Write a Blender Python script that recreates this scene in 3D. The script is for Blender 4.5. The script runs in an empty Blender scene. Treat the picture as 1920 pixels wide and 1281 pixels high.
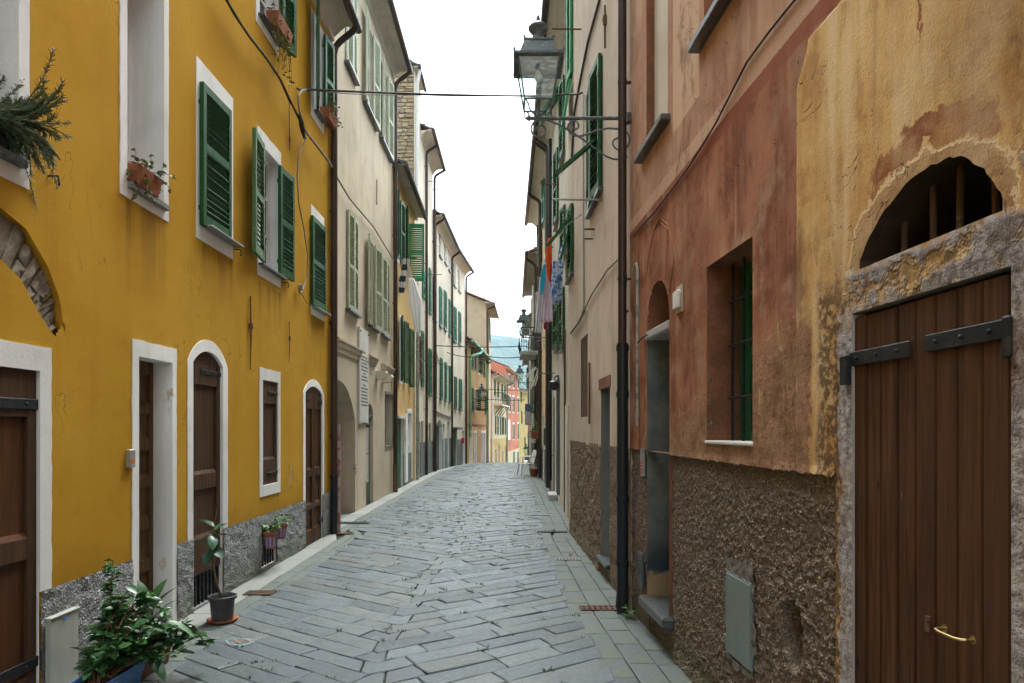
import bpy, math, random
from mathutils import Vector, Matrix, noise as mn
rnd = random.Random(7)
R = math.radians
SC = bpy.context.scene
COL = SC.collection

# ------------------------------------------------------------------ camera, sky, sun, exposure
EYE = 1.6
F, HX, HY = 1280.0, 960.0, 805.0          # focal length and horizon in photo pixels
cam_d = bpy.data.cameras.new("camera")
cam = bpy.data.objects.new("camera", cam_d)
COL.objects.link(cam)
cam.location = (0, 0, EYE)
cam.rotation_euler = (R(90), 0, 0)
cam_d.sensor_width = 36.0
cam_d.lens = 24.0
cam_d.shift_y = (HY - 640.5) / 1920.0
cam_d.clip_start = 0.05
cam_d.clip_end = 9000
SC.camera = cam

SUN_EL, SUN_AZ = R(66), R(8)
world = bpy.data.worlds.new("World")
SC.world = world
world.use_nodes = True
wn = world.node_tree
for n in list(wn.nodes):
    wn.nodes.remove(n)
w_out = wn.nodes.new("ShaderNodeOutputWorld")
w_bg = wn.nodes.new("ShaderNodeBackground")
w_hs = wn.nodes.new("ShaderNodeHueSaturation")
w_sky = wn.nodes.new("ShaderNodeTexSky")
w_sky.sky_type = 'NISHITA'
w_sky.sun_disc = False
w_sky.sun_elevation = SUN_EL
w_sky.sun_rotation = SUN_AZ
w_sky.air_density = 1.0
w_sky.dust_density = 4.0
w_sky.ozone_density = 1.0
w_hs.inputs["Saturation"].default_value = 0.12
w_hs.inputs["Value"].default_value = 1.0
wn.links.new(w_sky.outputs[0], w_hs.inputs["Color"])
w_mx = wn.nodes.new("ShaderNodeMix")          # thin overcast: a slightly cool white
w_mx.data_type = 'RGBA'
w_mx.blend_type = 'MULTIPLY'
w_mx.inputs[0].default_value = 1.0
w_mx.inputs[7].default_value = (0.93, 1.0, 1.01, 1)
wn.links.new(w_hs.outputs[0], w_mx.inputs[6])
wn.links.new(w_mx.outputs[2], w_bg.inputs["Color"])
w_bg.inputs["Strength"].default_value = 0.15
wn.links.new(w_bg.outputs[0], w_out.inputs["Surface"])

sun_d = bpy.data.lights.new("sun", 'SUN')
sun_d.energy = 1.0
sun_d.angle = R(40)
sun_d.color = (1.0, 0.98, 0.88)
sun = bpy.data.objects.new("sun", sun_d)
COL.objects.link(sun)
sun.rotation_euler = (R(90) - SUN_EL, 0, R(180) - SUN_AZ)

SC.view_settings.view_transform = 'Standard'
SC.view_settings.look = 'None'
SC.view_settings.exposure = 2.22
SC.view_settings.gamma = 1.0
SC.view_settings.use_curve_mapping = False
SC.cycles.max_bounces = 8
SC.cycles.diffuse_bounces = 4
SC.cycles.glossy_bounces = 2
SC.cycles.volume_bounces = 0
SC.cycles.use_adaptive_sampling = True
SC.cycles.adaptive_threshold = 0.03
SC.cycles.adaptive_min_samples = 16
SC.cycles.transparent_max_bounces = 12
SC.cycles.use_denoising = True
SC.cycles.sample_clamp_indirect = 8.0

# ------------------------------------------------------------------ mesh helpers
class MB:
    """Collects faces; build() links them as one mesh object."""
    def __init__(s):
        s.v, s.f, s.m = [], [], []
    def add(s, vs, fs, mi=0):
        b = len(s.v)
        s.v += [tuple(p) for p in vs]
        s.f += [tuple(i + b for i in f) for f in fs]
        s.m += [mi] * len(fs)
        return s
    def quad(s, a, b, c, d, mi=0):
        return s.add([a, b, c, d], [(0, 1, 2, 3)], mi)
    def box(s, x0, x1, y0, y1, z0, z1, mi=0):
        x0, x1 = min(x0, x1), max(x0, x1); y0, y1 = min(y0, y1), max(y0, y1); z0, z1 = min(z0, z1), max(z0, z1)
        vs = [(x, y, z) for x in (x0, x1) for y in (y0, y1) for z in (z0, z1)]
        return s.add(vs, [(0, 1, 3, 2), (4, 6, 7, 5), (0, 4, 5, 1), (2, 3, 7, 6), (0, 2, 6, 4), (1, 5, 7, 3)], mi)
    def cbox(s, x0, x1, y0, y1, z0, z1, c=0.005, mi=0):
        """box with chamfered edges"""
        x0, x1 = min(x0, x1), max(x0, x1); y0, y1 = min(y0, y1), max(y0, y1); z0, z1 = min(z0, z1), max(z0, z1)
        c = min(c, (x1-x0)*.45, (y1-y0)*.45, (z1-z0)*.45)
        vs, idx = [], {}
        for i, X in enumerate((x0, x1)):
            for j, Y in enumerate((y0, y1)):
                for k, Z in enumerate((z0, z1)):
                    ix, iy, iz = (c if i == 0 else -c), (c if j == 0 else -c), (c if k == 0 else -c)
                    idx[i, j, k, 'x'] = len(vs); vs.append((X, Y+iy, Z+iz))
                    idx[i, j, k, 'y'] = len(vs); vs.append((X+ix, Y, Z+iz))
                    idx[i, j, k, 'z'] = len(vs); vs.append((X+ix, Y+iy, Z))
        fs = []
        for i in (0, 1):
            q = [idx[i, 0, 0, 'x'], idx[i, 1, 0, 'x'], idx[i, 1, 1, 'x'], idx[i, 0, 1, 'x']]
            fs.append(q if i else q[::-1])
            q = [idx[0, i, 0, 'y'], idx[0, i, 1, 'y'], idx[1, i, 1, 'y'], idx[1, i, 0, 'y']]
            fs.append(q if i else q[::-1])
            q = [idx[0, 0, i, 'z'], idx[1, 0, i, 'z'], idx[1, 1, i, 'z'], idx[0, 1, i, 'z']]
            fs.append(q if i else q[::-1])
        for a in (0, 1):
            for b in (0, 1):
                fs.append([idx[0, a, b, 'y'], idx[0, a, b, 'z'], idx[1, a, b, 'z'], idx[1, a, b, 'y']])
                fs.append([idx[a, 0, b, 'x'], idx[a, 0, b, 'z'], idx[a, 1, b, 'z'], idx[a, 1, b, 'x']])
                fs.append([idx[a, b, 0, 'x'], idx[a, b, 0, 'y'], idx[a, b, 1, 'y'], idx[a, b, 1, 'x']])
        for i in (0, 1):
            for j in (0, 1):
                for k in (0, 1):
                    fs.append([idx[i, j, k, 'x'], idx[i, j, k, 'y'], idx[i, j, k, 'z']])
        ctr = Vector(((x0+x1)/2, (y0+y1)/2, (z0+z1)/2))
        out = []
        for f in fs:
            p = [Vector(vs[i]) for i in f]
            n = (p[1]-p[0]).cross(p[2]-p[0])
            m = sum(p, Vector())/len(p) - ctr
            out.append(tuple(f) if n.dot(m) >= 0 else tuple(f[::-1]))
        return s.add(vs, out, mi)
    def tube(s, pts, r, n=8, mi=0, caps=True, closed=False):
        pts = [Vector(p) for p in pts]
        N = len(pts)
        rs = r if isinstance(r, (list, tuple)) else [r]*N
        vs, fs = [], []
        t0 = (pts[1]-pts[0]).normalized()
        up = Vector((0, 0, 1)) if abs(t0.z) < .9 else Vector((1, 0, 0))
        a = t0.cross(up).normalized()
        for i, p in enumerate(pts):
            t = (pts[min(i+1, N-1)] - pts[max(i-1, 0)]).normalized()
            a = (a - t*a.dot(t)).normalized()
            b = t.cross(a)
            for k in range(n):
                an = 2*math.pi*k/n
                vs.append(p + (a*math.cos(an) + b*math.sin(an))*rs[i])
        for i in range(N-1):
            for k in range(n):
                k2 = (k+1) % n
                fs.append((i*n+k, i*n+k2, (i+1)*n+k2, (i+1)*n+k))
        if caps:
            fs.append(tuple(range(n-1, -1, -1)))
            fs.append(tuple((N-1)*n+k for k in range(n)))
        return s.add(vs, fs, mi)
    def lathe(s, prof, n=16, c=(0, 0, 0), mi=0, ang0=0.0):
        """prof: list of (radius, z)"""
        vs, fs = [], []
        for r_, z in prof:
            for k in range(n):
                an = ang0 + 2*math.pi*k/n
                vs.append((c[0]+r_*math.cos(an), c[1]+r_*math.sin(an), c[2]+z))
        for i in range(len(prof)-1):
            for k in range(n):
                k2 = (k+1) % n
                fs.append((i*n+k, i*n+k2, (i+1)*n+k2, (i+1)*n+k))
        fs.append(tuple(range(n-1, -1, -1)))
        fs.append(tuple((len(prof)-1)*n+k for k in range(n)))
        return s.add(vs, fs, mi)
    def prism(s, poly, o0, o1, mi=0):
        """poly in (x,z), extruded along y from o0 to o1"""
        n = len(poly)
        vs = [(p[0], o0, p[1]) for p in poly] + [(p[0], o1, p[1]) for p in poly]
        fs = [tuple(range(n)), tuple(range(2*n-1, n-1, -1))]
        for i in range(n):
            j = (i+1) % n
            fs.append((i, i+n, j+n, j))
        return s.add(vs, fs, mi)
    def grid(s, fn, nu, nv, mi=0):
        vs = [fn(i/nu, j/nv) for j in range(nv+1) for i in range(nu+1)]
        fs = [(j*(nu+1)+i, j*(nu+1)+i+1, (j+1)*(nu+1)+i+1, (j+1)*(nu+1)+i) for j in range(nv) for i in range(nu)]
        return s.add(vs, fs, mi)
    def mesh(s, name, mats, flip=False, smooth=False):
        me = bpy.data.meshes.new(name)
        v = [(x, -y, z) for x, y, z in s.v] if flip else s.v
        f = [t[::-1] for t in s.f] if flip else s.f
        me.from_pydata(v, [], f)
        mats = mats if isinstance(mats, (list, tuple)) else [mats]
        for m in mats:
            me.materials.append(m)
        if len(mats) > 1:
            me.polygons.foreach_set("material_index", s.m)
        if smooth:
            me.polygons.foreach_set("use_smooth", [True]*len(me.polygons))
            if smooth != 'all':
                me.set_sharp_from_angle(angle=R(40))
        me.update()
        return me
    def build(s, name, mats, parent=None, flip=False, smooth=False, loc=None, rot=None, **props):
        return place(name, s.mesh(name, mats, flip, smooth), parent, loc, rot, **props)

def place(name, data, parent=None, loc=None, rot=None, **props):
    o = bpy.data.objects.new(name, data)
    COL.objects.link(o)
    if parent is not None:
        o.parent = parent
    if loc is not None:
        o.location = loc
    if rot is not None:
        o.rotation_euler = rot
    for k, v in props.items():
        if v is not None:
            o[k] = v
    return o

def thing(name, label, cat, loc=(0, 0, 0), rotz=0.0, group=None):
    o = place(name, None, None, loc, (0, 0, rotz), label=label, category=cat, group=group)
    o.empty_display_size = 0.1
    return o

def fractal(x, y, z, oct=4):
    a, t, f = .5, 0., 1.
    for _ in range(oct):
        t += a*mn.noise(Vector((x*f, y*f, z*f)))
        a *= .5; f *= 2.03
    return t

def at(px, py, Y):
    """point in the place that photo pixel (px,py) shows at distance Y"""
    return Vector(((px-HX)/F*Y, Y, EYE + (HY-py)/F*Y))

# ground height along the street: level, then falling away beyond a crest
_G = [(-60, 0), (20, 0), (26, -.05), (31, -.14), (36, -.25), (40, -.38), (44, -.58), (48, -.9), (54, -1.4), (60, -1.85), (75, -2.7), (93, -3.5), (140, -6), (400, -14), (9000, -14)]
def zg(y):
    for (a, za), (b, zb) in zip(_G, _G[1:]):
        if y <= b:
            t = (y-a)/(b-a)
            return za + (zb-za)*t
    return _G[-1][1]

# ------------------------------------------------------------------ material helpers
class NT:
    def __init__(s, name, rough=.8, spec=.3, metal=0.0):
        s.mat = bpy.data.materials.new(name)
        s.mat.use_nodes = True
        s.t = s.mat.node_tree
        s.b = s.t.nodes["Principled BSDF"]
        s.b.inputs["Roughness"].default_value = rough
        s.b.inputs["Specular IOR Level"].default_value = spec
        s.b.inputs["Metallic"].default_value = metal
        s._c = None
    def n(s, t):
        return s.t.nodes.new(t)
    def set(s, sock, v):
        if isinstance(v, bpy.types.NodeSocket):
            s.t.links.new(v, sock)
        elif v is not None:
            if isinstance(v, (tuple, list)) and len(v) == 3 and sock.type == 'RGBA':
                v = (*v, 1)
            sock.default_value = v
    def co(s):
        if s._c is None:
            s._c = s.n("ShaderNodeTexCoord")
        return s._c.outputs["Object"]
    def xyz(s):
        n = s.n("ShaderNodeSeparateXYZ"); s.set(n.inputs[0], s.co())
        return n.outputs
    def mp(s, scale=(1, 1, 1), loc=(0, 0, 0), vec=None):
        n = s.n("ShaderNodeMapping")
        s.set(n.inputs["Vector"], vec or s.co())
        n.inputs["Scale"].default_value = scale
        n.inputs["Location"].default_value = loc
        return n.outputs[0]
    def noise(s, scale, detail=4, rough=.55, vec=None, dist=0.0, color=False):
        n = s.n("ShaderNodeTexNoise")
        s.set(n.inputs["Vector"], vec or s.co())
        n.inputs["Scale"].default_value = scale
        n.inputs["Detail"].default_value = detail
        n.inputs["Roughness"].default_value = rough
        n.inputs["Distortion"].default_value = dist
        return n.outputs[1 if color else 0]
    def vor(s, scale, feature='F1', vec=None, out="Distance", rand=1.0):
        n = s.n("ShaderNodeTexVoronoi")
        n.feature = feature
        s.set(n.inputs["Vector"], vec or s.co())
        n.inputs["Scale"].default_value = scale
        n.inputs["Randomness"].default_value = rand
        return n.outputs[out]
    def rng(s, v, a, b, c=0.0, d=1.0, smooth=True):
        n = s.n("ShaderNodeMapRange")
        n.interpolation_type = 'SMOOTHSTEP' if smooth else 'LINEAR'
        n.clamp = True
        s.set(n.inputs[0], v)
        for i, x in zip((1, 2, 3, 4), (a, b, c, d)):
            s.set(n.inputs[i], x)
        return n.outputs[0]
    def math(s, op, a, b=None, c=None):
        n = s.n("ShaderNodeMath"); n.operation = op
        for i, x in enumerate((a, b, c)):
            if x is not None:
                s.set(n.inputs[i], x)
        return n.outputs[0]
    def mul(s, a, b): return s.math('MULTIPLY', a, b)
    def sum(s, a, b): return s.math('ADD', a, b)
    def inv(s, a): return s.math('SUBTRACT', 1.0, a)
    def mix(s, f, a, b, mode='MIX'):
        n = s.n("ShaderNodeMix"); n.data_type = 'RGBA'; n.blend_type = mode
        s.set(n.inputs[0], f); s.set(n.inputs[6], a); s.set(n.inputs[7], b)
        return n.outputs[2]
    def ramp(s, f, stops):
        n = s.n("ShaderNodeValToRGB")
        s.set(n.inputs[0], f)
        el = n.color_ramp.elements
        while len(el) < len(stops):
            el.new(.5)
        for e, (p, c) in zip(el, stops):
            e.position = p; e.color = (*c, 1)
        return n.outputs[0]
    def rand(s):
        o = s.n("ShaderNodeObjectInfo").outputs["Random"]
        g = s.n("ShaderNodeNewGeometry").outputs["Random Per Island"]
        return s.math('FRACT', s.sum(o, g))
    def bump(s, h, strength=.5, dist=.01, normal=None):
        n = s.n("ShaderNodeBump")
        n.inputs["Strength"].default_value = strength
        n.inputs["Distance"].default_value = dist
        s.set(n.inputs["Height"], h)
        if normal is not None:
            s.set(n.inputs["Normal"], normal)
        return n.outputs[0]
    def done(s, col=None, rough=None, normal=None):
        s.set(s.b.inputs["Base Color"], col)
        s.set(s.b.inputs["Roughness"], rough)
        if normal is not None:
            s.set(s.b.inputs["Normal"], normal)
        return s.mat

def sh(c, k):
    return tuple(min(1.0, x*k) for x in c)
def hx(r, g, b):
    """display colour 0..255 to linear"""
    f = lambda x: (x/255/12.92) if x/255 <= .04045 else ((x/255+.055)/1.055)**2.4
    return (f(r), f(g), f(b))

def plaster(name, c, stain=None, amt=.35, grain=70, bump=.35, streak=.25, seed=0.0, chips=None, relief=.5):
    m = NT(name, .9, .05)
    v = m.mp((1, 1, 1), (seed, seed*.7, seed*.3))
    big = m.noise(.55, 3, .5, v)
    mid = m.noise(2.6, 5, .6, v)
    fine = m.noise(grain, 3, .6, v)
    st = m.noise(3.2, 5, .6, m.mp((1, 1, .09), (seed, 0, 0)))
    col = m.mix(m.rng(big, .3, .7), sh(c, .86), sh(c, 1.12))
    col = m.mix(m.rng(mid, .45, .8, 0, amt), col, stain or sh(c, .62))
    col = m.mix(m.rng(st, .5, .78, 0, streak), col, stain or sh(c, .6))
    st2 = m.noise(5.1, 4, .55, m.mp((1, 1, .07), (seed+3, 1, 4)))
    col = m.mix(m.rng(st2, .56, .8, 0, streak*.8), col, sh(c, 1.35))
    col = m.mix(m.rng(fine, .25, .75, 0, .22), col, sh(c, .7))
    h = m.sum(m.mul(fine, .5), m.mul(mid, relief))
    if chips:
        k = m.noise(3.1, 8, .68, m.mp((1, 1, .7), (seed+9, 2, 1)))
        cm = m.rng(k, .66, .672)
        col = m.mix(cm, col, chips)
        h = m.sum(h, m.mul(cm, -.6))
    return m.done(col, .92, m.bump(h, bump, .012))

def paint(name, c, rough=.5, wear=None, wamt=.0, bump=.12, var=.12, spec=.28, metal=0.0, wscale=14):
    m = NT(name, rough, spec, metal)
    a = m.noise(2.0, 4, .6)
    s2 = m.noise(22, 5, .6, m.mp((1, 1, .15)))
    col = m.mix(m.rng(a, .3, .7), sh(c, 1-var), sh(c, 1+var))
    r_ = m.rand()
    col = m.mix(m.mul(r_, .35), col, sh(c, .72))
    col = m.mix(m.rng(s2, .5, .75, 0, .3), col, sh(c, .75))
    if wear:
        w = m.rng(m.noise(wscale, 8, .7), 1-wamt-.25, 1-wamt-.22)
        col = m.mix(w, col, wear)
    return m.done(col, m.rng(s2, .3, .7, rough-.08, rough+.12), m.bump(s2, bump, .004))

def wood(name, c, rough=.6, dark=.55, plank=1.0):
    m = NT(name, rough, .15)
    g = m.noise(9, 8, .65, m.mp((3.0, 3.0, .18)), .6)
    g2 = m.noise(50, 4, .6, m.mp((2, 2, .06)))
    r_ = m.rand()
    col = m.mix(m.rng(g, .3, .75), sh(c, 1.15), sh(c, dark))
    col = m.mix(m.rng(g2, .4, .75, 0, .4), col, sh(c, dark*.8))
    col = m.mix(m.mul(r_, .45), col, sh(c, .6))
    big = m.noise(1.3, 3, .5)
    col = m.mix(m.rng(big, .4, .75, 0, .35), col, sh(c, .65))
    return m.done(col, m.rng(g, .3, .7, rough-.1, rough+.1), m.bump(m.sum(g, g2), .25, .003))

def flat(name, c, rough=.7, spec=.3, metal=0., var=.15, bump=0., scale=20):
    m = NT(name, rough, spec, metal)
    a = m.noise(scale, 4, .6)
    r_ = m.rand()
    col = m.mix(m.rng(a, .3, .7), sh(c, 1-var), sh(c, 1+var))
    col = m.mix(m.mul(r_, .4), col, sh(c, .7))
    return m.done(col, rough, m.bump(a, bump, .006) if bump else None)

def leafmat(name, c, c2, rough=.35):
    m = NT(name, rough, .5)
    r_ = m.rand()
    a = m.noise(30, 3)
    col = m.mix(r_, c, c2)
    col = m.mix(m.rng(a, .4, .8, 0, .3), col, sh(c, .6))
    m.b.inputs["Transmission Weight"].default_value = 0.0
    m.b.inputs["Subsurface Weight"].default_value = 0.0
    return m.done(col, rough)
HAZE = True
# ------------------------------------------------------------------ materials
M = {}
M['yellow'] = plaster('plaster_yellow', (.50, .262, .024), stain=(.34, .17, .02), amt=.4, grain=130, bump=.6, streak=.4, relief=.25)
M['white'] = plaster('paint_white', (.87, .87, .86), stain=(.50, .49, .45), amt=.45, grain=60, bump=.3, streak=.5, chips=(.62, .55, .42))
M['beige'] = plaster('plaster_beige', (.60, .51, .39), stain=(.36, .30, .23), amt=.5, grain=60, bump=.25, streak=.5, seed=3)
M['beige_trim'] = plaster('plaster_trim', (.55, .46, .36), stain=(.3, .26, .2), amt=.5, grain=60, bump=.25, streak=.4, seed=4)
M['ochre'] = plaster('plaster_ochre', (.60, .42, .19), stain=(.40, .28, .15), amt=.5, grain=60, seed=5, streak=.4)
M['pale'] = plaster('plaster_pale', (.70, .63, .52), stain=(.48, .41, .32), amt=.45, grain=50, seed=8, streak=.5)
M['pale2'] = plaster('plaster_cream_white', (.74, .68, .57), stain=(.5, .42, .32), amt=.45, grain=50, seed=11, streak=.5)
M['ochre2'] = plaster('plaster_deep_ochre', (.52, .37, .18), stain=(.38, .28, .16), amt=.5, grain=40, seed=13)
M['peach'] = plaster('plaster_peach', (.52, .42, .29), stain=(.38, .31, .23), amt=.6, grain=40, seed=15)
M['cream'] = plaster('plaster_cream', (.56, .49, .34), stain=(.42, .37, .28), amt=.4, grain=40, seed=17)
M['coral'] = plaster('plaster_coral', (.50, .20, .14), stain=(.38, .16, .11), amt=.4, grain=40, seed=19)
M['lemon'] = plaster('plaster_lemon', (.46, .36, .17), stain=(.34, .27, .15), amt=.5, grain=40, seed=21)
M['rosebeige'] = plaster('plaster_rose_beige', (.60, .50, .41), stain=(.37, .28, .20), amt=.6, grain=70, bump=.3, seed=23, streak=.65, chips=(.5, .42, .34))
M['palegrey'] = plaster('plaster_pale_grey', (.62, .56, .47), stain=(.38, .33, .27), amt=.6, grain=60, seed=25, streak=.6, chips=(.38, .34, .3))
M['straw'] = plaster('plaster_straw', (.72, .57, .35), stain=(.42, .33, .22), amt=.5, grain=60, seed=27, streak=.5)
M['red'] = flat('paint_red', (.62, .05, .035), .6)
M['greyplinth'] = plaster('plinth_grey', (.2, .22, .22), stain=(.12, .13, .13), amt=.5, grain=40, bump=.4, seed=29)
M['cement'] = plaster('cement_smooth', (.21, .225, .22), stain=(.09, .105, .11), amt=.7, grain=60, bump=.3, seed=31, streak=.5)
M['cement_patch'] = plaster('cement_patch', (.21, .20, .18), stain=(.10, .095, .085), amt=.6, grain=34, bump=.9, seed=35, relief=.8)
M['cement_rough'] = plaster('cement_rough', (.46, .45, .44), stain=(.22, .21, .205), amt=.5, grain=34, bump=.9, seed=33, relief=.8)

def roughcast(name, c1, c2, c3, sc=60, bump=1.0, moss=None):
    """thrown render: grains of differing colour standing out of a darker matrix"""
    m = NT(name, .93, .05)
    a = m.noise(sc*.5, 5, .65)
    b = m.noise(3.2, 5, .6)
    d2 = m.noise(9, 5, .65)
    wv = m.n("ShaderNodeVectorMath"); wv.operation = 'MULTIPLY_ADD'
    m.set(wv.inputs[0], m.noise(sc*.8, 2, .5, color=True)); wv.inputs[1].default_value = (.012, .012, .012); m.set(wv.inputs[2], m.co())
    v = m.vor(sc, vec=wv.outputs[0]); vc = m.vor(sc, vec=wv.outputs[0], out="Color")
    sep = m.n("ShaderNodeSeparateColor"); m.set(sep.inputs[0], vc)
    grain = m.rng(v, .15, .62, 1, 0)
    gcol = m.mix(sep.outputs[0], sh(c1, .62), sh(c1, 1.25))
    gcol = m.mix(m.mul(sep.outputs[1], .5), gcol, c3)
    col = m.mix(m.mul(grain, m.rng(a, .3, .6, .35, 1)), c2, gcol)
    col = m.mix(m.rng(b, .48, .72, 0, .5), col, c3)
    col = m.mix(m.rng(d2, .55, .72, 0, .55), col, sh(c2, .7))
    if moss:
        z = m.xyz()[2]
        k = m.mul(m.rng(m.sum(z, m.mul(m.noise(5, 4), .35)), .15, .55, 1, 0), .6)
        col = m.mix(k, col, moss)
    h = m.sum(m.mul(grain, m.sum(m.mul(sep.outputs[2], .7), .3)), m.mul(a, .8))
    return m.done(col, .95, m.bump(h, bump, .012))
M['rc_grey'] = roughcast('roughcast_grey', (.56, .58, .58), (.25, .26, .26), (.34, .355, .35), 52, .9, (.12, .15, .10))
M['rc_brown'] = roughcast('roughcast_brown', (.44, .36, .295), (.17, .133, .105), (.28, .225, .18), 62, 1.0, (.10, .105, .06))
M['rc_tan'] = roughcast('roughcast_tan', (.40, .31, .23), (.20, .15, .11), (.30, .24, .185), 50, 1.0, (.16, .15, .10))

M['green'] = paint('paint_dark_green', (.014, .088, .026), .42, wear=(.05, .14, .055), wamt=.14)
M['green_bright'] = paint('paint_bright_green', (.02, .24, .085), .45)  # a brighter green for a few of the shutters
M['green_lit'] = paint('paint_worn_green_lit', (.075, .165, .065), .6, wear=(.15, .24, .13), wamt=.2)  # light falling on the leaf mixed into its green, plus worn spots
M['teal'] = paint('paint_teal_green', (.03, .19, .13), .5)
M['sage'] = paint('paint_sage', (.40, .44, .30), .6, wear=(.5, .5, .4), wamt=.2)
M['sage_lt'] = paint('paint_pale_sage', (.50, .56, .44), .6, wear=(.6, .62, .52), wamt=.2)
M['doorgreen'] = paint('paint_grey_green', (.065, .095, .08), .6, wear=(.16, .2, .17), wamt=.2)
M['emerald'] = paint('paint_emerald', (.012, .15, .065), .5, wear=(.05, .12, .07), wamt=.2)
M['brown'] = wood('wood_brown', (.095, .050, .028), .55)
M['brown_red'] = wood('wood_red_brown', (.105, .044, .020), .5)
M['walnut'] = wood('wood_walnut', (.14, .075, .034), .45)
m = NT('wood_planks', .6, .15)
g = m.noise(8, 5, .68, m.mp((3.5, 3.5, .16)), .8); g2 = m.noise(55, 5, .6, m.mp((2, 2, .05))); r_ = m.rand(); big = m.noise(1.1, 4, .6)
x, y, z = m.xyz()
col = m.mix(m.rng(g, .3, .72), (.125, .056, .023), (.042, .018, .007))
col = m.mix(m.rng(g2, .42, .72, 0, .55), col, (.030, .014, .008))
col = m.mix(m.mul(r_, .5), col, (.060, .030, .017))
col = m.mix(m.rng(big, .45, .7, 0, .5), col, (.095, .052, .030))
foot = m.mul(m.rng(m.sum(z, m.mul(g, .5)), .25, .75, 1, 0), .55)
col = m.mix(foot, col, (.075, .052, .038))
kn = m.rng(m.vor(2.6, vec=m.mp((2.2, 2.2, 1))), .045, .075, 1, 0)
col = m.mix(m.mul(kn, .8), col, (.018, .010, .006))
scr = m.rng(m.noise(30, 5, .75, m.mp((1, 1, .25), (5, 5, 5))), .735, .745)
col = m.mix(m.mul(scr, .7), col, (.36, .29, .22))
M['planks'] = m.done(col, m.rng(g, .3, .7, .52, .75), m.bump(m.sum(g, g2), .45, .004))
M['oldwood'] = wood('wood_old', (.16, .09, .055), .7)
M['iron'] = paint('iron_black', (.026, .031, .036), .45, wear=(.06, .05, .045), wamt=.18, metal=.3)
M['lampiron'] = paint('iron_lamp', (.115, .15, .168), .36, wear=(.2, .24, .25), wamt=.2, metal=.0)
M['rust'] = paint('iron_rusty', (.085, .060, .047), .8, wear=(.14, .075, .045), wamt=.3)
M['pipe'] = paint('pipe_brown', (.060, .036, .028), .35, metal=.1, var=.2)
M['pipeblk'] = paint('pipe_black', (.018, .024, .027), .35, wear=(.09, .05, .035), wamt=.12)
M['pipered'] = paint('pipe_pink', (.33, .135, .115), .6, wear=(.45, .33, .29), wamt=.3, wscale=9)
M['pipegreen'] = paint('pipe_verdigris', (.22, .48, .33), .6)
M['pipeteal'] = paint('pipe_old_green', (.16, .26, .22), .6, wear=(.35, .36, .32), wamt=.3)
M['pipewhite'] = flat('pipe_white', (.7, .7, .68), .5)
M['zinc'] = flat('zinc_grey', (.32, .36, .37), .42, .5, .55)
M['aluminium'] = flat('aluminium', (.5, .5, .5), .35, .5, .7)
M['steelbox'] = paint('steel_cabinet', (.20, .25, .24), .5, var=.1)
M['greybox'] = paint('cabinet_grey', (.40, .41, .37), .6, wear=(.6, .58, .5), wamt=.1, wscale=6)
M['brass'] = flat('brass', (.46, .34, .14), .42, .5, 1.0, var=.3)
M['cable'] = flat('cable_black', (.035, .033, .032), .6)
M['cable_gr'] = flat('cable_grey', (.22, .20, .17), .6)
M['slate'] = flat('slate', (.085, .095, .105), .32, .6, var=.3, bump=.3)
M['slate_dk'] = flat('slate_roof', (.075, .075, .072), .75, .3, var=.35, bump=.4, scale=9)
M['tile'] = flat('roof_tile', (.26, .155, .11), .85, .2, var=.35, bump=.4, scale=8)
M['soffit'] = plaster('soffit_concrete', (.64, .58, .50), stain=(.3, .26, .22), amt=.5, grain=50, seed=41)
M['sofwood'] = plaster('soffit_grey', (.40, .36, .30), stain=(.25, .22, .18), amt=.5, grain=30, seed=43)
M['brickred'] = flat('brick_orange', (.55, .2, .09), .85, .2)
M['marble'] = plaster('marble_plaque', (.62, .61, .57), stain=(.45, .43, .4), amt=.4, grain=30, bump=.08, seed=45)
M['ink'] = flat('inscription_ink', (.16, .15, .15), .7)
M['paper'] = flat('poster_paper', (.48, .47, .46), .8)
M['dark'] = flat('interior_dark', (.03, .03, .03), .9)
M['terracotta'] = flat('terracotta', (.34, .12, .06), .75, .25, bump=.1)
M['terra_br'] = flat('terracotta_brown', (.22, .10, .06), .6, .3)
M['blackpot'] = flat('plastic_dark_grey', (.055, .06, .064), .5, .4)
M['blue'] = flat('plastic_blue', (.06, .22, .52), .45, .4)
M['lilac'] = flat('paint_lilac', (.30, .30, .62), .7)
M['soil'] = flat('soil', (.045, .032, .024), .95, .1, bump=.6)
M['plaswhite'] = flat('plastic_white', (.78, .78, .76), .45, .4)
M['ivory'] = flat('lamp_ivory', (.66, .60, .48), .5)
M['leaf'] = leafmat('leaf_glossy', (.016, .075, .026), (.06, .15, .045), .3)
M['leaf_lt'] = leafmat('leaf_light', (.09, .22, .05), (.16, .30, .06), .45)
M['leaf_rub'] = leafmat('leaf_rubber', (.020, .075, .04), (.03, .10, .05), .25)
M['leaf_yel'] = leafmat('leaf_yellowish', (.22, .26, .04), (.13, .2, .04), .5)
M['leaf_pur'] = leafmat('leaf_purple', (.2, .06, .1), (.12, .05, .06), .6)
M['rosemary'] = leafmat('rosemary_needles', (.05, .105, .05), (.11, .17, .09), .6)
M['flower'] = flat('flower_mauve', (.45, .42, .7), .7)
M['stem'] = flat('stem_brown', (.17, .10, .05), .8)
M['grass'] = leafmat('joint_grass', (.05, .10, .025), (.09, .13, .03), .8)
M['deadleaf'] = flat('dead_leaf', (.22, .09, .03), .8)

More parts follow.
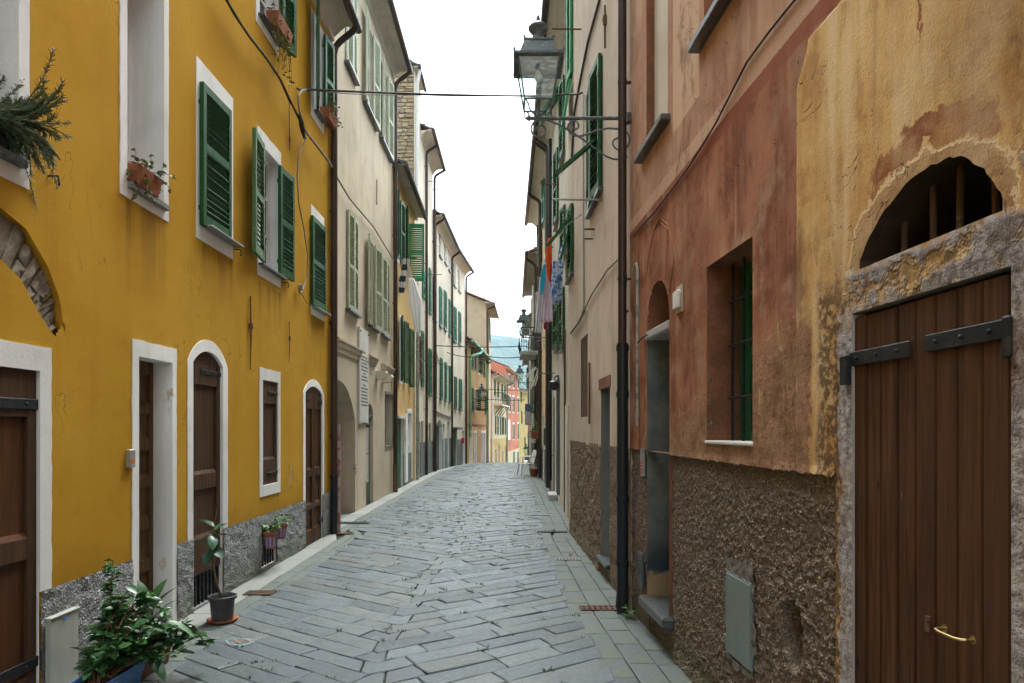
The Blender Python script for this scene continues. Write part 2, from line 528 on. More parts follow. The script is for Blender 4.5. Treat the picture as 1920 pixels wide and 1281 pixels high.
def glass(name, tint, refl=.12, rough=.04):
    m = bpy.data.materials.new(name); m.use_nodes = True
    t = m.node_tree; t.nodes.clear()
    o = t.nodes.new("ShaderNodeOutputMaterial"); mx = t.nodes.new("ShaderNodeMixShader")
    tr = t.nodes.new("ShaderNodeBsdfTransparent"); gl = t.nodes.new("ShaderNodeBsdfGlossy")
    nz = t.nodes.new("ShaderNodeTexNoise"); nz.inputs["Scale"].default_value = 9; nz.inputs["Detail"].default_value = 7
    mr = t.nodes.new("ShaderNodeMapRange"); mr.inputs[1].default_value = .45; mr.inputs[2].default_value = .8
    mr.inputs[3].default_value = refl; mr.inputs[4].default_value = refl+.3
    df = t.nodes.new("ShaderNodeBsdfDiffuse"); df.inputs[0].default_value = (.62, .74, .72, 1)
    m2 = t.nodes.new("ShaderNodeMixShader"); m2.inputs[0].default_value = .6
    tr.inputs[0].default_value = (*tint, 1); gl.inputs["Roughness"].default_value = rough
    t.links.new(nz.outputs[0], mr.inputs[0]); t.links.new(mr.outputs[0], mx.inputs[0])
    t.links.new(gl.outputs[0], m2.inputs[1]); t.links.new(df.outputs[0], m2.inputs[2])
    t.links.new(tr.outputs[0], mx.inputs[1]); t.links.new(m2.outputs[0], mx.inputs[2]); t.links.new(mx.outputs[0], o.inputs[0])
    return m
M['lampglass'] = glass('glass_lantern', (.86, .96, .94), .07)
m = NT('glass_window', .06, .6); M['glass'] = m.done((.02, .025, .028), .06)

# paving stone: blue-grey sandstone slabs
m = NT('paving_stone', .5, .45)
r_ = m.rand()
v = m.mp((1, 1, 1))
a = m.noise(3.0, 5, .65); b = m.noise(26, 5, .65); g = m.noise(160, 3, .6)
r2 = m.math('FRACT', m.mul(r_, 7.31))
col = m.mix(r_, (.050, .068, .082), (.118, .148, .166))
col = m.mix(m.rng(r2, .6, 1.0, 0, .55), col, (.125, .128, .118))
col = m.mix(m.rng(a, .42, .72, 0, .55), col, (.066, .086, .094))
col = m.mix(m.rng(b, .55, .75, 0, .4), col, (.20, .224, .224))
gw = m.n("ShaderNodeNewGeometry").outputs["Position"]
ww = m.noise(.55, 4, .6, gw); w2 = m.noise(2.6, 5, .65, gw); w3 = m.noise(8, 5, .7, gw)
col = m.mix(m.rng(ww, .5, .72, 0, .45), col, (.088, .098, .074))
col = m.mix(m.rng(w2, .56, .72, 0, .5), col, (.062, .072, .074))
col = m.mix(m.rng(w3, .66, .70, 0, .55), col, (.27, .285, .27))
col = m.mix(m.rng(g, .4, .75, 0, .3), col, (.06, .07, .074))
M['paver'] = m.done(col, m.rng(b, .3, .7, .36, .6), m.bump(m.sum(m.mul(b, 1.0), m.mul(g, .4)), .7, .008))
m = NT('side_slab', .6, .4)
r_ = m.rand(); a = m.noise(2.2, 5, .65); b = m.noise(40, 5, .6); g = m.noise(180, 3)
col = m.mix(r_, (.084, .102, .104), (.112, .132, .130))
col = m.mix(m.rng(a, .45, .7, 0, .75), col, (.115, .14, .092))
col = m.mix(m.rng(b, .5, .75, 0, .35), col, (.27, .27, .25))
col = m.mix(m.rng(g, .45, .75, 0, .3), col, (.09, .1, .09))
M['slab'] = m.done(col, .68, m.bump(m.sum(b, g), .25, .004))
m = NT('kerb_slab', .7, .3)
r_ = m.rand(); a = m.noise(3, 5, .65); b = m.noise(60, 5, .6)
col = m.mix(r_, (.21, .22, .21), (.29, .30, .28))
col = m.mix(m.rng(a, .45, .75, 0, .6), col, (.21, .225, .2))
col = m.mix(m.rng(b, .5, .75, 0, .4), col, (.16, .165, .15))
M['kerb'] = m.done(col, .75, m.bump(b, .25, .004))
m = NT('joint_earth', .95, .1)
a = m.noise(5, 5, .65); b = m.noise(60, 4)
col = m.mix(m.rng(a, .45, .7), (.042, .040, .032), (.045, .06, .02))
col = m.mix(m.rng(b, .4, .7, 0, .5), col, (.075, .062, .045))
M['joint'] =  m.done(col, .95, m.bump(b, .5, .01))
m = NT('field_ground', .95, .1)
a = m.noise(.02, 5, .6)
M['field'] = m.done(m.mix(a, (.10, .11, .06), (.16, .14, .09)), .95)
m = NT('hill_forest', .95, .1)
a = m.noise(.012, 5, .65)
M['hill'] = m.done(m.mix(m.rng(a, .35, .65), (.045, .075, .04), (.10, .125, .07)), .95, m.bump(m.noise(.03, 5, .7), 1.0, 30))

# rubble stone
m = NT('rubble_stone', .9, .25)
r_ = m.rand(); a = m.noise(9, 5, .65); b = m.noise(60, 5, .65)
col = m.ramp(r_, [(0, (.26, .20, .12)), (.35, (.40, .31, .18)), (.65, (.50, .42, .29)), (1, (.25, .23, .20))])
col = m.mix(m.rng(a, .45, .7, 0, .5), col, (.18, .15, .11))
col = m.mix(m.rng(b, .5, .75, 0, .4), col, (.5, .45, .36))
M['rubble'] = m.done(col, .92, m.bump(m.sum(a, b), .7, .012))
M['mortar'] = plaster('mortar', (.27, .23, .175), stain=(.16, .13, .1), amt=.6, grain=40, bump=.8, seed=50)
m = NT('voussoir_stone', .9, .25)
r_ = m.rand(); a = m.noise(14, 5, .7); b = m.noise(90, 5, .65)
col = m.mix(r_, (.26, .22, .165), (.38, .345, .29))
col = m.mix(m.rng(a, .42, .68, 0, .65), col, (.13, .115, .095))
M['voussoir'] = m.done(col, .92, m.bump(m.sum(a, m.mul(b, .5)), .9, .02))

def cloth(name, c, dots=None, dscale=30, c2=None, pat='dots'):
    m = NT(name, .85, .15)
    a = m.noise(60, 3)
    col = m.mix(m.rng(a, .3, .7, 0, .3), c, sh(c, .82))
    if dots:
        if pat == 'dots':
            k = m.rng(m.vor(dscale, rand=.35), .16, .2, 1, 0)
        else:
            k = m.rng(m.noise(dscale, 2, .5), .5, .54)
        col = m.mix(k, col, dots)
    if c2:
        s3 = m.xyz()[2]
        k = m.rng(m.math('FRACT', m.mul(s3, 3.2)), .5, .52)
        col = m.mix(k, col, c2)
    mt = m.done(col, .85)
    return mt
M['c_white'] = cloth('cloth_white', (.82, .83, .86))
M['c_stripe'] = cloth('cloth_navy_striped', (.05, .06, .08), c2=(.6, .6, .6))
M['c_beige'] = cloth('cloth_beige', (.68, .6, .5))
M['c_orange'] = cloth('cloth_orange_red', (.80, .095, .02))
M['c_turq'] = cloth('cloth_turquoise', (.05, .48, .68))
M['c_pink'] = cloth('cloth_pink_dotted', (.70, .56, .64), (.4, .25, .4), 24)
M['c_grey'] = cloth('cloth_light_grey', (.62, .61, .62))
M['c_blue'] = cloth('cloth_blue_floral', (.56, .62, .74), (.07, .16, .40), 16, pat='n')
M['c_blue2'] = cloth('cloth_denim', (.10, .16, .28))
M['c_mauve'] = cloth('cloth_greyish_pink', (.52, .46, .47))
M['c_wine'] = cloth('cloth_wine', (.3, .05, .12))
# ------------------------------------------------------------------ houses
def arch_pts(u0, u1, zs, rise, n=12):
    """points of a circular segment from (u0,zs) over the crown to (u1,zs)"""
    w = (u1-u0)/2
    if rise >= w:                       # half ellipse
        return [(u0+w-w*math.cos(math.pi*i/n), zs+rise*math.sin(math.pi*i/n)) for i in range(n+1)]
    rad = (w*w+rise*rise)/(2*rise)
    cz = zs+rise-rad
    a = math.asin(w/rad)
    return [(u0+w+rad*math.sin(-a+2*a*i/n), cz+rad*math.cos(-a+2*a*i/n)) for i in range(n+1)]

class Hole:
    def __init__(s, u0, u1, z0, z1, depth=.15, rise=0.0, rm=1, back=False, skew=0.0, jit=0.0):
        s.skew, s.jit = skew, jit
        s.u0, s.u1 = min(u0, u1), max(u0, u1)
        s.z0, s.z1, s.depth, s.rise, s.rm, s.back = z0, z1, depth, rise, rm, back

class House:
    def __init__(s, name, label, P0, P1, side, ztop, mat, reveal=None, depth=6.0, cat='house', group='houses along the alley'):
        s.P0, s.P1, s.side, s.ztop = Vector(P0), Vector(P1), side, ztop
        d = s.P1-s.P0
        s.L = d.length
        s.e = d/s.L
        s.root = thing(name, label, cat, (P0[0], P0[1], 0), math.atan2(d.y, d.x), group)
        s.flip = side == 'L'
        s.sg = -1 if s.flip else 1
        s.mat, s.rev, s.depth = mat, reveal or mat, depth
        s.holes = []
        # outward normal
        s.nrm = Vector((-s.e.y, s.e.x))*s.sg
    def u(s, px, o=0.0):
        t = (px-HX)/F
        P = s.P0 + s.nrm*o
        return (P.x - t*P.y)/(t*s.e.y - s.e.x)
    def Y(s, px, o=0.0):
        return (s.P0 + s.nrm*o).y + s.u(px, o)*s.e.y
    def z(s, px, py, o=0.0):
        return EYE + (HY-py)/F*s.Y(px, o)
    def uz(s, px, py, o=0.0):
        return s.u(px, o), s.z(px, py, o)
    def p(s, px, py, o=0.0):
        return (s.u(px, o), o, s.z(px, py, o))
    def uy(s, Y):
        return (Y-s.P0.y)/s.e.y
    def world(s, u, o, z):
        q = s.P0 + s.e*u + s.nrm*o
        return Vector((q.x, q.y, z))
    def part(s, name, mb, mat, parent=None, smooth=False, loc=None, rot=None, **kw):
        if loc is not None:
            loc = (loc[0], s.sg*loc[1], loc[2])
        return mb.build(name, mat, parent or s.root, s.flip, smooth, loc, rot, **kw)
    def hole(s, *a, **k):
        h = Hole(*a, **k); s.holes.append(h); return h

    def wall(s, z0=None, extra_cuts=(), skip=None, zback=None):
        """facade with its openings, plus ends, back and floor as one shell"""
        zb = z0 if z0 is not None else min(zg(s.P0.y), zg(s.P1.y)) - .4
        mb = MB()
        us = sorted({0.0, s.L} | {x for h in s.holes for x in (h.u0, h.u1)} | {c[0] for c in extra_cuts} | {c[1] for c in extra_cuts})
        zs = sorted({zb, s.ztop} | {x for h in s.holes for x in (h.z0, h.z1)} | {c[2] for c in extra_cuts} | {c[3] for c in extra_cuts})
        for a, b in zip(us, us[1:]):
            for c, d in zip(zs, zs[1:]):
                um, zm = (a+b)/2, (c+d)/2
                if any(h.u0 < um < h.u1 and h.z0 < zm < h.z1 for h in s.holes):
                    continue
                if any(h[0] < um < h[1] and h[2] < zm < h[3] for h in extra_cuts):
                    continue
                mb.quad((b, 0, c), (a, 0, c), (a, 0, d), (b, 0, d))
        for h in s.holes:
            D = -h.depth
            if h.rise:
                zs_ = h.z1-h.rise
                ap = arch_pts(h.u0, h.u1, zs_, h.rise, 30 if h.jit else 14)
                if h.jit:
                    na = len(ap)-1
                    ap = [(u_-h.skew*math.sin(math.pi*i_/na)**2 + (rnd.uniform(-h.jit, h.jit)*.5 if 0 < i_ < na else 0), z_ + (rnd.uniform(-h.jit, 0) if 0 < i_ < na else 0)) for i_, (u_, z_) in enumerate(ap)]
                for (ua, za), (ub, zb2) in zip(ap, ap[1:]):
                    mb.quad((ub, 0, zb2), (ua, 0, za), (ua, 0, h.z1), (ub, 0, h.z1))
                    mb.quad((ua, 0, za), (ub, 0, zb2), (ub, D, zb2), (ua, D, za), h.rm)
            else:
                zs_ = h.z1
                mb.quad((h.u0, 0, h.z1), (h.u1, 0, h.z1), (h.u1, D, h.z1), (h.u0, D, h.z1), h.rm)
            mb.quad((h.u0, 0, h.z0), (h.u0, 0, zs_), (h.u0, D, zs_), (h.u0, D, h.z0), h.rm)
            mb.quad((h.u1, 0, zs_), (h.u1, 0, h.z0), (h.u1, D, h.z0), (h.u1, D, zs_), h.rm)
            mb.quad((h.u1, 0, h.z0), (h.u0, 0, h.z0), (h.u0, D, h.z0), (h.u1, D, h.z0), h.rm)
            if h.back:
                mb.quad((h.u1, D, h.z0), (h.u0, D, h.z0), (h.u0, D, h.z1), (h.u1, D, h.z1), h.rm)
        # ends, back
        B = -s.depth
        zr = s.ztop + s.depth*.3
        for uu in (0.0, s.L):
            mb.add([(uu, 0, zb), (uu, B, zb), (uu, B, s.ztop), (uu, B/2, s.ztop+s.depth*.5*.42), (uu, 0, s.ztop)], [(0, 1, 2, 3, 4)])
        mb.quad((0, B, zb), (s.L, B, zb), (s.L, B, s.ztop), (0, B, s.ztop))
        s.wallo = s.part('wall', mb, [s.mat, s.rev] + ([s.rev2, s.rev3] if getattr(s, 'rev2', None) else []))
        return s.wallo

    def roof(s, over=.4, mat='slate_dk', sof='soffit', gut='pipe', cornice=True, thick=.07, ends=(0.0, 0.0), gutter=True, gr=.065, tiles=True, tile_len=.30):
        """gable roof sloping up from the eave, soffit, gutter and an uneven edge of slates"""
        zt, B = s.ztop, -s.depth
        sl = .42
        a, b = -ends[0], s.L+ends[1]
        mb = MB()
        ridge = zt + s.depth*.5*sl
        def sec(o, dz):
            return zt + (-o)*sl + dz if o <= 0 else zt + .012 + dz - o*.05
        pr = [(over, .0), (0, .02), (B/2, .02)]
        def sl_z(o): return zt+.02 + (-o)*sl if o > B/2 else ridge - (B/2-o)*sl
        e0 = sl_z(over)
        up = [(over, e0+.10), (B/2, ridge+.14), (B-.2, e0+.10)]
        lo = [(over, e0+.03), (B/2, ridge+.07), (B-.2, e0+.03)]
        for u_ in (a, b):
            mb.add([(u_, o, z) for o, z in up] + [(u_, o, z) for o, z in lo[::-1]], [(0, 1, 4, 5), (1, 2, 3, 4)])
        for q in (up, lo):
            for (o0, z0), (o1, z1) in zip(q, q[1:]):
                mb.quad((a, o0, z0), (b, o0, z0), (b, o1, z1), (a, o1, z1))
        mb.quad((a, over, e0+.03), (b, over, e0+.03), (b, over, e0+.10), (a, over, e0+.10))
        ro = s.part('roof', mb, M[mat])
        # soffit under the overhang and a moulded cornice
        mb = MB()
        prof = [(0.002, zt-.34), (.05, zt-.32), (.05, zt-.26), (.11, zt-.2), (over*.62, zt-.1), (over*.95, zt-.06), (over*.95, e0+.028), (.002, e0+.028)] if cornice else [(.002, zt-.04), (over*.95, e0-.0), (over*.95, e0+.028), (.002, e0+.028)]
        n = len(prof)
        vs = [(u_, o, z) for u_ in (a, b) for o, z in prof]
        fs = [tuple(range(n)), tuple(range(2*n-1, n-1, -1))] + [(i, (i+1) % n, (i+1) % n+n, i+n) for i in range(n)]
        mb.add(vs, fs)
        s.part('eave', mb, M[sof], ro)
        if tiles:
            mb = MB()
            x = a
            while x < b:
                w = tile_len*rnd.uniform(.75, 1.2)
                j = rnd.uniform(-.012, .03); k = rnd.uniform(0, .03)
                for row in range(3):
                    oo = over+.05+j-row*.28
                    zz = sl_z(oo)+.12+row*.012+k*.5
                    mb.box(x+.008, min(x+w, b)-.004, oo-.34, oo, zz, zz+.02)
                x += w
            s.part('roof_slates', mb, M[mat], ro, kind='stuff')
        if gutter:
            mb = MB()
            gz = e0+.02
            mb.tube([(a-.03, over+gr*.7, gz), (b+.03, over+gr*.7, gz-.02)], gr, 10)
            s.part('gutter', mb, M[gut], smooth=True)
            s.gut = (over+gr*.7, gz-gr)
        return ro

    def pipe(s, u_, z0, z1, r=.045, o=.075, mat='pipe', elbow=None, name='downpipe', clips=True, kick=False):
        mb = MB()
        pts = []
        if kick:
            pts += [(u_, o+.06, z0), (u_, o+.02, z0+.12)]
            pts += [(u_, o, z0+.2)]
        else:
            pts += [(u_, o, z0)]
        pts += [(u_, o, z1)]
        if elbow:
            eo, ez = elbow
            for k in range(1, 7):
                t = k/6
                sft = t*t*(3-2*t)
                pts.append((u_, o+(eo-o)*sft, z1+(ez-z1)*(t**.7)))
        mb.tube(pts, r, 10)
        for zz in ([z0+.6+1.7*k for k in range(int((z1-z0)/1.7)+1)] if clips else []):
            if zz < z1:
                mb.lathe([(r*1.12, -.018), (r*1.12, .018)], 10, (u_, o, zz))
                mb.box(u_-.01, u_+.01, -.0, o, zz-.01, zz+.01)
        return s.part(name, mb, M[mat], smooth=True)

    def surround(s, h, ml, mr, mt, mb_, t=.007, mat='white', name='window_surround', zlow=None):
        """band of paint or stone round an opening"""
        mb = MB()
        U0, U1, Z0 = h.u0-ml, h.u1+mr, h.z0-mb_
        if h.rise:
            zs = h.z1-h.rise
            inn = arch_pts(h.u0, h.u1, zs, h.rise)
            out = arch_pts(U0, U1, zs, h.rise+mt)
            zl = h.z0 if zlow is None else zlow
            inn = [(h.u0, zl)] + inn + [(h.u1, zl)]
            out = [(U0, zl)] + out + [(U1, zl)]
        else:
            zl = h.z0 if zlow is None else zlow
            inn = [(h.u0, zl), (h.u0, h.z1), (h.u1, h.z1), (h.u1, zl)]
            out = [(U0, zl), (U0, h.z1+mt), (U1, h.z1+mt), (U1, zl)]
        # hand-painted edge: break long runs up and let the outer line wander a little
        i2, o2 = [], []
        for i in range(len(inn)-1):
            a, b, c, d = Vector(inn[i]), Vector(inn[i+1]), Vector(out[i+1]), Vector(out[i])
            k = max(1, int((c-d).length/.07))
            for q in range(k):
                w = d.lerp(c, q/k)
                if q: w += Vector((rnd.uniform(-.0045, .0045), rnd.uniform(-.0045, .0045)))
                i2.append(tuple(a.lerp(b, q/k))); o2.append(tuple(w))
        inn, out = i2+[inn[-1]], o2+[out[-1]]
        for i in range(len(inn)-1):
            a, b, c, d = inn[i], inn[i+1], out[i+1], out[i]
            mb.quad((a[0], t, a[1]), (b[0], t, b[1]), (c[0], t, c[1]), (d[0], t, d[1]))
            mb.quad((d[0], t, d[1]), (c[0], t, c[1]), (c[0], 0, c[1]), (d[0], 0, d[1]))
            mb.quad((a[0], 0, a[1]), (b[0], 0, b[1]), (b[0], t, b[1]), (a[0], t, a[1]))
        if mb_ > 0:
            mb.box(U0, U1, 0, t, Z0, h.z0)
        return s.part(name, mb, M[mat])

    def leaf(s, hinge, z0, w, h, d, ang, mat, pitch=.05, o=.03, single=False, mid=.5, parent=None, solid=False, tilt=0.0):
        """one louvred shutter leaf; d = which way it closes, ang = opened by"""
        fm, sm, zsl = leaf_meshes(round(w, 2), round(h, 2), pitch, mat, mid)
        a = R(ang)
        rz = math.atan2(s.sg*math.sin(a), d*math.cos(a))
        lf = place('shutter', fm, s.root, (hinge, s.sg*o, z0), (tilt, 0, rz))
        if single:
            sl1 = slat_mesh(round(w, 2), mat)
            for zz in zsl:
                place('slat', sl1, lf, (0, 0, zz+rnd.uniform(-.002, .002)), (rnd.uniform(-.10, .10), rnd.uniform(-.006, .006), 0))
        else:
            place('slats', sm, lf, kind='stuff')
        return lf

    def window(s, h, mat='white', panes=(2, 3), o=None, fr=.05):
        """casement with mullions and glass set back in an opening"""
        o = -h.depth+.05 if o is None else o
        mb = MB()
        mb.box(h.u0, h.u0+fr, o-.04, o, h.z0, h.z1); mb.box(h.u1-fr, h.u1, o-.04, o, h.z0, h.z1)
        mb.box(h.u0+fr, h.u1-fr, o-.04, o, h.z1-fr, h.z1); mb.box(h.u0+fr, h.u1-fr, o-.04, o, h.z0, h.z0+fr)
        n, k = panes
        for i in range(1, n):
            x = h.u0+(h.u1-h.u0)*i/n
            mb.box(x-.025, x+.025, o-.035, o-.002, h.z0+fr, h.z1-fr)
        for i in range(1, k):
            zz = h.z0+(h.z1-h.z0)*i/k
            mb.box(h.u0+fr, h.u1-fr, o-.03, o-.006, zz-.012, zz+.012)
        w = s.part('window', mb, M[mat])
        g = MB(); g.quad((h.u1, o-.025, h.z0), (h.u0, o-.025, h.z0), (h.u0, o-.025, h.z1), (h.u1, o-.025, h.z1))
        s.part('pane', g, M['glass'], w)
        return w

    def sill(s, u0, u1, z, out=.07, th=.035, mat='slate', name='sill'):
        mb = MB(); mb.cbox(min(u0, u1), max(u0, u1), -.02, out, z-th, z+.006, .006)
        return s.part(name, mb, M[mat])

_LM = {}
def slat_mesh(w, mat):
    k = ('s', w, mat)
    if k not in _LM:
        mb = MB(); _slat(mb, w, 0)
        _LM[k] = mb.mesh('slat', M[mat])
    return _LM[k]
def _slat(mb, w, z):
    x0, x1, t = .05, w-.05, .0045
    a, b = (-.017, z+.017), (.017, z-.017)
    mb.add([(x, y+dy, zz+dy) for x in (x0, x1) for (y, zz) in (a, b) for dy in (-t, t)],
           [(0, 1, 5, 4), (2, 6, 7, 3), (0, 4, 6, 2), (1, 3, 7, 5), (0, 2, 3, 1), (4, 5, 7, 6)])
def leaf_meshes(w, h, pitch, mat, mid):
    k = (w, h, pitch, mat, mid)
    if k in _LM:
        return _LM[k]
    t = .019
    st = min(.058, w*.2)
    mb = MB()
    mb.cbox(0, st, -t, t, 0, h, .003); mb.cbox(w-st, w, -t, t, 0, h, .003)
    rails = [(0, .10), (h-.075, h)]
    if mid:
        rails.append((h*mid-.035, h*mid+.035))
    for a, b in rails:
        mb.cbox(st, w-st, -t*.92, t*.92, a, b, .003)
    # hinge knuckles and a pull
    for zz in (h*.12, h*.86):
        mb.box(-.012, .07, t, t+.006, zz-.02, zz+.02)
    fm = mb.mesh('shutter', M[mat])
    rails.sort()
    zsl = []
    for (a, b), (c, d) in zip(rails, rails[1:]):
        n = max(1, int((c-b)/pitch))
        zsl += [b+(c-b)*(i+.5)/n for i in range(n)]
    sb = MB()
    for zz in zsl:
        _slat(sb, w, zz)
    _LM[k] = (fm, sb.mesh('slats', M[mat]), zsl)
    return _LM[k]

def strap(h, u0, u1, z, o, parent=None, hh=.032, mat='iron', pin=None):
    """iron strap hinge with bolts and a pin at one end"""
    mb = MB()
    mb.cbox(u0, u1, o, o+.008, z-hh, z+hh, .003)
    n = 3
    for k in range(n):
        uu = u0+(u1-u0)*(k+.5)/n
        mb.lathe([(.007, 0), (.007, .006), (.003, .009)], 8, (0, 0, 0))
        for i in range(len(mb.v)-24, len(mb.v)):
            x, y, z_ = mb.v[i]
            mb.v[i] = (uu+x, o+.008+z_, z+y)
    if pin is not None:
        mb.tube([(pin, o+.006, z-hh*2.1), (pin, o+.006, z+hh*2.1)], .011, 8)
    return h.part('strap_hinge', mb, M[mat], parent)

def panel_door(h, u0, u1, z0, z1, o, mat='brown', rise=0.0, splits=((.12, .46), (.54, .93)), stile=.07, th=.04, pmat=None, name='door', leaves=1):
    """framed door with sunken panels and a bright lower bead on each"""
    mb = MB()
    W = (u1-u0)/leaves
    for L in range(leaves):
        a, b = u0+W*L+.003, u0+W*(L+1)-.003
        top = z1-rise if rise else z1
        mb.cbox(a, a+stile, o-th, o, z0, top, .004); mb.cbox(b-stile, b, o-th, o, z0, top, .004)
        zz = [z0]
        H = top-z0
        for s0, s1 in splits:
            zz += [z0+H*s0, z0+H*s1]
        zz.append(top)
        for i in range(0, len(zz), 2):
            mb.cbox(a+stile, b-stile, o-th, o-.001, zz[i], zz[i+1], .004)
    if rise:
        ap = arch_pts(u0, u1, z1-rise, rise, 10)
        mb.prism([(p[0], p[1]) for p in ap], o-th, o-.001)
    d = h.part(name, mb, M[mat])
    for L in range(leaves):
        a, b = u0+W*L+stile, u0+W*(L+1)-stile
        for s0, s1 in splits:
            p = MB()
            q0, q1 = z0+H*s0, z0+H*s1
            p.box(a, b, o-th*.8, o-th*.55, q0, q1)
            p.add([(a, o-th*.55, q0), (b, o-th*.55, q0), (b, o-.002, q0-.0), (a, o-.002, q0-.0),
                   (a, o-th*.55, q0+.03), (b, o-th*.55, q0+.03)], [(2, 3, 4, 5)])
            h.part('panel', p, M[pmat or mat], d)
    return d

def planks(h, u0, u1, z0, z1, o, mat, n, parent=None, name='plank', jig=.004, th=.03, gap=.004):
    w = (u1-u0)/n
    for k in range(n):
        mb = MB()
        mb.cbox(u0+k*w+gap/2, u0+(k+1)*w-gap/2, o-th, o+rnd.uniform(-jig, 0), z0, z1, .004)
        h.part(name, mb, M[mat], parent)

def rough_grid(h, u0, u1, z0, z1, o, mat, step=.02, amp=.012, freq=14, name='rough_base', cuts=(), extra=None, keep=None, floor=None):
    """wall skin with real relief, holes cut out cell by cell"""
    nu, nz = max(2, int((u1-u0)/step)), max(2, int((z1-z0)/step))
    mb = MB()
    idx = {}
    def vid(i, j):
        if (i, j) not in idx:
            uu, zz = u0+(u1-u0)*i/nu, z0+(z1-z0)*j/nz
            d = amp*2*fractal(uu*freq, 3.3, zz*freq, 4) + amp*1.4*fractal(uu*3, 9.1, zz*3, 2)
            if extra:
                d += extra(uu, zz)
            if i in (0, nu): d = min(d, 0)
            if floor is not None: d = max(d, floor-o)
            idx[i, j] = len(mb.v); mb.v.append((uu, o+d, zz))
        return idx[i, j]
    for i in range(nu):
        for j in range(nz):
            um, zm = u0+(u1-u0)*(i+.5)/nu, z0+(z1-z0)*(j+.5)/nz
            if any(c[0] < um < c[1] and c[2] < zm < c[3] for c in cuts):
                continue
            if keep and not keep(um, zm):
                continue
            mb.f.append((vid(i+1, j), vid(i, j), vid(i, j+1), vid(i+1, j+1))); mb.m.append(0)
    return h.part(name, mb, M[mat], smooth='all')
# ------------------------------------------------------------------ ground, street, hills
def lerp_line(pts, y):
    for (y0, x0), (y1, x1) in zip(pts, pts[1:]):
        if y <= y1:
            t = (y-y0)/(y1-y0)
            return x0+(x1-x0)*t
    return pts[-1][1]
WL = [(-8, -2.76), (10.45, -2.76), (10.46, -3.0), (17.1, -3.0), (26.3, -3.06), (31.5, -2.83), (35.6, -2.45), (46, -1.72), (52, -1.62), (61, -.5), (76, .75), (92, 1.9)]
WR = [(-8, 1.864), (5.95, 1.027), (10.5, .90), (10.6, 1.02), (17.6, 1.0), (25, .94), (33, .96), (46, 1.05), (60, 1.6), (92, 3.6)]

ys = [-60, -20, -8, 0, 10, 20, 26, 31, 36, 40, 44, 48, 54, 60, 75, 93, 140, 400, 1200, 6000]
xs = [-6000, -1500, -300, -40, -8, 0, 8, 40, 300, 1500, 6000]
mb = MB()
vs = [(x, y, zg(y)-.012) for y in ys for x in xs]
n = len(xs)
mb.add(vs, [(j*n+i, j*n+i+1, (j+1)*n+i+1, (j+1)*n+i) for j in range(len(ys)-1) for i in range(n-1)])
mb.build('ground', M['field'], kind='structure')

mb = MB()
yy = [-8+.5*i for i in range(int(104/.5))]
for a, b in zip(yy, yy[1:]):
    mb.quad((lerp_line(WL, a)-.3, a, zg(a)-.004), (lerp_line(WR, a)+.3, a, zg(a)-.004), (lerp_line(WR, b)+.3, b, zg(b)-.004), (lerp_line(WL, b)-.3, b, zg(b)-.004))
street = mb.build('street', M['joint'], kind='structure')

XA = -.86
SL = math.tan(R(35))
CW = .232
stones = []
def XL(y): return lerp_line(WL, y) + (.5 if y < 10.4 else .52 if y < 30 else .35)
def XR(y): return lerp_line(WR, y) - (.50 if y < 30 else .4)
rs = random.Random(3)
def stone_poly(corners, jit, gap):
    c = sum((Vector(p) for p in corners), Vector((0, 0)))/len(corners)
    pts = []
    for i in range(len(corners)):
        p, q = Vector(corners[i]), Vector(corners[(i+1) % len(corners)])
        pts.append(p + Vector((rs.uniform(-jit, jit), rs.uniform(-jit, jit))))
        pts.append(p.lerp(q, .5) + Vector((rs.uniform(-jit, jit), rs.uniform(-jit, jit)))*.7)
    out = []
    for p in pts:
        d = (c-p)
        out.append(p + d.normalized()*min(gap, d.length*.3))
    return out
def stone_mesh(mb, poly, y0, h0, cham, tiltx, tilty, ox=0, oy=0, oz=0):
    n = len(poly)
    c = sum(poly, Vector((0, 0)))/n
    base, mid, top = [], [], []
    for p in poly:
        d = p-c
        z = zg(p.y)
        tz = d.x*tiltx + d.y*tilty + rs.uniform(-.0015, .0015)
        base.append((p.x-ox, p.y-oy, z-.02-oz))
        mid.append((p.x-ox, p.y-oy, z+h0-cham+tz-oz))
        k = 1-min(.25, cham*1.6/max(d.length, .01))
        q = c+d*k
        top.append((q.x-ox, q.y-oy, z+h0+tz+rs.uniform(-.001, .001)-oz))
    vs = base+mid+top+[(c.x-ox, c.y-oy, zg(c.y)+h0+rs.uniform(.0, .005)-oz)]
    fs = []
    for i in range(n):
        j = (i+1) % n
        fs += [(i, j, n+j, n+i), (n+i, n+j, 2*n+j, 2*n+i), (2*n+i, 2*n+j, 3*n)]
    mb.add(vs, fs)
near = []; far = MB(); nfar = 0
v0 = 2.6
k = 0
def XAf(v): return XA + .08*math.sin(v*.83) + .03*math.sin(v*2.1+1)
def line(v, X): return v + SL*abs(X-XAf(v))
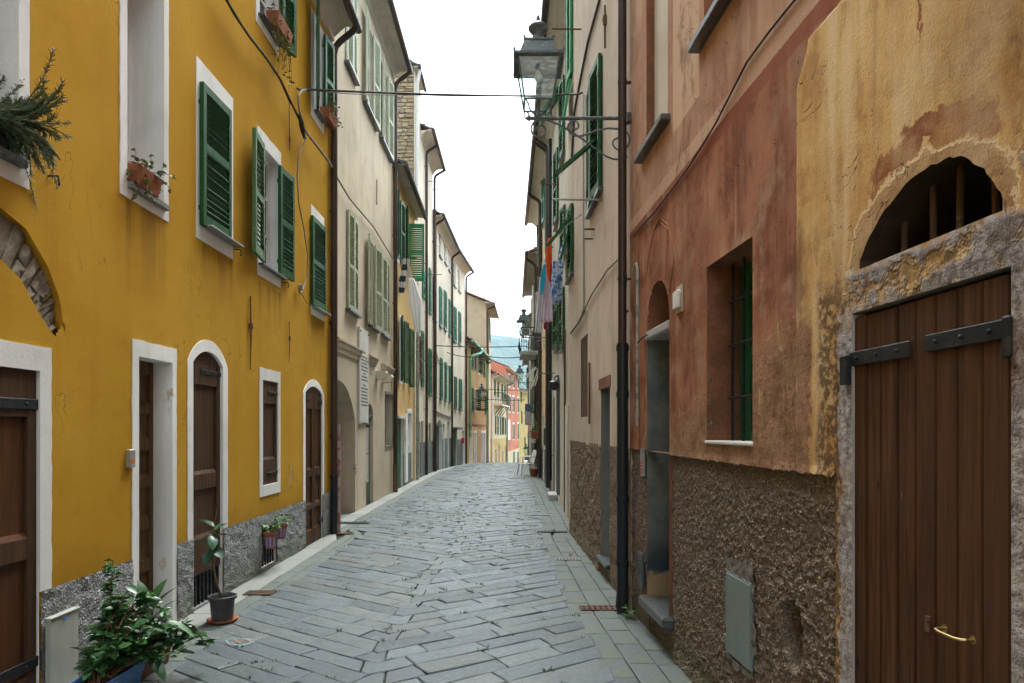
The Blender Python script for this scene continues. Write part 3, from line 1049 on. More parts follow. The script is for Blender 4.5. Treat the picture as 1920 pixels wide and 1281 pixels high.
while v0 < 47:
    w = CW*rs.uniform(.92, 1.1)
    dlt = (rs.uniform(.02, .10) if k % 2 else rs.uniform(-.10, -.02))
    for side in (-1, 1):
        xb, xt = XAf(v0)+dlt, XAf(v0+w)+dlt
        first = True
        while True:
            Lx = rs.uniform(.33, .58)
            if first and k % 2: Lx *= .55
            x2 = xb + side*Lx
            ym = line(v0+w/2, x2)
            lim = XL(ym) if side < 0 else XR(ym)
            last = False
            if (side < 0 and x2 < lim+.17) or (side > 0 and x2 > lim-.17):
                x2 = lim + side*rs.uniform(-.03, .05); last = True
            x2t = x2 - side*w*.45*rs.uniform(.85, 1.15) if not last else x2
            low = [(xb, line(v0, xb)), (x2, line(v0, x2))]
            top = [(x2t, line(v0+w, x2t)), (xt, line(v0+w, xt))]
            if first:
                k0, k1 = XAf(v0), XAf(v0+w)
                if min(xb, x2)+.03 < k0 < max(xb, x2)-.03: low.insert(1, (k0, v0))
                if min(xt, x2t)+.03 < k1 < max(xt, x2t)-.03: top.insert(1, (k1, v0+w))
            quad = low+top
            if side < 0: quad = quad[::-1]
            poly = stone_poly(quad, .0065, .0040)
            cy = sum(p.y for p in poly)/len(poly)
            near.append((cy, poly))
            xb, xt = x2, x2t
            first = False
            if last: break
    v0 += w; k += 1
near.sort(key=lambda t: t[0])
vis = [t for t in near if t[0] > 3.6]
behind = [t for t in near if t[0] <= 3.6]
single = vis[:300]
rest = behind + vis[300:]
for cy, poly in single:
    c = sum(poly, Vector((0, 0)))/len(poly)
    mb = MB()
    stone_mesh(mb, poly, cy, rs.uniform(.014, .022), .0055, rs.uniform(-.012, .012), rs.uniform(-.012, .012), c.x, c.y, 0)
    mb.build('paving_stone', M['paver'], street, loc=(c.x, c.y, 0), smooth=False)
for cy, poly in rest:
    stone_mesh(far, poly, cy, rs.uniform(.013, .021), .005, rs.uniform(-.02, .02), rs.uniform(-.02, .02))
far.build('paving_stones', M['paver'], street, kind='stuff')

# slabs along both walls
def slabs(name, cols, fx, y0, y1, mat, L0, L1, single_to, h0=.014):
    fmb = MB()
    for a, b in cols:
        y = y0 + rs.uniform(0, .3)
        while y < y1:
            L = rs.uniform(L0, L1)
            q = [(fx(y, a), y), (fx(y, b), y), (fx(y+L, b), y+L), (fx(y+L, a), y+L)]
            poly = stone_poly(q, .002, .0035)
            c = sum(poly, Vector((0, 0)))/len(poly)
            if y+L > 3.2 and y < single_to:
                mb = MB()
                stone_mesh(mb, poly, y, h0+rs.uniform(-.002, .002), .004, rs.uniform(-.004, .004), rs.uniform(-.004, .004), c.x, c.y, 0)
                mb.build(name, M[mat], street, loc=(c.x, c.y, 0))
            else:
                stone_mesh(fmb, poly, y, h0+rs.uniform(-.002, .002), .004, 0, 0)
            y += L
    fmb.build(name+'s', M[mat], street, kind='stuff')
def fR(y, t): return XR(y)-.03 + (lerp_line(WR, y)+.04-XR(y)+.03)*t
def fL(y, t): return lerp_line(WL, y)-.02 + (XL(y)+.03-lerp_line(WL, y)+.02)*t
slabs('paving_slab', [(0, .36), (.36, .7), (.7, 1.0)], fR, 2.0, 48, 'slab', .3, .62, 17)
slabs('kerb_slab', [(0, .5)], fL, 2.0, 44, 'kerb', .5, .95, 20, .018)
slabs('paving_slab', [(.5, .76), (.76, 1.0)], fL, 2.0, 44, 'slab', .3, .6, 16)

# moss and grass in the joints
mb = MB()
rg = random.Random(11)
for _ in range(900):
    cy, poly = rg.choice(vis[:520])
    if cy > 17: continue
    i = rg.randrange(len(poly))
    p = poly[i].lerp(poly[(i+1) % len(poly)], rg.random())
    if rg.random() < .68 and cy < 9: continue
    for _b in range(rg.randint(5, 16)):
        q = p + Vector((rg.uniform(-.04, .04), rg.uniform(-.012, .012)))
        an = rg.uniform(0, 6.28); hh = rg.uniform(.012, .04)
        dx, dy = math.cos(an)*.007, math.sin(an)*.007
        z = zg(q.y)+.006
        mb.add([(q.x-dx, q.y-dy, z), (q.x+dx, q.y+dy, z), (q.x+rg.uniform(-.02, .02), q.y+rg.uniform(-.02, .02), z+hh)], [(0, 1, 2)])
mb.build('joint_grass', M['grass'], kind='stuff', label='small green grass tufts growing in the paving joints', category='grass')

# iron drain gratings in the paving
def grate(px, py, w, l, cols, rows, mat, label, slots=True):
    Y = F*EYE/(py-HY)
    X = (px-HX)/F*Y
    z = zg(Y)+.019
    t = thing('drain_grate', label, 'drain grate', (X, Y, z), 0, 'drain gratings in the paving')
    mb = MB()
    mb.box(-w/2, w/2, -l/2, l/2, -.004, .001, 0)
    mb.build('pit', M['dark'], t)
    mb = MB()
    cw, cl = w/cols, l/rows
    bw = min(cw, cl)*.2
    for i in range(cols+1):
        x = -w/2+cw*i
        mb.box(x-bw, x+bw, -l/2-bw, l/2+bw, .0015, .009)
    for j in range(rows+1):
        y = -l/2+cl*j
        mb.box(-w/2-bw, w/2+bw, y-bw, y+bw, .0025, .0085)
    mb.build('grid', M[mat], t)
grate(1121, 1145, .30, .13, 6, 2, 'rust', 'rusty iron drain grate with square holes beside the black downpipe foot')
grate(487, 1116, .26, .16, 9, 1, 'rust', 'rusty slotted drain grate behind the dark plant pot')
grate(979, 987, .52, .07, 14, 1, 'zinc', 'pale narrow channel drain grate in the middle of the paving')
grate(1035, 1000, .46, .12, 9, 1, 'iron', 'dark slotted drain grate in the right-hand slabs')
grate(1064, 1052, .28, .10, 7, 1, 'zinc', 'small drain grate with a dead leaf beside the right wall')
grate(660, 983, .55, .20, 9, 1, 'iron', 'wide dark slotted grate before the arched passage')
grate(645, 1003, .24, .12, 5, 1, 'rust', 'small rusty grate at the foot of the pink pipe')
grate(703, 990, .5, .16, 12, 1, 'zinc', 'grey slotted grate flush in the left-hand slabs')
grate(1010, 968, .36, .07, 8, 1, 'zinc', 'small pale slotted grate farther along the right-hand slabs')

# a chalk drawing on one stone
mb = MB()
def chalk(pts, w=.004):
    for (xa, ya), (xb, yb) in zip(pts, pts[1:]):
        a, b = at(xa, ya, 1) - Vector((0, 0, EYE)), at(xb, yb, 1) - Vector((0, 0, EYE))
        Ya, Yb = F*EYE/(ya-HY), F*EYE/(yb-HY)
        A, B = Vector(((xa-HX)/F*Ya, Ya)), Vector(((xb-HX)/F*Yb, Yb))
        d = (B-A).normalized(); nrm_ = Vector((-d.y, d.x))*w
        mb.quad((*(A-nrm_), .027), (*(B-nrm_), .027), (*(B+nrm_), .027), (*(A+nrm_), .027))
chalk([(424, 1208), (430, 1214), (450, 1217), (468, 1214), (470, 1210), (478, 1209)])
chalk([(424, 1208), (432, 1204), (452, 1203), (474, 1206)])
c1 = mb.build('chalk_drawing', flat('chalk_blue', (.25, .42, .52), .9), label='blue and orange chalk scribble on a paving stone', category='chalk drawing')
mb = MB()
chalk([(432, 1212), (446, 1210), (462, 1205), (470, 1209)]); chalk([(440, 1205), (450, 1213)])
mb.build('orange_line', flat('chalk_orange', (.5, .27, .14), .9), c1)

# distant wooded hill
mb = MB()
def hillfn(a, b):
    x = -2600+5200*a
    y = 1500+1500*b
    rid = 372+40*fractal(x*.0016+5, 1.7, 0, 3)*2 - abs(x+150)*.03
    prof = math.sin(min(1, b*1.35)*math.pi/2)
    return (x, y, -14 + (rid+10*fractal(x*.008, y*.008, 2, 3))*prof)
mb.grid(hillfn, 150, 24)
mb.build('hill', M['hill'], kind='structure', smooth='all')
# ------------------------------------------------------------------ LEFT SIDE
# ---- the yellow house
h = House('yellow_house', 'mustard yellow house with white window surrounds nearest on the left', (-2.76, -6), (-2.76, 10.45), 'L', 7.85, M['yellow'], M['white'])
Yl = h
# upper floor openings
H1 = h.hole(h.u(-130), h.u(33), 3.10, 4.95, .3)
H2 = h.hole(h.u(237), h.u(306), 3.36, 5.15, .32)
H4 = h.hole(h.u(491), h.u(523), h.z(491, 498), h.z(500, 283), .16)
HA = h.hole(h.u(486), h.u(520), 6.12, 7.35, .16)
HB = h.hole(h.u(588), h.u(601), 6.05, 7.30, .16)
# ground floor openings
H5 = h.hole(h.u(-150), h.u(73), -.02, 1.94, .05)
H6 = h.hole(h.u(259), h.u(322), -.02, h.z(319, 680), .17)
H7 = h.hole(h.u(361), h.u(417), -.02, h.z(388, 659), .06, rise=.12)
H8 = h.hole(h.u(492), h.u(521), h.z(492, 911), h.z(492, 712), .05)
H9 = h.hole(h.u(572), h.u(604), -.02, h.z(588, 725), .05, rise=.10)
HG = h.hole(h.u(489), h.u(517), .07, .50, .12)
# blind relieving arch with bare stones over the first door
ARCH_O = [(2.58, 2.20), (2.66, 2.50), (2.80, 2.66), (3.02, 2.79), (3.35, 2.84), (3.68, 2.80), (3.88, 2.737), (4.06, 2.567), (4.166, 2.397), (4.196, 2.27), (4.12, 2.17)]
ARCH_I = [(2.62, 2.19), (2.75, 2.36), (2.95, 2.50), (3.35, 2.585), (3.68, 2.52), (3.84, 2.44), (3.99, 2.27), (4.107, 2.168)]
cut = (h.uy(2.5), h.uy(4.25), 2.1, 2.9)
def yellow_wall():
    m = NT('plaster_yellow_worn', .9, .05)
    x, y, z = m.xyz()
    c = (.47, .245, .021)
    n1 = m.noise(.7, 4, .55); n2 = m.noise(2.4, 5, .62); n3 = m.noise(11, 4, .6); n4 = m.noise(130, 3, .6); n5 = m.noise(320, 2, .5)
    st = m.noise(4.5, 4, .6, m.mp((1, 1, .07))); st2 = m.noise(9, 4, .6, m.mp((1, 1, .05), (4, 1, 2)))
    col = m.mix(m.rng(n1, .3, .7), (.51, .272, .026), (.61, .352, .046))
    col = m.mix(m.rng(n2, .5, .72, 0, .4), col, (.42, .21, .014))
    col = m.mix(m.rng(st, .5, .75, 0, .3), col, (.40, .20, .016))
    col = m.mix(m.rng(st2, .58, .76, 0, .4), col, (.58, .36, .075))
    # trowelled repair patches in a slightly different batch of paint
    rp_ = m.rng(m.sum(m.noise(.9, 2, .4, m.mp((1, 1, 1.3), (13, 0, 8))), m.mul(n3, .03)), .60, .606)
    col = m.mix(m.mul(rp_, .22), col, (.56, .33, .035))
    # grime below each sill, rising damp above the plinth
    for (xa, xb, zs, L_) in ((h.u(237), h.u(310), 3.25, .7), (h.u(378), h.u(436), 3.27, .55), (h.u(484), h.u(527), 3.22, .5), (h.u(487), h.u(522), .93, .25), (h.u(583), h.u(608), 3.2, .5)):
        k = m.mul(m.mul(m.rng(x, xa-.04, xa+.04), m.rng(x, xb-.04, xb+.05, 1, 0)), m.mul(m.rng(z, zs-L_, zs, 0, 1, False), m.rng(z, zs-.002, zs+.002, 1, 0)))
        col = m.mix(m.mul(k, m.rng(st2, .38, .62, .05, .75)), col, (.22, .125, .03))
    dz = m.mul(m.rng(m.sum(z, m.mul(n2, .5)), .75, 1.25, 1, 0), .42)
    col = m.mix(dz, col, (.29, .15, .02))
    # hairline cracks and pale scuffs
    ck = m.math('ABSOLUTE', m.math('SUBTRACT', m.noise(1.4, 4, .6, m.mp((1, 1, .6), (3, 3, 3)), 1.2), .5))
    ckm = m.mul(m.rng(ck, .0015, .004, 1, 0), m.rng(n1, .52, .6))
    col = m.mix(m.mul(ckm, .6), col, (.18, .10, .03))
    sc = m.rng(m.noise(16, 5, .72, m.mp((1, 1, .35), (8, 0, 4))), .715, .73)
    col = m.mix(m.mul(sc, .55), col, (.66, .50, .22))
    col = m.mix(m.rng(n4, .3, .75, 0, .3), col, (.27, .13, .012))
    hh = m.sum(m.sum(m.mul(n4, .5), m.mul(n5, .25)), m.sum(m.mul(n2, .6), m.mul(ckm, -.5)))
    return m.done(col, .92, m.bump(hh, .55, .010))
h.mat = M['yellow'] = yellow_wall()
h.wall(extra_cuts=[cut])
mb = MB()
def ipl(tab, x, lo):
    if x < tab[0][0] or x > tab[-1][0]: return lo
    for (a, za), (b, zb) in zip(tab, tab[1:]):
        if x <= b: return za+(zb-za)*(x-a)/(b-a)
AO = [t for t in ARCH_O if t[0] != 4.12]
n = 90
for i in range(n):
    y0, y1 = 2.5+1.75*i/n, 2.5+1.75*(i+1)/n
    o0, o1 = ipl(AO, y0, 2.17), ipl(AO, y1, 2.17)
    i0, i1 = ipl(ARCH_I, y0, 2.17), ipl(ARCH_I, y1, 2.17)
    if y0 >= 4.1: i0 = i1 = 2.17 + (y0-4.12)*1.2
    if y0 >= 4.196 or y1 <= 2.58:
        o0 = o1 = i0 = i1 = 2.2
    a, b = h.uy(y0), h.uy(y1)
    mb.quad((b, 0, o1), (a, 0, o0), (a, 0, 2.9), (b, 0, 2.9))
    mb.quad((b, 0, 2.1), (a, 0, 2.1), (a, 0, i0), (b, 0, i1))
    if o0 > i0+.005:
        mb.quad((a, 0, o0), (b, 0, o1), (b, -.075, o1), (a, -.075, o0))
        mb.quad((b, 0, i1), (a, 0, i0), (a, -.075, i0), (b, -.075, i1))
mb.quad((h.uy(4.197), 0, 2.1), (h.uy(4.197), 0, 2.4), (h.uy(4.197), -.075, 2.4), (h.uy(4.197), -.075, 2.1))
ra = h.part('relieving_arch', mb, M['yellow'])
mb = MB(); mb.quad((cut[1], -.07, 2.1), (cut[0], -.07, 2.1), (cut[0], -.07, 2.9), (cut[1], -.07, 2.9))
h.part('mortar_bed', mb, M['mortar'], ra)
# voussoirs, radial slabs of rough stone
rv = random.Random(5)
cy, cz = 3.35, 1.72
ang = 24
while ang < 156:
    da = rv.uniform(3.6, 6.6)
    a0, a1 = R(ang), R(ang+da-.55)
    def ray_r(a, tab, lo):
        for r_ in [x*.004 for x in range(100, 330)]:
            y, z = cy+r_*math.cos(a), cz+r_*math.sin(a)
            zz = ipl(tab, y, None)
            if zz is None or (z > zz): return r_
        return .8
    am = (a0+a1)/2
    ri, ro = ray_r(am, ARCH_I, 0)+.004, ray_r(am, AO, 0)-.006
    if ro > ri+.06:
        mid_ = ri+(ro-ri)*rv.uniform(.35, .65)
        segs = [(ri, mid_-.006), (mid_+.006, ro)] if rv.random() < .18 else [(ri, ro)]
        for r0, r1 in segs:
            mb = MB()
            ring = []
            for aa, rr in ((a0, r0), (am, r0-.004), (a1, r0), (a1+rv.uniform(-.012, .012), (r0+r1)/2), (a1, r1), (am, r1+.003), (a0, r1), (a0+rv.uniform(-.012, .012), (r0+r1)/2)):
                ring.append((h.uy(cy+rr*math.cos(aa)), cz+rr*math.sin(aa)))
            c_ = (sum(p[0] for p in ring)/8, sum(p[1] for p in ring)/8)
            vs = [(p[0], -.075, p[1]) for p in ring] + [(c_[0]+(p[0]-c_[0])*.96, -.034+rv.uniform(-.012, .010), c_[1]+(p[1]-c_[1])*.97) for p in ring]
            vs.append((c_[0]+rv.uniform(-.01, .01), -.024+rv.uniform(-.012, .012), c_[1]+rv.uniform(-.02, .02)))
            fs = [(i, (i+1) % 8, 8+(i+1) % 8, 8+i) for i in range(8)] + [(8+i, 8+(i+1) % 8, 16) for i in range(8)]
            mb.add(vs, fs)
            h.part('stone', mb, M['voussoir'], ra)
    ang += da
h.roof(over=.36, sof='soffit', ends=(0, -.02))
# grey rough plinth
cuts = [(HG.u0-.004, HG.u1+.004, HG.z0-.003, HG.z1+.003)]
runs = [(H5.u1+.002, h.u(247)), (h.u(330), H7.u0-.002), (H7.u1+.002, H9.u0-.002), (H9.u1+.002, h.L-.001)]
for ra_, rb_ in runs:
    rough_grid(h, ra_, rb_, -.03, .655, .014, 'rc_grey', .016, .010, 15, 'plinth', cuts, floor=.003)
mb = MB(); mb.box(0, h.uy(2.6), 0, .012, -.03, .655); h.part('plinth', mb, M['rc_grey'])
# surrounds
h.surround(H1, .1, h.u(53)-H1.u1, .1, .135, mat='white')
h.surround(H2, H2.u0-h.u(224), h.u(315)-H2.u1, .1, .10)
H3 = Hole(h.u(379), h.u(428), h.z(400, 428), h.z(400, 160))
mb = MB(); u0, u1 = h.u(367), h.u(436); mb.box(u0, u1, 0, .007, h.z(367, 445), h.z(400, 143)); h.part('window_surround', mb, M['white'])
h.surround(H4, H4.u0-h.u(482), h.u(526)-H4.u1, .16, .13)
mb = MB(); mb.box(h.u(583), h.u(607), 0, .007, h.z(583, 589), h.z(583, 383)); h.part('window_surround', mb, M['white'])
h.surround(HA, HA.u0-h.u(479), .03, .1, .12)
h.surround(HB, HB.u0-h.u(583), h.u(607)-HB.u1, .1, .14)
h.surround(H5, .1, h.u(95)-H5.u1, .145, 0, name='door_surround', zlow=.65)
h.surround(H6, H6.u0-h.u(247), h.u(330)-H6.u1, .12, 0, name='door_surround')
h.surround(H7, H7.u0-h.u(351), h.u(426)-H7.u1, .105, 0, name='door_surround', zlow=.65)
h.surround(H8, H8.u0-h.u(486), h.u(525)-H8.u1, .13, .12)
h.surround(H9, H9.u0-h.u(568), h.u(607)-H9.u1, .10, 0, name='door_surround', zlow=.65)
# windows set in
h.window(H1); h.window(H2); h.window(H4); h.window(HA); h.window(HB)
h.sill(H1.u0-.03, H1.u1+.02, 3.10, .05, .04, 'slate'); h.sill(H2.u0-.0, H2.u1+.02, 3.37, .045, .04, 'rc_grey')
h.sill(h.u(483), h.u(528), h.z(491, 498), .07, .02); h.sill(h.u(378), h.u(440), h.z(380, 424), .10, .012, 'zinc')
h.sill(h.u(584), h.u(609), h.z(585, 577), .10, .012, 'zinc'); h.sill(HB.u0, HB.u1+.05, 6.05, .08, .025); h.sill(HA.u0-.05, HA.u1, 6.12, .08, .025)
# shutters, each slat its own piece
h.leaf(h.u(378, .03), h.z(378, 421, .03), h.u(430, .04)-h.u(378, .03), h.z(378, 152, .03)-h.z(378, 421, .03), 1, 2, 'green', single=True, mid=.56, o=.03)
zz0, zz1 = h.z(491, 491, .04), h.z(491, 270, .04)
h.leaf(h.u(492, .04), zz0, h.u(492, .04)-h.u(467, .06), zz1-zz0, 1, 172, 'green_lit', single=True, o=.05)
h.leaf(h.u(524, .03), zz0, h.u(547, .04)-h.u(524, .03), zz1-zz0, -1, 176, 'green', single=True, o=.03)
h.leaf(h.u(585, .03), h.z(585, 571, .03), h.u(608, .03)-h.u(585, .03), h.z(585, 403, .03)-h.z(585, 571, .03), 1, 1, 'green', single=True, o=.03)
h.leaf(h.u(520), 6.1, .26, 1.3, -1, 160, 'green', single=True, o=.05)
h.leaf(h.u(589), 6.06, .40, 1.34, 1, 163, 'green', single=True, o=.05)
h.leaf(h.u(602), 6.06, .33, 1.26, -1, 172, 'green', single=True, o=.05)
# doors
d = panel_door(h, H5.u0, H5.u1, 0, 1.94, -.012, 'brown', splits=((.10, .44), (.505, .86)), stile=.075, pmat='brown_red')
strap(h, h.u(-90), h.u(74), h.z(40, 757), -.011, d, .03, pin=h.u(77))
strap(h, h.u(-90), h.u(74), .25, -.011, d, .03, pin=h.u(77))
d = panel_door(h, H6.u0-.02, H6.u1+.02, .05, H6.z1, -.15, 'walnut', splits=((.1, .2), (.24, .36), (.4, .52), (.56, .66), (.7, .8), (.84, .95)), stile=.07)
mb = MB(); mb.cbox(H6.u0, H6.u1, -.15, .02, -.02, .05, .006); h.part('threshold', mb, M['slate'])
d = panel_door(h, H7.u0, H7.u1, .31, H7.z1, -.02, 'brown', rise=.12, splits=((.17, .40), (.475, .90)), stile=.075, pmat='brown')
strap(h, h.u(380), h.u(417), h.z(400, 700), -.019, d, .02, pin=h.u(421)); strap(h, h.u(380), h.u(417), h.z(400, 1040), -.019, d, .022, pin=h.u(421))
mb = MB(); mb.cbox(H7.u0, H7.u1, -.06, .0, -.02, .04, .004); h.part('threshold', mb, M['cement'])
mb = MB(); mb.quad((H7.u1, -.058, .04), (H7.u0, -.058, .04), (H7.u0, -.058, .31), (H7.u1, -.058, .31)); h.part('cellar_opening', mb, M['dark'])
for k in range(8):
    mb = MB(); uu = H7.u0+(H7.u1-H7.u0)*(k+.5)/8; mb.box(uu-.009, uu+.009, -.04, -.022, .04, .31); h.part('bar', mb, M['iron'])
d = panel_door(h, H8.u0, H8.u1, H8.z0, H8.z1, -.01, 'brown', splits=((.24, .78),), stile=.05, name='shutter_door')
strap(h, h.u(504), h.u(522), h.z(510, 737), -.009, d, .015, pin=h.u(523)); strap(h, h.u(503), h.u(522), h.z(510, 887), -.009, d, .015, pin=h.u(523))
d = panel_door(h, H9.u0, H9.u1, 0.0, H9.z1, -.01, 'brown', rise=.10, splits=((.1, .24), (.27, .45), (.5, .9)), stile=.06, leaves=2, pmat='brown_red')
for zz in (h.z(588, 752), h.z(588, 982)):
    um = (H9.u0+H9.u1)/2
    strap(h, H9.u0, H9.u0+.16, zz, -.009, d, .025, pin=H9.u0-.01); strap(h, H9.u1-.16, H9.u1, zz, -.009, d, .025, pin=H9.u1+.01)
# vent grille in the plinth
mb = MB(); mb.quad((HG.u1, -.118, HG.z0), (HG.u0, -.118, HG.z0), (HG.u0, -.118, HG.z1), (HG.u1, -.118, HG.z1)); h.part('cellar_opening', mb, M['dark'])
for k in range(6):
    mb = MB(); uu = HG.u0+(HG.u1-HG.u0)*(k+.5)/6; mb.box(uu-.007, uu+.007, -.03, -.012, HG.z0, HG.z1); h.part('bar', mb, M['iron'])
mb = MB()
for zz in (.16, .3, .42): mb.box(HG.u0, HG.u1, -.034, -.028, zz-.008, zz+.008)
h.part('bar', mb, M['iron'])
# iron wall anchors
for (x0, ya, yb, ym) in ((467, 555, 694, 612), (540, 603, 680, 635), (540, 192, 270, 262)):
    mb = MB(); u_ = h.u(x0); r0 = .011 if x0 == 467 else .006
    mb.tube([(u_, .012, h.z(x0, yb)), (u_, .02, h.z(x0, ym+20)), (u_, .014, h.z(x0, ya))], [r0*.4, r0, r0*.7], 6)
    mb.lathe([(r0*1.8, -.03), (r0*2.2, 0), (r0*1.8, .03)], 8, (u_, .02, h.z(x0, ym)))
    h.part('wall_anchor', mb, M['rust'])
# shutter hooks
for (x0, y0) in ((440, 468), (535, 103), (90, 330), (531, 530)):
    mb = MB(); u_, z_ = h.uz(x0, y0)
    mb.tube([(u_, 0, z_), (u_, .06, z_), (u_+.005, .065, z_-.05), (u_+.01, .05, z_-.06)], .006, 6); h.part('shutter_hook', mb, M['iron'])
# intercom
mb = MB(); u0, u1 = h.u(235), h.u(246.5); mb.cbox(u0, u1, 0, .03, h.z(241, 877), h.z(241, 843), .004); ic = h.part('intercom', mb, M['aluminium'])
mb = MB(); mb.box(u0+.012, u1-.012, .0295, .032, h.z(241, 868), h.z(241, 861)); h.part('name_plate', mb, flat('plate_orange', (.6, .2, .06), .5), ic)
# meter cabinet against the plinth
cb = MB(); ua, ub = h.u(93, .05), h.u(146, .05)
cb.cbox(ua, ub, .022, .055, .02, h.z(120, 1152, .05), .004)
c_ = h.part('meter_cabinet', cb, M['greybox'])
mb = MB(); mb.cbox(ua-.008, ub+.008, .022, .062, h.z(120, 1152, .05), h.z(120, 1152, .05)+.012, .003); h.part('lid', mb, M['greybox'], c_)
mb = MB(); mb.tube([(h.u(122, .06), .054, h.z(122, 1160, .06)), (h.u(122, .06), .066, h.z(122, 1160, .06))], .009, 8); h.part('lock', mb, M['blue'], c_)
# downpipes at the far corner
go, gz = h.gut
h.pipe(h.L-.13, .9, 7.25, .048, .07, elbow=(go, gz+.02))
h.pipe(h.L-.03, .9, 7.45, .042, .055, clips=False)
mb = MB(); mb.tube([(h.L-.13, .07, .0), (h.L-.13, .07, .9)], .053, 10); mb.lathe([(.06, 0), (.06, .05)], 10, (h.L-.13, .07, .86)); h.part('downpipe_foot', mb, M['pipeblk'], smooth=True)
mb = MB(); mb.tube([(h.L-.02, .09, -.01), (h.L-.02, .09, 1.68)], .052, 12); h.part('standpipe', mb, M['pipered'], smooth=True)

# ---- the beige house with the plaque
h = House('beige_house', 'tall beige house with sage shutters and a marble plaque beyond the yellow house', (-3.0, 10.45), (-3.0, 17.15), 'L', 10.75, M['beige'], M['beige'])
Bg = h
A1 = h.hole(h.uy(10.62), h.u(666), -.02, 2.45, 2.4, rise=.68)
D1 = h.hole(h.u(686), h.u(700), -.02, h.z(693, 757), .16, rise=.2)
W1 = h.hole(h.u(722), h.u(735), h.z(728, 836), h.z(728, 740), .2)
zl0, zl1, zu0, zu1 = 3.78, 5.58, 8.2, 10.05
WA = h.hole(h.u(649.5), h.u(667.5), zl0, zl1, .12)
WB = h.hole(h.u(691), h.u(700), zl0, zl1, .2)
WC = h.hole(h.u(714), h.u(727), zl0, zl1, .12)
XA_ = h.hole(h.u(647), h.u(665), zu0, zu1, .12)
XB_ = h.hole(h.u(688), h.u(697), zu0, zu1, .2)
XC_ = h.hole(h.u(718), h.u(724.5), zu0, zu1, .2)
h.wall()
mb = MB(); mb.quad((A1.u1+1, -2.4, 0), (A1.u0-1, -2.4, 0), (A1.u0-1, -2.4, 2.6), (A1.u1+1, -2.4, 2.6)); h.part('passage_back', mb, M['beige_trim'])
mb = MB(); mb.quad((A1.u0-.2, -2.4, .0), (A1.u1+.02, -2.4, .0), (A1.u1+.02, .02, .0), (A1.u0-.2, .02, .0)); h.part('passage_floor', mb, M['cement'])
h.roof(over=.40, sof='soffit', tile_len=.4, ends=(0, .05))
for w_ in (WB, XB_, XC_): h.window(w_)
def pair(h, w_, mat, a=4, pitch=.06, o=.03, z0=None, z1=None, mid=.45):
    W = (w_.u1-w_.u0)/2
    h.leaf(w_.u0, w_.z0, W-.004, w_.z1-w_.z0, 1, a, mat, pitch, o, mid=mid)
    h.leaf(w_.u1, w_.z0, W-.004, w_.z1-w_.z0, -1, a, mat, pitch, o, mid=mid)
pair(h, WA, 'sage'); pair(h, WC, 'sage'); pair(h, XA_, 'sage_lt')
h.leaf(WB.u0, zl0, .40, zl1-zl0, 1, 172, 'sage', .06, .04, mid=.45); h.leaf(WB.u1, zl0, .52, zl1-zl0, -1, 175, 'sage', .06, .04, mid=.45)
h.leaf(XB_.u0, zu0, .50, zu1-zu0, 1, 173, 'sage_lt', .06, .04, mid=.45); h.leaf(XB_.u1, zu0, .48, zu1-zu0, -1, 175, 'sage_lt', .06, .04, mid=.45)
h.leaf(XC_.u0, zu0, .50, zu1-zu0, 1, 173, 'sage_lt', .06, .04, mid=.45); h.leaf(XC_.u1, zu0, .50, zu1-zu0, -1, 175, 'sage_lt', .06, .04, mid=.45)
for a, b, z_ in ((647, 670, zl0), (690, 708, zl0), (713, 728, zl0), (645, 666, zu0), (680, 705, zu0), (711, 732, zu0)):
    h.sill(h.u(a), h.u(b), z_, .10, .04)
def ledge(h, xa, xb, ya, yb, out=.09):
    u0, u1 = h.u(xa), h.u(xb); z0, z1 = h.z(xa, yb), h.z(xa, ya)
    mb = MB()
    pr = [(.0, z0), (.03, z0), (.035, z0+(z1-z0)*.3), (.06, z0+(z1-z0)*.45), (.065, z0+(z1-z0)*.7), (out, z0+(z1-z0)*.85), (out, z1), (0, z1+.02)]
    n_ = len(pr)
    vs = [(u_, o, z) for u_ in (u0, u1) for o, z in pr]
    mb.add(vs, [tuple(range(n_)), tuple(range(2*n_-1, n_-1, -1))] + [(i, (i+1) % n_, (i+1) % n_+n_, i+n_) for i in range(n_)])
    h.part('ledge', mb, M['beige_trim'])
ledge(h, 626, 673, 632, 657); ledge(h, 687.5, 703.5, 665, 681); ledge(h, 715, 737, 682, 697)
# marble plaque with lines of lettering
mb = MB(); pu0, pu1 = h.u(670.5), h.u(687); pz0, pz1 = h.z(678, 793), h.z(678, 617)
mb.cbox(pu0, pu1, 0, .045, pz0, pz1, .006); pl = h.part('plaque', mb, M['marble'])
mb = MB()
rp = random.Random(2)
PH = pz1-pz0
for k, fr in enumerate([.25, .30, .335, .37, .405, .44, .475, .51, .545, .60, .635, .67, .705, .74, .775, .81]):
    zz = pz1-PH*fr
    wd = (pu1-pu0)*(.28 if k in (0, 6, 9) else rp.uniform(.6, .82))
    x = (pu0+pu1)/2-wd/2
    while x < (pu0+pu1)/2+wd/2:
        lw = rp.uniform(.02, .045)
        mb.box(x, x+lw*.75, .045, .0465, zz-.014, zz+.014); x += lw
h.part('lettering', mb, M['ink'], pl)
for xx in (pu0+.06, pu1-.06):
    mb = MB(); mb.tube([(xx, .045, pz1-.07), (xx, .06, pz1-.07)], .018, 8); h.part('stud', mb, M['iron'], pl)
for xx in (pu0+.08, pu1-.08):
    mb = MB(); mb.box(xx-.03, xx+.03, 0, .06, pz0-.03, pz0); h.part('bracket', mb, M['marble'], pl)
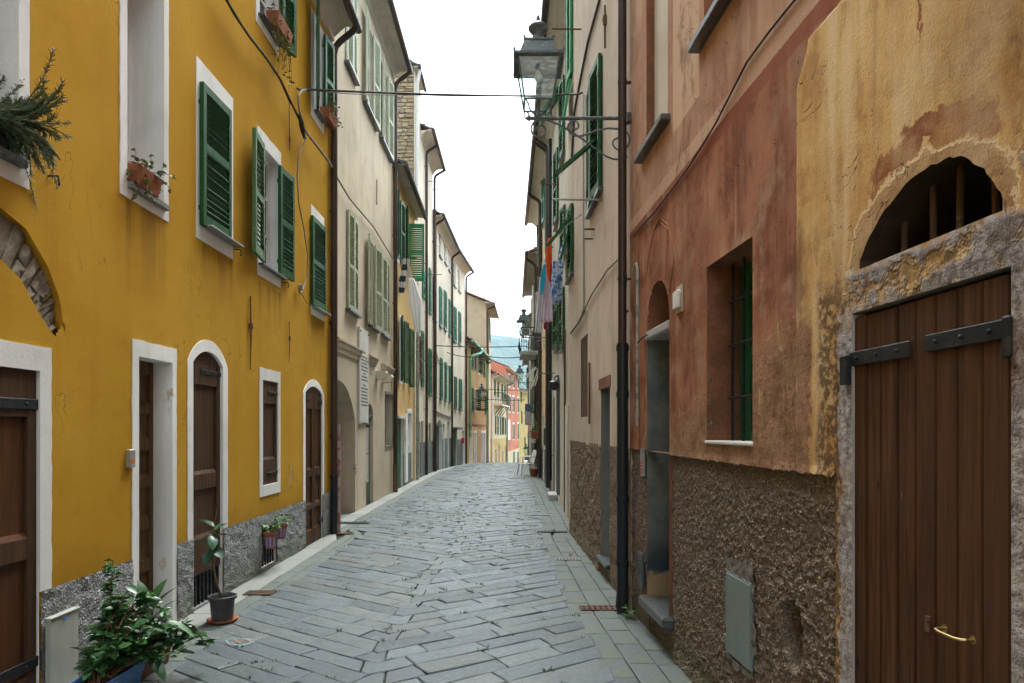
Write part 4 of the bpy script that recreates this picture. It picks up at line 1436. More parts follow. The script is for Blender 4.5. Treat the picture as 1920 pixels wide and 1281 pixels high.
# doors and window
mb = MB(); mb.box(D1.u0, D1.u1, -.12, -.08, 0, h.z(693, 782)); mb.box(D1.u0+.05, D1.u1-.05, -.08, -.07, .15, .9); mb.box(D1.u0, D1.u1, -.12, -.02, h.z(693, 782)-.03, h.z(693, 782)+.04)
d = h.part('door', mb, M['doorgreen'])
for (ya, yb) in ((802, 850), (852, 905)):
    mb = MB(); mb.quad((h.u(697), -.068, h.z(693, yb)), (h.u(689.5), -.068, h.z(693, yb)), (h.u(689.5), -.066, h.z(693, ya)), (h.u(697), -.066, h.z(693, ya))); h.part('poster', mb, M['paper'], d)
mb = MB(); mb.quad((D1.u1, -.15, D1.z1-.4), (D1.u0, -.15, D1.z1-.4), (D1.u0, -.15, D1.z1), (D1.u1, -.15, D1.z1)); h.part('fanlight', mb, M['glass'])
for k in range(3):
    mb = MB(); uu = D1.u0+(D1.u1-D1.u0)*(k+1)/4; mb.box(uu-.008, uu+.008, -.1, -.085, D1.z1-.42, D1.z1-.01); h.part('bar', mb, M['iron'])
h.surround(W1, .03, .03, .06, .06, .02, 'cement'); h.window(W1, 'doorgreen', (1, 1))
for (xa, ya) in ((706, 704), (717.5, 711)):
    mb = MB(); u_, z_ = h.uz(xa, ya)
    pr = [(0, -.09), (.20, -.07), (.24, .05), (.22, .09), (0, .09)]
    vs = [(uu, o, z_+z2) for uu in (u_-.12, u_+.12) for o, z2 in pr]
    mb.add(vs, [(0, 1, 2, 3, 4), (9, 8, 7, 6, 5)] + [(i, (i+1) % 5, (i+1) % 5+5, i+5) for i in range(5)]); h.part('wall_light', mb, M['ivory'])
mb = MB(); mb.tube([(h.u(705), .02, h.z(705, 412-75)), (h.u(705), .02, h.z(705, 384))], .01, 6); h.part('wall_anchor', mb, M['rust'])
go, gz = h.gut
h.pipe(h.L-.06, .75, 10.1, .055, .08, elbow=(go, gz+.02))
mb = MB(); mb.tube([(h.L-.06, .08, .03), (h.L-.06, .08, .75)], .062, 10); h.part('downpipe_foot', mb, M['rust'], smooth=True)
# a scar in the passage corner
mb = MB()
for k in range(9):
    u_ = A1.u1+rp.uniform(-.03, .05); z_ = .85+rp.uniform(-.13, .13); r_ = rp.uniform(.015, .035)
    mb.lathe([(r_*.3, -r_), (r_, 0), (r_*.2, r_)], 6, (u_, -.01, z_))
h.part('broken_plaster', mb, M['voussoir'])
# pale scratched scribble on the yellow wall between the small window and the far door
h = Yl
mb = MB()
for k in range(5):
    pts = [(545+rp.uniform(-7, 7), 856+rp.uniform(0, 20)), (545+rp.uniform(-4, 6), 880+rp.uniform(-6, 10)), (545+rp.uniform(-8, 8), 905+rp.uniform(-8, 14)), (543+rp.uniform(-5, 8), 888+rp.uniform(-8, 8))]
    mb.tube([h.p(a_, b_, .001) for a_, b_ in pts], .0022, 4)
h.part('scratched_scribble', mb, M['ochre'])
# ---- narrow ochre house
h = House('ochre_house', 'narrow low ochre house with bright green shutters beside the stone gable', (-3.02, 17.15), (-3.06, 21.5), 'L', 8.35, M['ochre'], M['white'])
u0, u1 = h.u(742.5), h.u(748.5)
Wa = h.hole(u0, u1, h.z(745, 486), h.z(745, 368), .16)
Wb = h.hole(h.u(759), h.u(765), h.z(762, 500), h.z(762, 405), .16)
Wc = h.hole(h.u(749.5), h.u(755.5), h.z(752, 716), h.z(752, 598), .16)
Da = h.hole(h.u(744.5), h.u(755.5), -.03, h.z(750, 785), .12)
Db = h.hole(h.u(763), h.u(770.5), .12, h.z(766, 775), .10)
h.wall(); h.roof(over=.3, sof='sofwood', cornice=False, mat='slate_dk', gut='slate_dk', ends=(-.02, 0))
for w_ in (Wa, Wb, Wc): h.window(w_); h.surround(w_, .06, .06, .08, .06)
HH = Wa.z1-Wa.z0
h.leaf(Wa.u0, Wa.z0, .42, HH, 1, 166, 'green', .06, .04); h.leaf(Wa.u1, Wa.z0, .48, HH, -1, 175, 'green', .06, .04)
h.leaf(Wb.u0, Wb.z0-.2, .40, HH+.1, 1, 164, 'green', .06, .04); h.leaf(Wb.u1, Wb.z0-.35, .45, HH+.02, -1, 92, 'green_bright', .06, .03)
HH = Wc.z1-Wc.z0
h.leaf(Wc.u0, Wc.z0, .42, HH, 1, 166, 'green', .06, .04); h.leaf(Wc.u1, Wc.z0, .42, HH, -1, 172, 'green', .06, .04)
h.leaf(h.u(766), Wc.z0-.05, .42, HH, -1, 170, 'green', .06, .04)
planks(h, Da.u0, Da.u1, 0, Da.z1, -.06, 'emerald', 5)
mb = MB(); mb.box(Da.u0-.1, Da.u1+.1, 0, .08, Da.z1, Da.z1+.07); h.part('lintel', mb, M['marble'])
h.surround(Db, .10, .10, .12, 0, .03, name='door_surround')
panel_door(h, Db.u0, Db.u1, .12, Db.z1, -.05, 'white', leaves=1, splits=((.1, .5), (.55, .92)))
mb = MB(); mb.box(h.u(757), h.u(760.5), 0, .06, .1, h.z(758, 776)); h.part('pilaster', mb, M['white'])
mb = MB(); mb.box(h.u(756), h.u(772), 0, .012, -.03, .9); h.part('plinth', mb, M['greyplinth'])
h.pipe(h.L-.05, .0, h.z(777, 560), .05, .09, 'pipeteal')
h.pipe(h.L+.08, .0, h.z(777, 560)+.3, .035, .07, 'zinc', clips=False)
# a drying bracket under the upper window
mb = MB(); p0 = h.p(740, 484); mb.tube([p0, (p0[0]+.1, .55, p0[2]+.02)], .012, 6); h.part('bracket', mb, M['iron'])

# ---- stone-gabled house
h = House('stone_gable_house', 'tall house with a bare rubble stone gable above the ochre roof', (-3.08, 21.5), (-3.08, 22.9), 'L', 13.0, M['pale'], M['pale'])
Wq = h.hole(h.u(783), h.u(789), h.z(786, 708), h.z(786, 632), .12)
Wr = h.hole(h.u(783.5), h.u(789), -.05, h.z(786, 790), .15, rise=.2)
h.wall(); h.roof(over=.14, cornice=False, gut='slate_dk', gr=.05, ends=(.1, 0))
pair(h, Wq, 'oldwood', pitch=.09); planks(h, Wr.u0, Wr.u1, 0, Wr.z1, -.08, 'oldwood', 4)
mb = MB(); mb.quad((-.01, -.01, 7.5), (-.01, -5.9, 7.5), (-.01, -5.9, 13.0), (-.01, -.01, 13.0)); h.part('mortar_bed', mb, M['mortar'])
rr = random.Random(9)
z_ = 8.1
while z_ < 13.05:
    hh = rr.uniform(.06, .17)
    o_ = -.02 + rr.uniform(-.0, .0)
    while o_ > -1.35:
        w_ = rr.uniform(.12, .42) if hh < .12 else rr.uniform(.15, .3)
        lift = rr.uniform(-.015, .015)
        zt0, zt1 = z_+.008+lift, z_+hh-.006+lift*.5
        oa, ob = o_, o_-w_+.014
        pr = rr.uniform(.015, .06)
        mb = MB()
        j = lambda s_=.014: rr.uniform(-s_, s_)
        ring = [(oa, zt0+.015+j()), (oa-w_*.1, zt0+j(.008)), (ob+w_*.1, zt0+j(.008)), (ob, zt0+.02+j()), (ob, zt1-.02+j()), (ob+w_*.15, zt1+j(.008)), (oa-w_*.15, zt1+j(.008)), (oa, zt1-.015+j())]
        cx_, cz_ = (oa+ob)/2, (zt0+zt1)/2
        vs = [(-.012, p[0], p[1]) for p in ring] + [(-.012-pr, cx_+(p[0]-cx_)*.86, cz_+(p[1]-cz_)*.8) for p in ring]
        mb.add(vs, [(i, (i+1) % 8, 8+(i+1) % 8, 8+i) for i in range(8)] + [tuple(range(8, 16))])
        if not (-.86 < (oa+ob)/2 < -.55 and 10.3 < cz_ < 11.55):
            h.part('stone', mb, M['rubble'])
        o_ -= w_
    z_ += hh
# walled-up opening of orange bricks
zb = 10.35
while zb < 11.5:
    mb = MB(); mb.cbox(-.03, -.012, -.82, -.60, zb, zb+.11, .004); h.part('brick', mb, M['brickred']); zb += .118
go, gz = h.gut
mb = MB(); pts = [(0.05, go, gz), (.05, .10, gz-.35), (.05, .07, gz-.8), (.05, .07, 8.2)]; mb.tube(pts, .055, 10); h.part('downpipe', mb, M['pipewhite'], smooth=True)

# ---- pale tall house
h = House('pale_house', 'pale tall house with two dark downpipes beyond the stone gable', (-3.08, 22.9), (-3.05, 26.3), 'L', 11.75, M['pale2'], M['pale2'])
W = []
for xa, xb, ya, yb in ((789, 793.5, 622, 725), (803, 808, 655, 742), (803.5, 807, 505, 590), (791, 796, 510, 560), (797, 802.5, 303, 402)):
    w_ = h.hole(h.u(xa), h.u(xb), h.z((xa+xb)/2, yb), h.z((xa+xb)/2, ya), .14); W.append(w_)
d1 = h.hole(h.u(788.5), h.u(793.5), -.05, h.z(791, 790), .15); d2 = h.hole(h.u(803.5), h.u(808), -.05, h.z(806, 794), .15)
h.wall(); h.roof(over=.4, ends=(0, .05), sof='soffit')
for w_ in W[:3]: pair(h, w_, 'teal', pitch=.08)
pair(h, W[3], 'teal', pitch=.08); h.window(W[4])
planks(h, d1.u0, d1.u1, -.05, d1.z1, -.08, 'doorgreen', 4); planks(h, d2.u0, d2.u1, -.05, d2.z1, -.08, 'green', 4)
mb = MB(); mb.box(0, h.L, 0, .015, -.2, 1.15); h.part('plinth', mb, M['greyplinth'])
go, gz = h.gut
h.pipe(h.uy(23.9), 0, 11.2, .05, .08, elbow=(go, gz)); h.pipe(h.L-.1, 0, 11.2, .05, .08, elbow=(go, gz))
for px, py in ((800, 340), (800, 515)):
    mb = MB(); p0 = h.p(px, py); mb.tube([p0, (p0[0], .55, p0[2])], .012, 5); h.part('iron_bar', mb, M['rust'])

# ---- long cream house, its front bending with the street
h = House('cream_long_house', 'long cream house with rows of dark green shutters where the alley bends', (-3.05, 26.3), (-2.83, 31.5), 'L', 9.95, M['pale2'], M['white'])
tops = [(811, 815.5, 408, 456), (823, 827.5, 430, 482), (833, 837, 445, 495), (840.5, 843, 458, 508)]
W = []
for xa, xb, ya, yb in tops:
    W.append(h.hole(h.u(xa), h.u(xb), h.z((xa+xb)/2, yb), h.z((xa+xb)/2, ya), .1))
sh1 = [(811, 816.5, 521, 600), (823, 827.5, 540, 612), (831.5, 836.5, 547, 618), (840.5, 843.5, 562, 630)]
sh2 = [(812.5, 817, 664, 744), (824, 828.5, 672, 748), (833, 836.5, 680, 752), (841, 844, 686, 755)]
Dd = [(818.5, 829.5, 787, 880, .3), (838.5, 842.5, 787, 880, .2), (830.5, 834, 795, 880, 0)]
DD = [h.hole(h.u(a), h.u(b), -.15, h.z((a+b)/2, c), .2, rise=r_) for a, b, c, d_, r_ in Dd]
h.wall(); h.roof(over=.38, ends=(0, .0), sof='pale2')
for w_ in W: h.window(w_, panes=(1, 2)); h.sill(w_.u0-.05, w_.u1+.05, w_.z0, .08, .05)
for lst, mt_ in ((sh1, 'teal'), (sh2, 'teal')):
    for xa, xb, ya, yb in lst:
        w_ = Hole(h.u(xa), h.u(xb), h.z((xa+xb)/2, yb), h.z((xa+xb)/2, ya)); pair(h, w_, mt_, pitch=.09, o=.03); h.sill(w_.u0-.05, w_.u1+.05, w_.z0, .08, .05)
for d_ in DD: planks(h, d_.u0, d_.u1, -.12, d_.z1-d_.rise*.4, -.15, 'doorgreen', 4)
mb = MB()
us = [0] + [x for d_ in DD for x in (d_.u0, d_.u1)] + [h.L]; us = sorted(us)
for a, b in zip(us[::2], us[1::2]): mb = MB(); mb.box(a, b, 0, .015, -.2, 1.2); h.part('plinth', mb, M['greyplinth'])
go, gz = h.gut
h.pipe(.12, -.05, 9.4, .05, .08, elbow=(go, gz)); h.pipe(h.L-.1, -.1, 9.4, .05, .08, elbow=(go, gz))
mb = MB(); mb.tube([h.p(815, 650, .03), h.p(822, 676, .03), h.p(845, 690, .03)], .02, 5); h.part('wall_cable', mb, M['cable_gr'])
mb = MB(); mb.tube([h.p(819, 772, .03), h.p(832, 778, .03), h.p(845, 783, .03)], .025, 5); h.part('wall_cable', mb, M['cable_gr'])
h2 = h
h = House('cream_end_house', 'cream house end with a red letter box just before the ochre house', (-2.83, 31.5), (-2.45, 35.6), 'L', 9.95, M['pale2'], M['white'])
W = [h.hole(h.u(a), h.u(b), h.z((a+b)/2, d_), h.z((a+b)/2, c), .1) for a, b, c, d_ in ((850, 854.5, 490, 537), (859, 863, 503, 547))]
D1_ = h.hole(h.u(848.5), h.u(857), -.25, h.z(853, 806), .12); D2_ = h.hole(h.u(867), h.u(871.5), -.2, h.z(869, 808), .3)
h.wall(); h.roof(over=.38, ends=(0, .1), sof='pale2')
for w_ in W: h.window(w_, panes=(1, 2)); h.sill(w_.u0-.05, w_.u1+.05, w_.z0, .08, .05)
for xa, xb, ya, yb in ((850, 855, 577, 641), (859, 863.5, 586, 646), (851, 855.5, 707, 766), (860, 865, 711, 769)):
    w_ = Hole(h.u(xa), h.u(xb), h.z((xa+xb)/2, yb), h.z((xa+xb)/2, ya)); pair(h, w_, 'teal', pitch=.09); h.sill(w_.u0-.05, w_.u1+.05, w_.z0, .08, .05)
planks(h, D1_.u0, D1_.u1, -.25, D1_.z1, -.06, 'green', 4)
mb = MB(); mb.box(D1_.u0-.05, D1_.u1+.15, 0, .25, D1_.z1, D1_.z1+.12); h.part('porch_ledge', mb, M['slate'])
mb = MB(); mb.quad((D2_.u1, -.28, -.2), (D2_.u0, -.28, -.2), (D2_.u0, -.28, D2_.z1), (D2_.u1, -.28, D2_.z1)); h.part('door', mb, M['doorgreen'])
for a, b in ((0, D1_.u0), (D1_.u1, D2_.u0)): mb = MB(); mb.box(a, b, 0, .015, -.3, 1.1); h.part('plinth', mb, M['greyplinth'])
mb = MB(); u_, z_ = h.uz(865.5, 826); mb.cbox(u_-.12, u_+.12, 0, .14, z_-.15, z_+.15, .02); h.part('letter_box', mb, M['red'])
h.pipe(h.L-.1, -.2, 9.4, .05, .08, elbow=h.gut)

# ---- ochre house with green downpipe
h = House('low_ochre_house', 'low ochre house with a verdigris green downpipe at the bend', (-2.45, 35.7), (-1.72, 46), 'L', 6.35, M['ochre2'], M['white'])
DD = [h.hole(h.u(a), h.u(b), -1.0, h.z((a+b)/2, 812), .15) for a, b in ((880.5, 884.5), (888.5, 892.5), (902, 905), (906.5, 909.5))]
Wx = h.hole(h.u(891), h.u(894), h.z(892, 770), h.z(892, 731), .15)
Wy = h.hole(h.u(896.5), h.u(899.5), h.z(898, 700), h.z(898, 664), .15)
h.wall(); h.roof(over=.35, cornice=False, gut='pipegreen', sof='sofwood')
for d_ in DD:
    h.surround(d_, .1, .1, .15, 0, .03, name='door_surround')
    mb = MB(); mb.quad((d_.u1, -.14, -1), (d_.u0, -.14, -1), (d_.u0, -.14, d_.z1), (d_.u1, -.14, d_.z1)); h.part('door', mb, M['white'])
for w_ in (Wx, Wy): h.window(w_, panes=(1, 2)); h.surround(w_, .08, .08, .08, .08)
h.leaf(Wx.u0, Wx.z0, .7, Wx.z1-Wx.z0, 1, 150, 'green', .1, .04); h.leaf(Wx.u1, Wx.z0, .62, Wx.z1-Wx.z0, -1, 95, 'green', .1, .04)
h.leaf(Wy.u0, Wy.z0, .55, Wy.z1-Wy.z0, 1, 150, 'green', .1, .04); h.leaf(Wy.u1, Wy.z0, .55, Wy.z1-Wy.z0, -1, 160, 'green', .1, .04)
for xa, xb, ya, yb in ((883, 886.5, 652, 692), (889.5, 892, 658, 694), (883, 886.5, 727, 771), (908.5, 911, 742, 778), (906.5, 909, 680, 708)):
    w_ = Hole(h.u(xa), h.u(xb), h.z((xa+xb)/2, yb), h.z((xa+xb)/2, ya)); pair(h, w_, 'green', pitch=.11)
mb = MB(); mb.box(0, h.L, 0, .03, h.z(890, 795)-.06, h.z(890, 795)); h.part('string_course', mb, M['cable_gr'])
go, gz = h.gut
h.pipe(h.u(878.5), h.z(878.5, 820), 5.3, .07, .1, 'pipegreen', elbow=None)
mb = MB(); ua = h.u(878.5); mb.tube([(ua, .1, 5.3), (ua+.2, .14, 5.6), (ua+2.4, go, 6.0), (ua+3.0, go, 6.3)], .07, 8); h.part('downpipe', mb, M['pipegreen'], smooth=True)
h.pipe(h.u(911.5), -.6, 5.9, .06, .1, 'pipegreen', elbow=(go, gz))
LowOchre = h

# ---- peach gable standing above the ochre house
h = House('peach_house', 'tall peach house whose plain gable rises above the low ochre house', (-1.78, 46.1), (-1.62, 51.5), 'L', 10.2, M['peach'], M['white'], depth=7)
h.wall(z0=-1.6); h.roof(over=.55, mat='tile', cornice=False, sof='sofwood', gut='pipe', ends=(.45, .2), tile_len=.5)
for xa, xb, ya, yb in ((913, 915, 590, 625), (917, 919, 600, 640), (914, 916, 655, 700)):
    w_ = Hole(h.u(xa), h.u(xb), h.z((xa+xb)/2, yb), h.z((xa+xb)/2, ya)); pair(h, w_, 'green', pitch=.12)
h.pipe(.15, -1.2, 9.6, .06, .1, elbow=h.gut)
h.pipe(.9, -1.2, 9.6, .06, .1, 'oldwood')

# ---- cream house with balcony
h = House('cream_balcony_house', 'cream house with ochre ground floor and a small iron balcony far down the alley', (-1.64, 52), (-.5, 61.5), 'L', 6.0, M['cream'], M['white'])
DD = [h.hole(h.u(a), h.u(b), -2.5, h.z((a+b)/2, c), .2, rise=r_) for a, b, c, r_ in ((927.5, 930.5, 843, 0), (934, 936.5, 834, .5), (941, 943, 847, 0), (947, 949.5, 836, .5))]
h.wall(z0=-2.6); h.roof(over=.6, mat='tile', sof='soffit', tile_len=.5, ends=(.1, .3))
for d_ in DD: mb = MB(); mb.quad((d_.u1, -.18, -2.5), (d_.u0, -.18, -2.5), (d_.u0, -.18, d_.z1), (d_.u1, -.18, d_.z1)); h.part('door', mb, M['doorgreen'])
mb = MB()
us = sorted([0] + [x for d_ in DD for x in (d_.u0, d_.u1)] + [h.L])
zt = h.z(935, 822)
for a, b in zip(us[::2], us[1::2]): mb.box(a, b, 0, .03, -2.6, zt)
for d_ in DD: mb.box(d_.u0, d_.u1, 0, .03, d_.z1+.02, zt)
h.part('ochre_ground_floor', mb, M['lemon'])
for xa, xb, ya, yb in ((926.5, 929, 712, 742), (932.5, 935, 715, 745), (940, 942.5, 721, 750), (945.5, 947, 724, 748), (928, 930, 779, 814), (932.5, 934.5, 780, 815), (936.5, 938.5, 780, 815), (940.5, 942, 782, 815), (943, 944.5, 782, 815), (946.5, 948, 784, 815)):
    w_ = Hole(h.u(xa), h.u(xb), h.z((xa+xb)/2, yb), h.z((xa+xb)/2, ya)); pair(h, w_, 'green', pitch=.13)
mb = MB(); mb.box(h.u(935), h.u(936.3), .0, .02, h.z(935, 815), h.z(935, 780)); h.part('window', mb, M['white'])
ub0, ub1, zb = h.u(926), h.u(941), h.z(934, 760)
mb = MB(); mb.box(ub0, ub1, 0, .7, zb-.12, zb); b_ = h.part('balcony', mb, M['soffit'])
mb = MB()
for k in range(19):
    t = ub0+.05+(ub1-ub0-.1)*k/18; mb.box(t-.012, t+.012, .66, .68, zb, zb+.9)
for k in range(5):
    mb.box(ub0+.02, ub0+.045, .1+.13*k, .12+.13*k, zb, zb+.9)
mb.box(ub0, ub1, .65, .69, zb+.88, zb+.92); mb.box(ub0, ub0+.04, 0, .69, zb+.88, zb+.92)
h.part('railing', mb, M['iron'], b_)
mb = MB()
for k in range(4):
    t = ub0+.2+(ub1-ub0-.4)*k/3; mb.tube([(t, .62, zb-.12), (t, .3, zb-.45), (t, .02, zb-.85)], .03, 5)
h.part('bracket', mb, M['iron'], b_)
h.pipe(h.L-.15, -2, 5.5, .07, .1, 'zinc', elbow=h.gut); h.pipe(.2, -1.5, 5.5, .07, .1, 'pipewhite', elbow=h.gut)

# ---- coral house
h = House('coral_house', 'coral red house with white-framed windows at the far bend', (-.58, 62), (.78, 76), 'L', 7.3, M['coral'], M['white'])
h.wall(z0=-3.5); h.roof(over=.4, mat='tile', cornice=False, tile_len=.5, gut='soffit')
for xa, xb, ya, yb in ((953.2, 956.3, 744, 771), (961.3, 963.8, 745, 772), (970.2, 972, 747, 773), (961.3, 963.8, 796, 823), (970.2, 972, 795, 823), (961.5, 963.8, 708, 727), (970.2, 972, 712, 728), (953.2, 956.3, 704, 724), (953.2, 956, 791, 822)):
    w_ = Hole(h.u(xa), h.u(xb), h.z((xa+xb)/2, yb), h.z((xa+xb)/2, ya))
    mb = MB(); mb.box(w_.u0-.14, w_.u1+.14, 0, .02, w_.z0-.15, w_.z1+.2); h.part('window_surround', mb, M['white'])
    if not (xa == 953.2 and ya == 791): pair(h, w_, 'green', pitch=.13, o=.045)
mb = MB(); mb.box(0, h.L, 0, .05, -3.5, h.z(960, 845)); h.part('cream_ground_floor', mb, M['cream'])
for a, b in ((961, 964.5), (968.5, 972)):
    mb = MB(); mb.box(h.u(a), h.u(b), .04, .07, -3.4, h.z(a, 848)); h.part('door', mb, M['doorgreen'])
mb = MB(); mb.box(2.2, 3.4, -3.2, -2.4, 8.4, 9.3); mb.box(2.3, 2.6, -3.1, -2.5, 9.3, 9.6); mb.box(3.0, 3.3, -3.1, -2.5, 9.3, 9.6); h.part('chimney', mb, M['coral'])

# ---- far yellow house closing the view
h = House('far_yellow_house', 'yellow house closing the view at the far end of the alley', (.35, 80), (2.4, 92), 'L', 6.6, M['lemon'], M['white'])
h.wall(z0=-4.5); h.roof(over=.4, mat='tile', tile_len=.5, gut='pipe')
for xa, xb, ya, yb in ((977.5, 979, 770, 795), (983, 985, 835-15, 850-15), (976, 978, 735, 755)):
    w_ = Hole(h.u(xa), h.u(xb), h.z((xa+xb)/2, yb), h.z((xa+xb)/2, ya)); pair(h, w_, 'green', pitch=.13)
h = House('far_grey_house', 'plain pale house front half hidden behind the far yellow house', (1.2, 96), (7.5, 99), 'L', 4.5, M['straw'], M['white'])
h.wall(z0=-4.5); h.roof(over=.3, mat='tile', tile_len=.5)
# ------------------------------------------------------------------ RIGHT SIDE
# ---- terracotta house: painted wall with patches, all laid out in the wall's own metres
M['oldiron'] = paint('iron_old_grey', (.24, .20, .165), .8, wear=(.12, .08, .06), wamt=.35)
R1 = h = House('terracotta_house', 'weathered terracotta and ochre house nearest on the right with a plank gate', (1.744, -6), (1.027, 5.95), 'R', 9.25, None, None)
UE = h.u(1494); UG0, UG1 = h.u(1896), h.u(1598); UD0, UD1 = h.u(1255), h.u(1213)
LU, LZ = (h.u(1880)+h.u(1612))/2, 2.17
UB0, UB1 = h.u(1567), h.u(1256)
def terracotta_wall():
    m = NT('plaster_terracotta_worn', .92, .05)
    x, y, z = m.xyz()
    n1 = m.noise(1.6, 4, .62); n2 = m.noise(6, 5, .65); n3 = m.noise(26, 4, .65); n4 = m.noise(110, 4, .6)
    stv = m.noise(5, 4, .6, m.mp((1, 1, .1))); stv2 = m.noise(13, 4, .6, m.mp((1, 1, .06), (3, 0, 1)))
    j = m.sum(m.mul(m.math('SUBTRACT', n2, .5), .22), m.mul(m.math('SUBTRACT', n3, .5), .10))   # ragged edges
    terr = m.mix(m.rng(n1, .35, .7), hx(181, 127, 101), hx(146, 97, 76))
    terr = m.mix(m.rng(stv, .46, .68, 0, .8), terr, hx(122, 77, 60))
    terr = m.mix(m.rng(stv2, .54, .72, 0, .55), terr, hx(204, 166, 138))
    tb = m.noise(4.3, 5, .7, m.mp((1, 1, .8), (51, 2, 3)))
    terr = m.mix(m.rng(tb, .50, .66, 0, .6), terr, hx(173, 142, 117))
    terr = m.mix(m.rng(tb, .36, .48, .6, 0), terr, hx(117, 75, 61))
    upper = m.mix(m.rng(n1, .35, .7), hx(206, 168, 144), hx(180, 135, 112))
    upper = m.mix(m.rng(stv, .46, .7, 0, .75), upper, hx(156, 107, 88))
    upper = m.mix(m.rng(stv2, .55, .75, 0, .4), upper, hx(234, 211, 192))
    zz = m.sum(z, m.mul(m.math('SUBTRACT', n3, .5), .015))
    col = m.mix(m.rng(zz, 3.30, 3.31), terr, upper)
    # painted string course: a pale band with a dark line under it
    band = m.mul(m.rng(zz, 3.30, 3.305), m.rng(zz, 3.40, 3.405, 1, 0))
    col = m.mix(m.mul(band, .8), col, hx(212, 176, 153))
    dl = m.mul(m.rng(zz, 3.215, 3.22), m.rng(zz, 3.30, 3.305, 1, 0))
    col = m.mix(m.mul(dl, .75), col, hx(153, 93, 76))
    # painted bands framing the upper windows
    xs_ = m.sum(x, m.mul(m.math('SUBTRACT', n3, .5), .015))
    for (a, b) in ((h.u(1262), h.u(1253)), (h.u(1211), h.u(1203)), (h.u(1320), h.u(1311))):
        k = m.mul(m.mul(m.rng(xs_, a, a+.006), m.rng(xs_, b, b+.006, 1, 0)), m.rng(zz, 3.74, 3.75))
        col = m.mix(m.mul(k, .6), col, hx(180, 132, 114))
    kp = m.mul(m.mul(m.rng(xs_, h.u(1311), h.u(1311)+.006), m.rng(xs_, h.u(1262), h.u(1262)+.006, 1, 0)), m.rng(zz, 3.62, 3.63))
    col = m.mix(m.mul(kp, .7), col, hx(224, 194, 164))
    # ochre repaint over the gate, square-edged, thin at its rim
    och = m.mix(m.rng(n1, .35, .68), hx(224, 188, 128), hx(200, 154, 94))
    ob = m.noise(4.9, 5, .7, m.mp((1, 1, .8), (61, 2, 3)))
    och = m.mix(m.rng(ob, .52, .66, 0, .6), och, hx(232, 206, 156))
    och = m.mix(m.rng(ob, .36, .48, .55, 0), och, hx(172, 124, 76))
    och = m.mix(m.rng(stv, .47, .7, 0, .75), och, hx(237, 213, 172))
    och = m.mix(m.rng(stv2, .5, .7, 0, .6), och, hx(180, 140, 104))
    och = m.mix(m.rng(n2, .55, .75, 0, .35), och, hx(232, 200, 156))
    edge = m.sum(xs_, m.mul(m.rng(z, 3.02, 3.2), .10))
    mo = m.mul(m.rng(edge, UE-.004, UE+.004, 1, 0), m.rng(zz, 3.195, 3.205, 1, 0))
    col = m.mix(mo, col, och)
    # where the ochre has flaked: red undercoat above the lunette, brown and yellow stains beside it
    du = m.math('SUBTRACT', x, LU); dz = m.math('SUBTRACT', z, 2.2)
    rad = m.math('SQRT', m.sum(m.math('POWER', m.mul(du, .62), 2.0), m.math('POWER', dz, 2.0)))
    radj = m.sum(rad, m.mul(j, .9))
    near = m.rng(x, LU+.16, LU-.05, 0, 1)
    red = m.mul(m.mul(m.rng(radj, .25, .258), m.rng(radj, .335, .345, 1, 0)), m.rng(m.sum(m.math('ABSOLUTE', m.sum(du, .03)), m.mul(j, .8)), .27, .30, 1, 0))
    col = m.mix(m.mul(red, m.rng(n2, .32, .6, .95, .45)), col, hx(140, 80, 62))
    br = m.mul(m.mul(m.rng(m.sum(radj, m.mul(n1, .25)), .38, .52), m.rng(m.sum(radj, m.mul(n1, .2)), .58, .85, 1, 0)), m.rng(m.sum(x, m.mul(j, 1.5)), LU+.08, LU-.20, 0, 1))
    col = m.mix(m.mul(br, m.rng(n2, .35, .65, .35, .85)), col, hx(156, 116, 66))
    flk = m.mul(mo, m.mul(m.rng(m.noise(7, 5, .7, m.mp((1, 1, .42), (2, 0, 5))), .60, .615), m.rng(x, UE-.75, UE-.05, 1, .0)))
    col = m.mix(m.mul(flk, .8), col, hx(142, 86, 62))
    # exposed render ring round the lunette
    ring = m.rng(m.sum(rad, m.mul(j, .55)), .235, .242, 1, 0)
    ring = m.mul(ring, m.rng(z, 2.1, 2.14))
    rcol = m.mix(m.rng(n2, .35, .7), hx(202, 170, 128), hx(162, 126, 88))
    rcol = m.mix(m.rng(n3, .5, .7, 0, .5), rcol, hx(126, 96, 66))
    col = m.mix(ring, col, rcol)
    rr2 = m.mul(m.mul(m.rng(m.sum(rad, m.mul(j, .55)), .233, .242, 0, 1), m.rng(m.sum(rad, m.mul(j, .55)), .246, .252, 1, 0)), m.rng(z, 2.1, 2.14))
    col = m.mix(m.mul(rr2, .8), col, hx(232, 208, 168))  # painted highlight along the broken edge of the ring
    # bare brown render low down, under the paint
    zl = m.sum(m.sum(z, m.mul(j, 1.6)), m.mul(m.math('SUBTRACT', x, h.u(1280)), .24))
    low = m.rng(zl, 1.58, 1.76, 1, 0)
    low = m.mul(low, m.rng(m.sum(x, m.mul(j, .8)), UE-.13, UE-.10))
    lcol = m.mix(m.rng(n2, .35, .7), hx(172, 136, 108), hx(132, 100, 76))
    lcol = m.mix(m.rng(n3, .48, .7, 0, .6), lcol, hx(96, 70, 52))
    col = m.mix(low, col, lcol)
    rim = m.mul(m.mul(m.rng(zl, 1.70, 1.715), m.rng(zl, 1.73, 1.75, 1, 0)), m.rng(m.sum(x, m.mul(j, .8)), UE-.13, UE-.10))
    col = m.mix(m.mul(rim, m.rng(n3, .5, .62, 0, .6)), col, hx(206, 172, 140))  # edge highlight of the plaster thickness, painted as a pale line
    # grey cement round the gate and in the lintel
    jl = m.mul(j, .9)
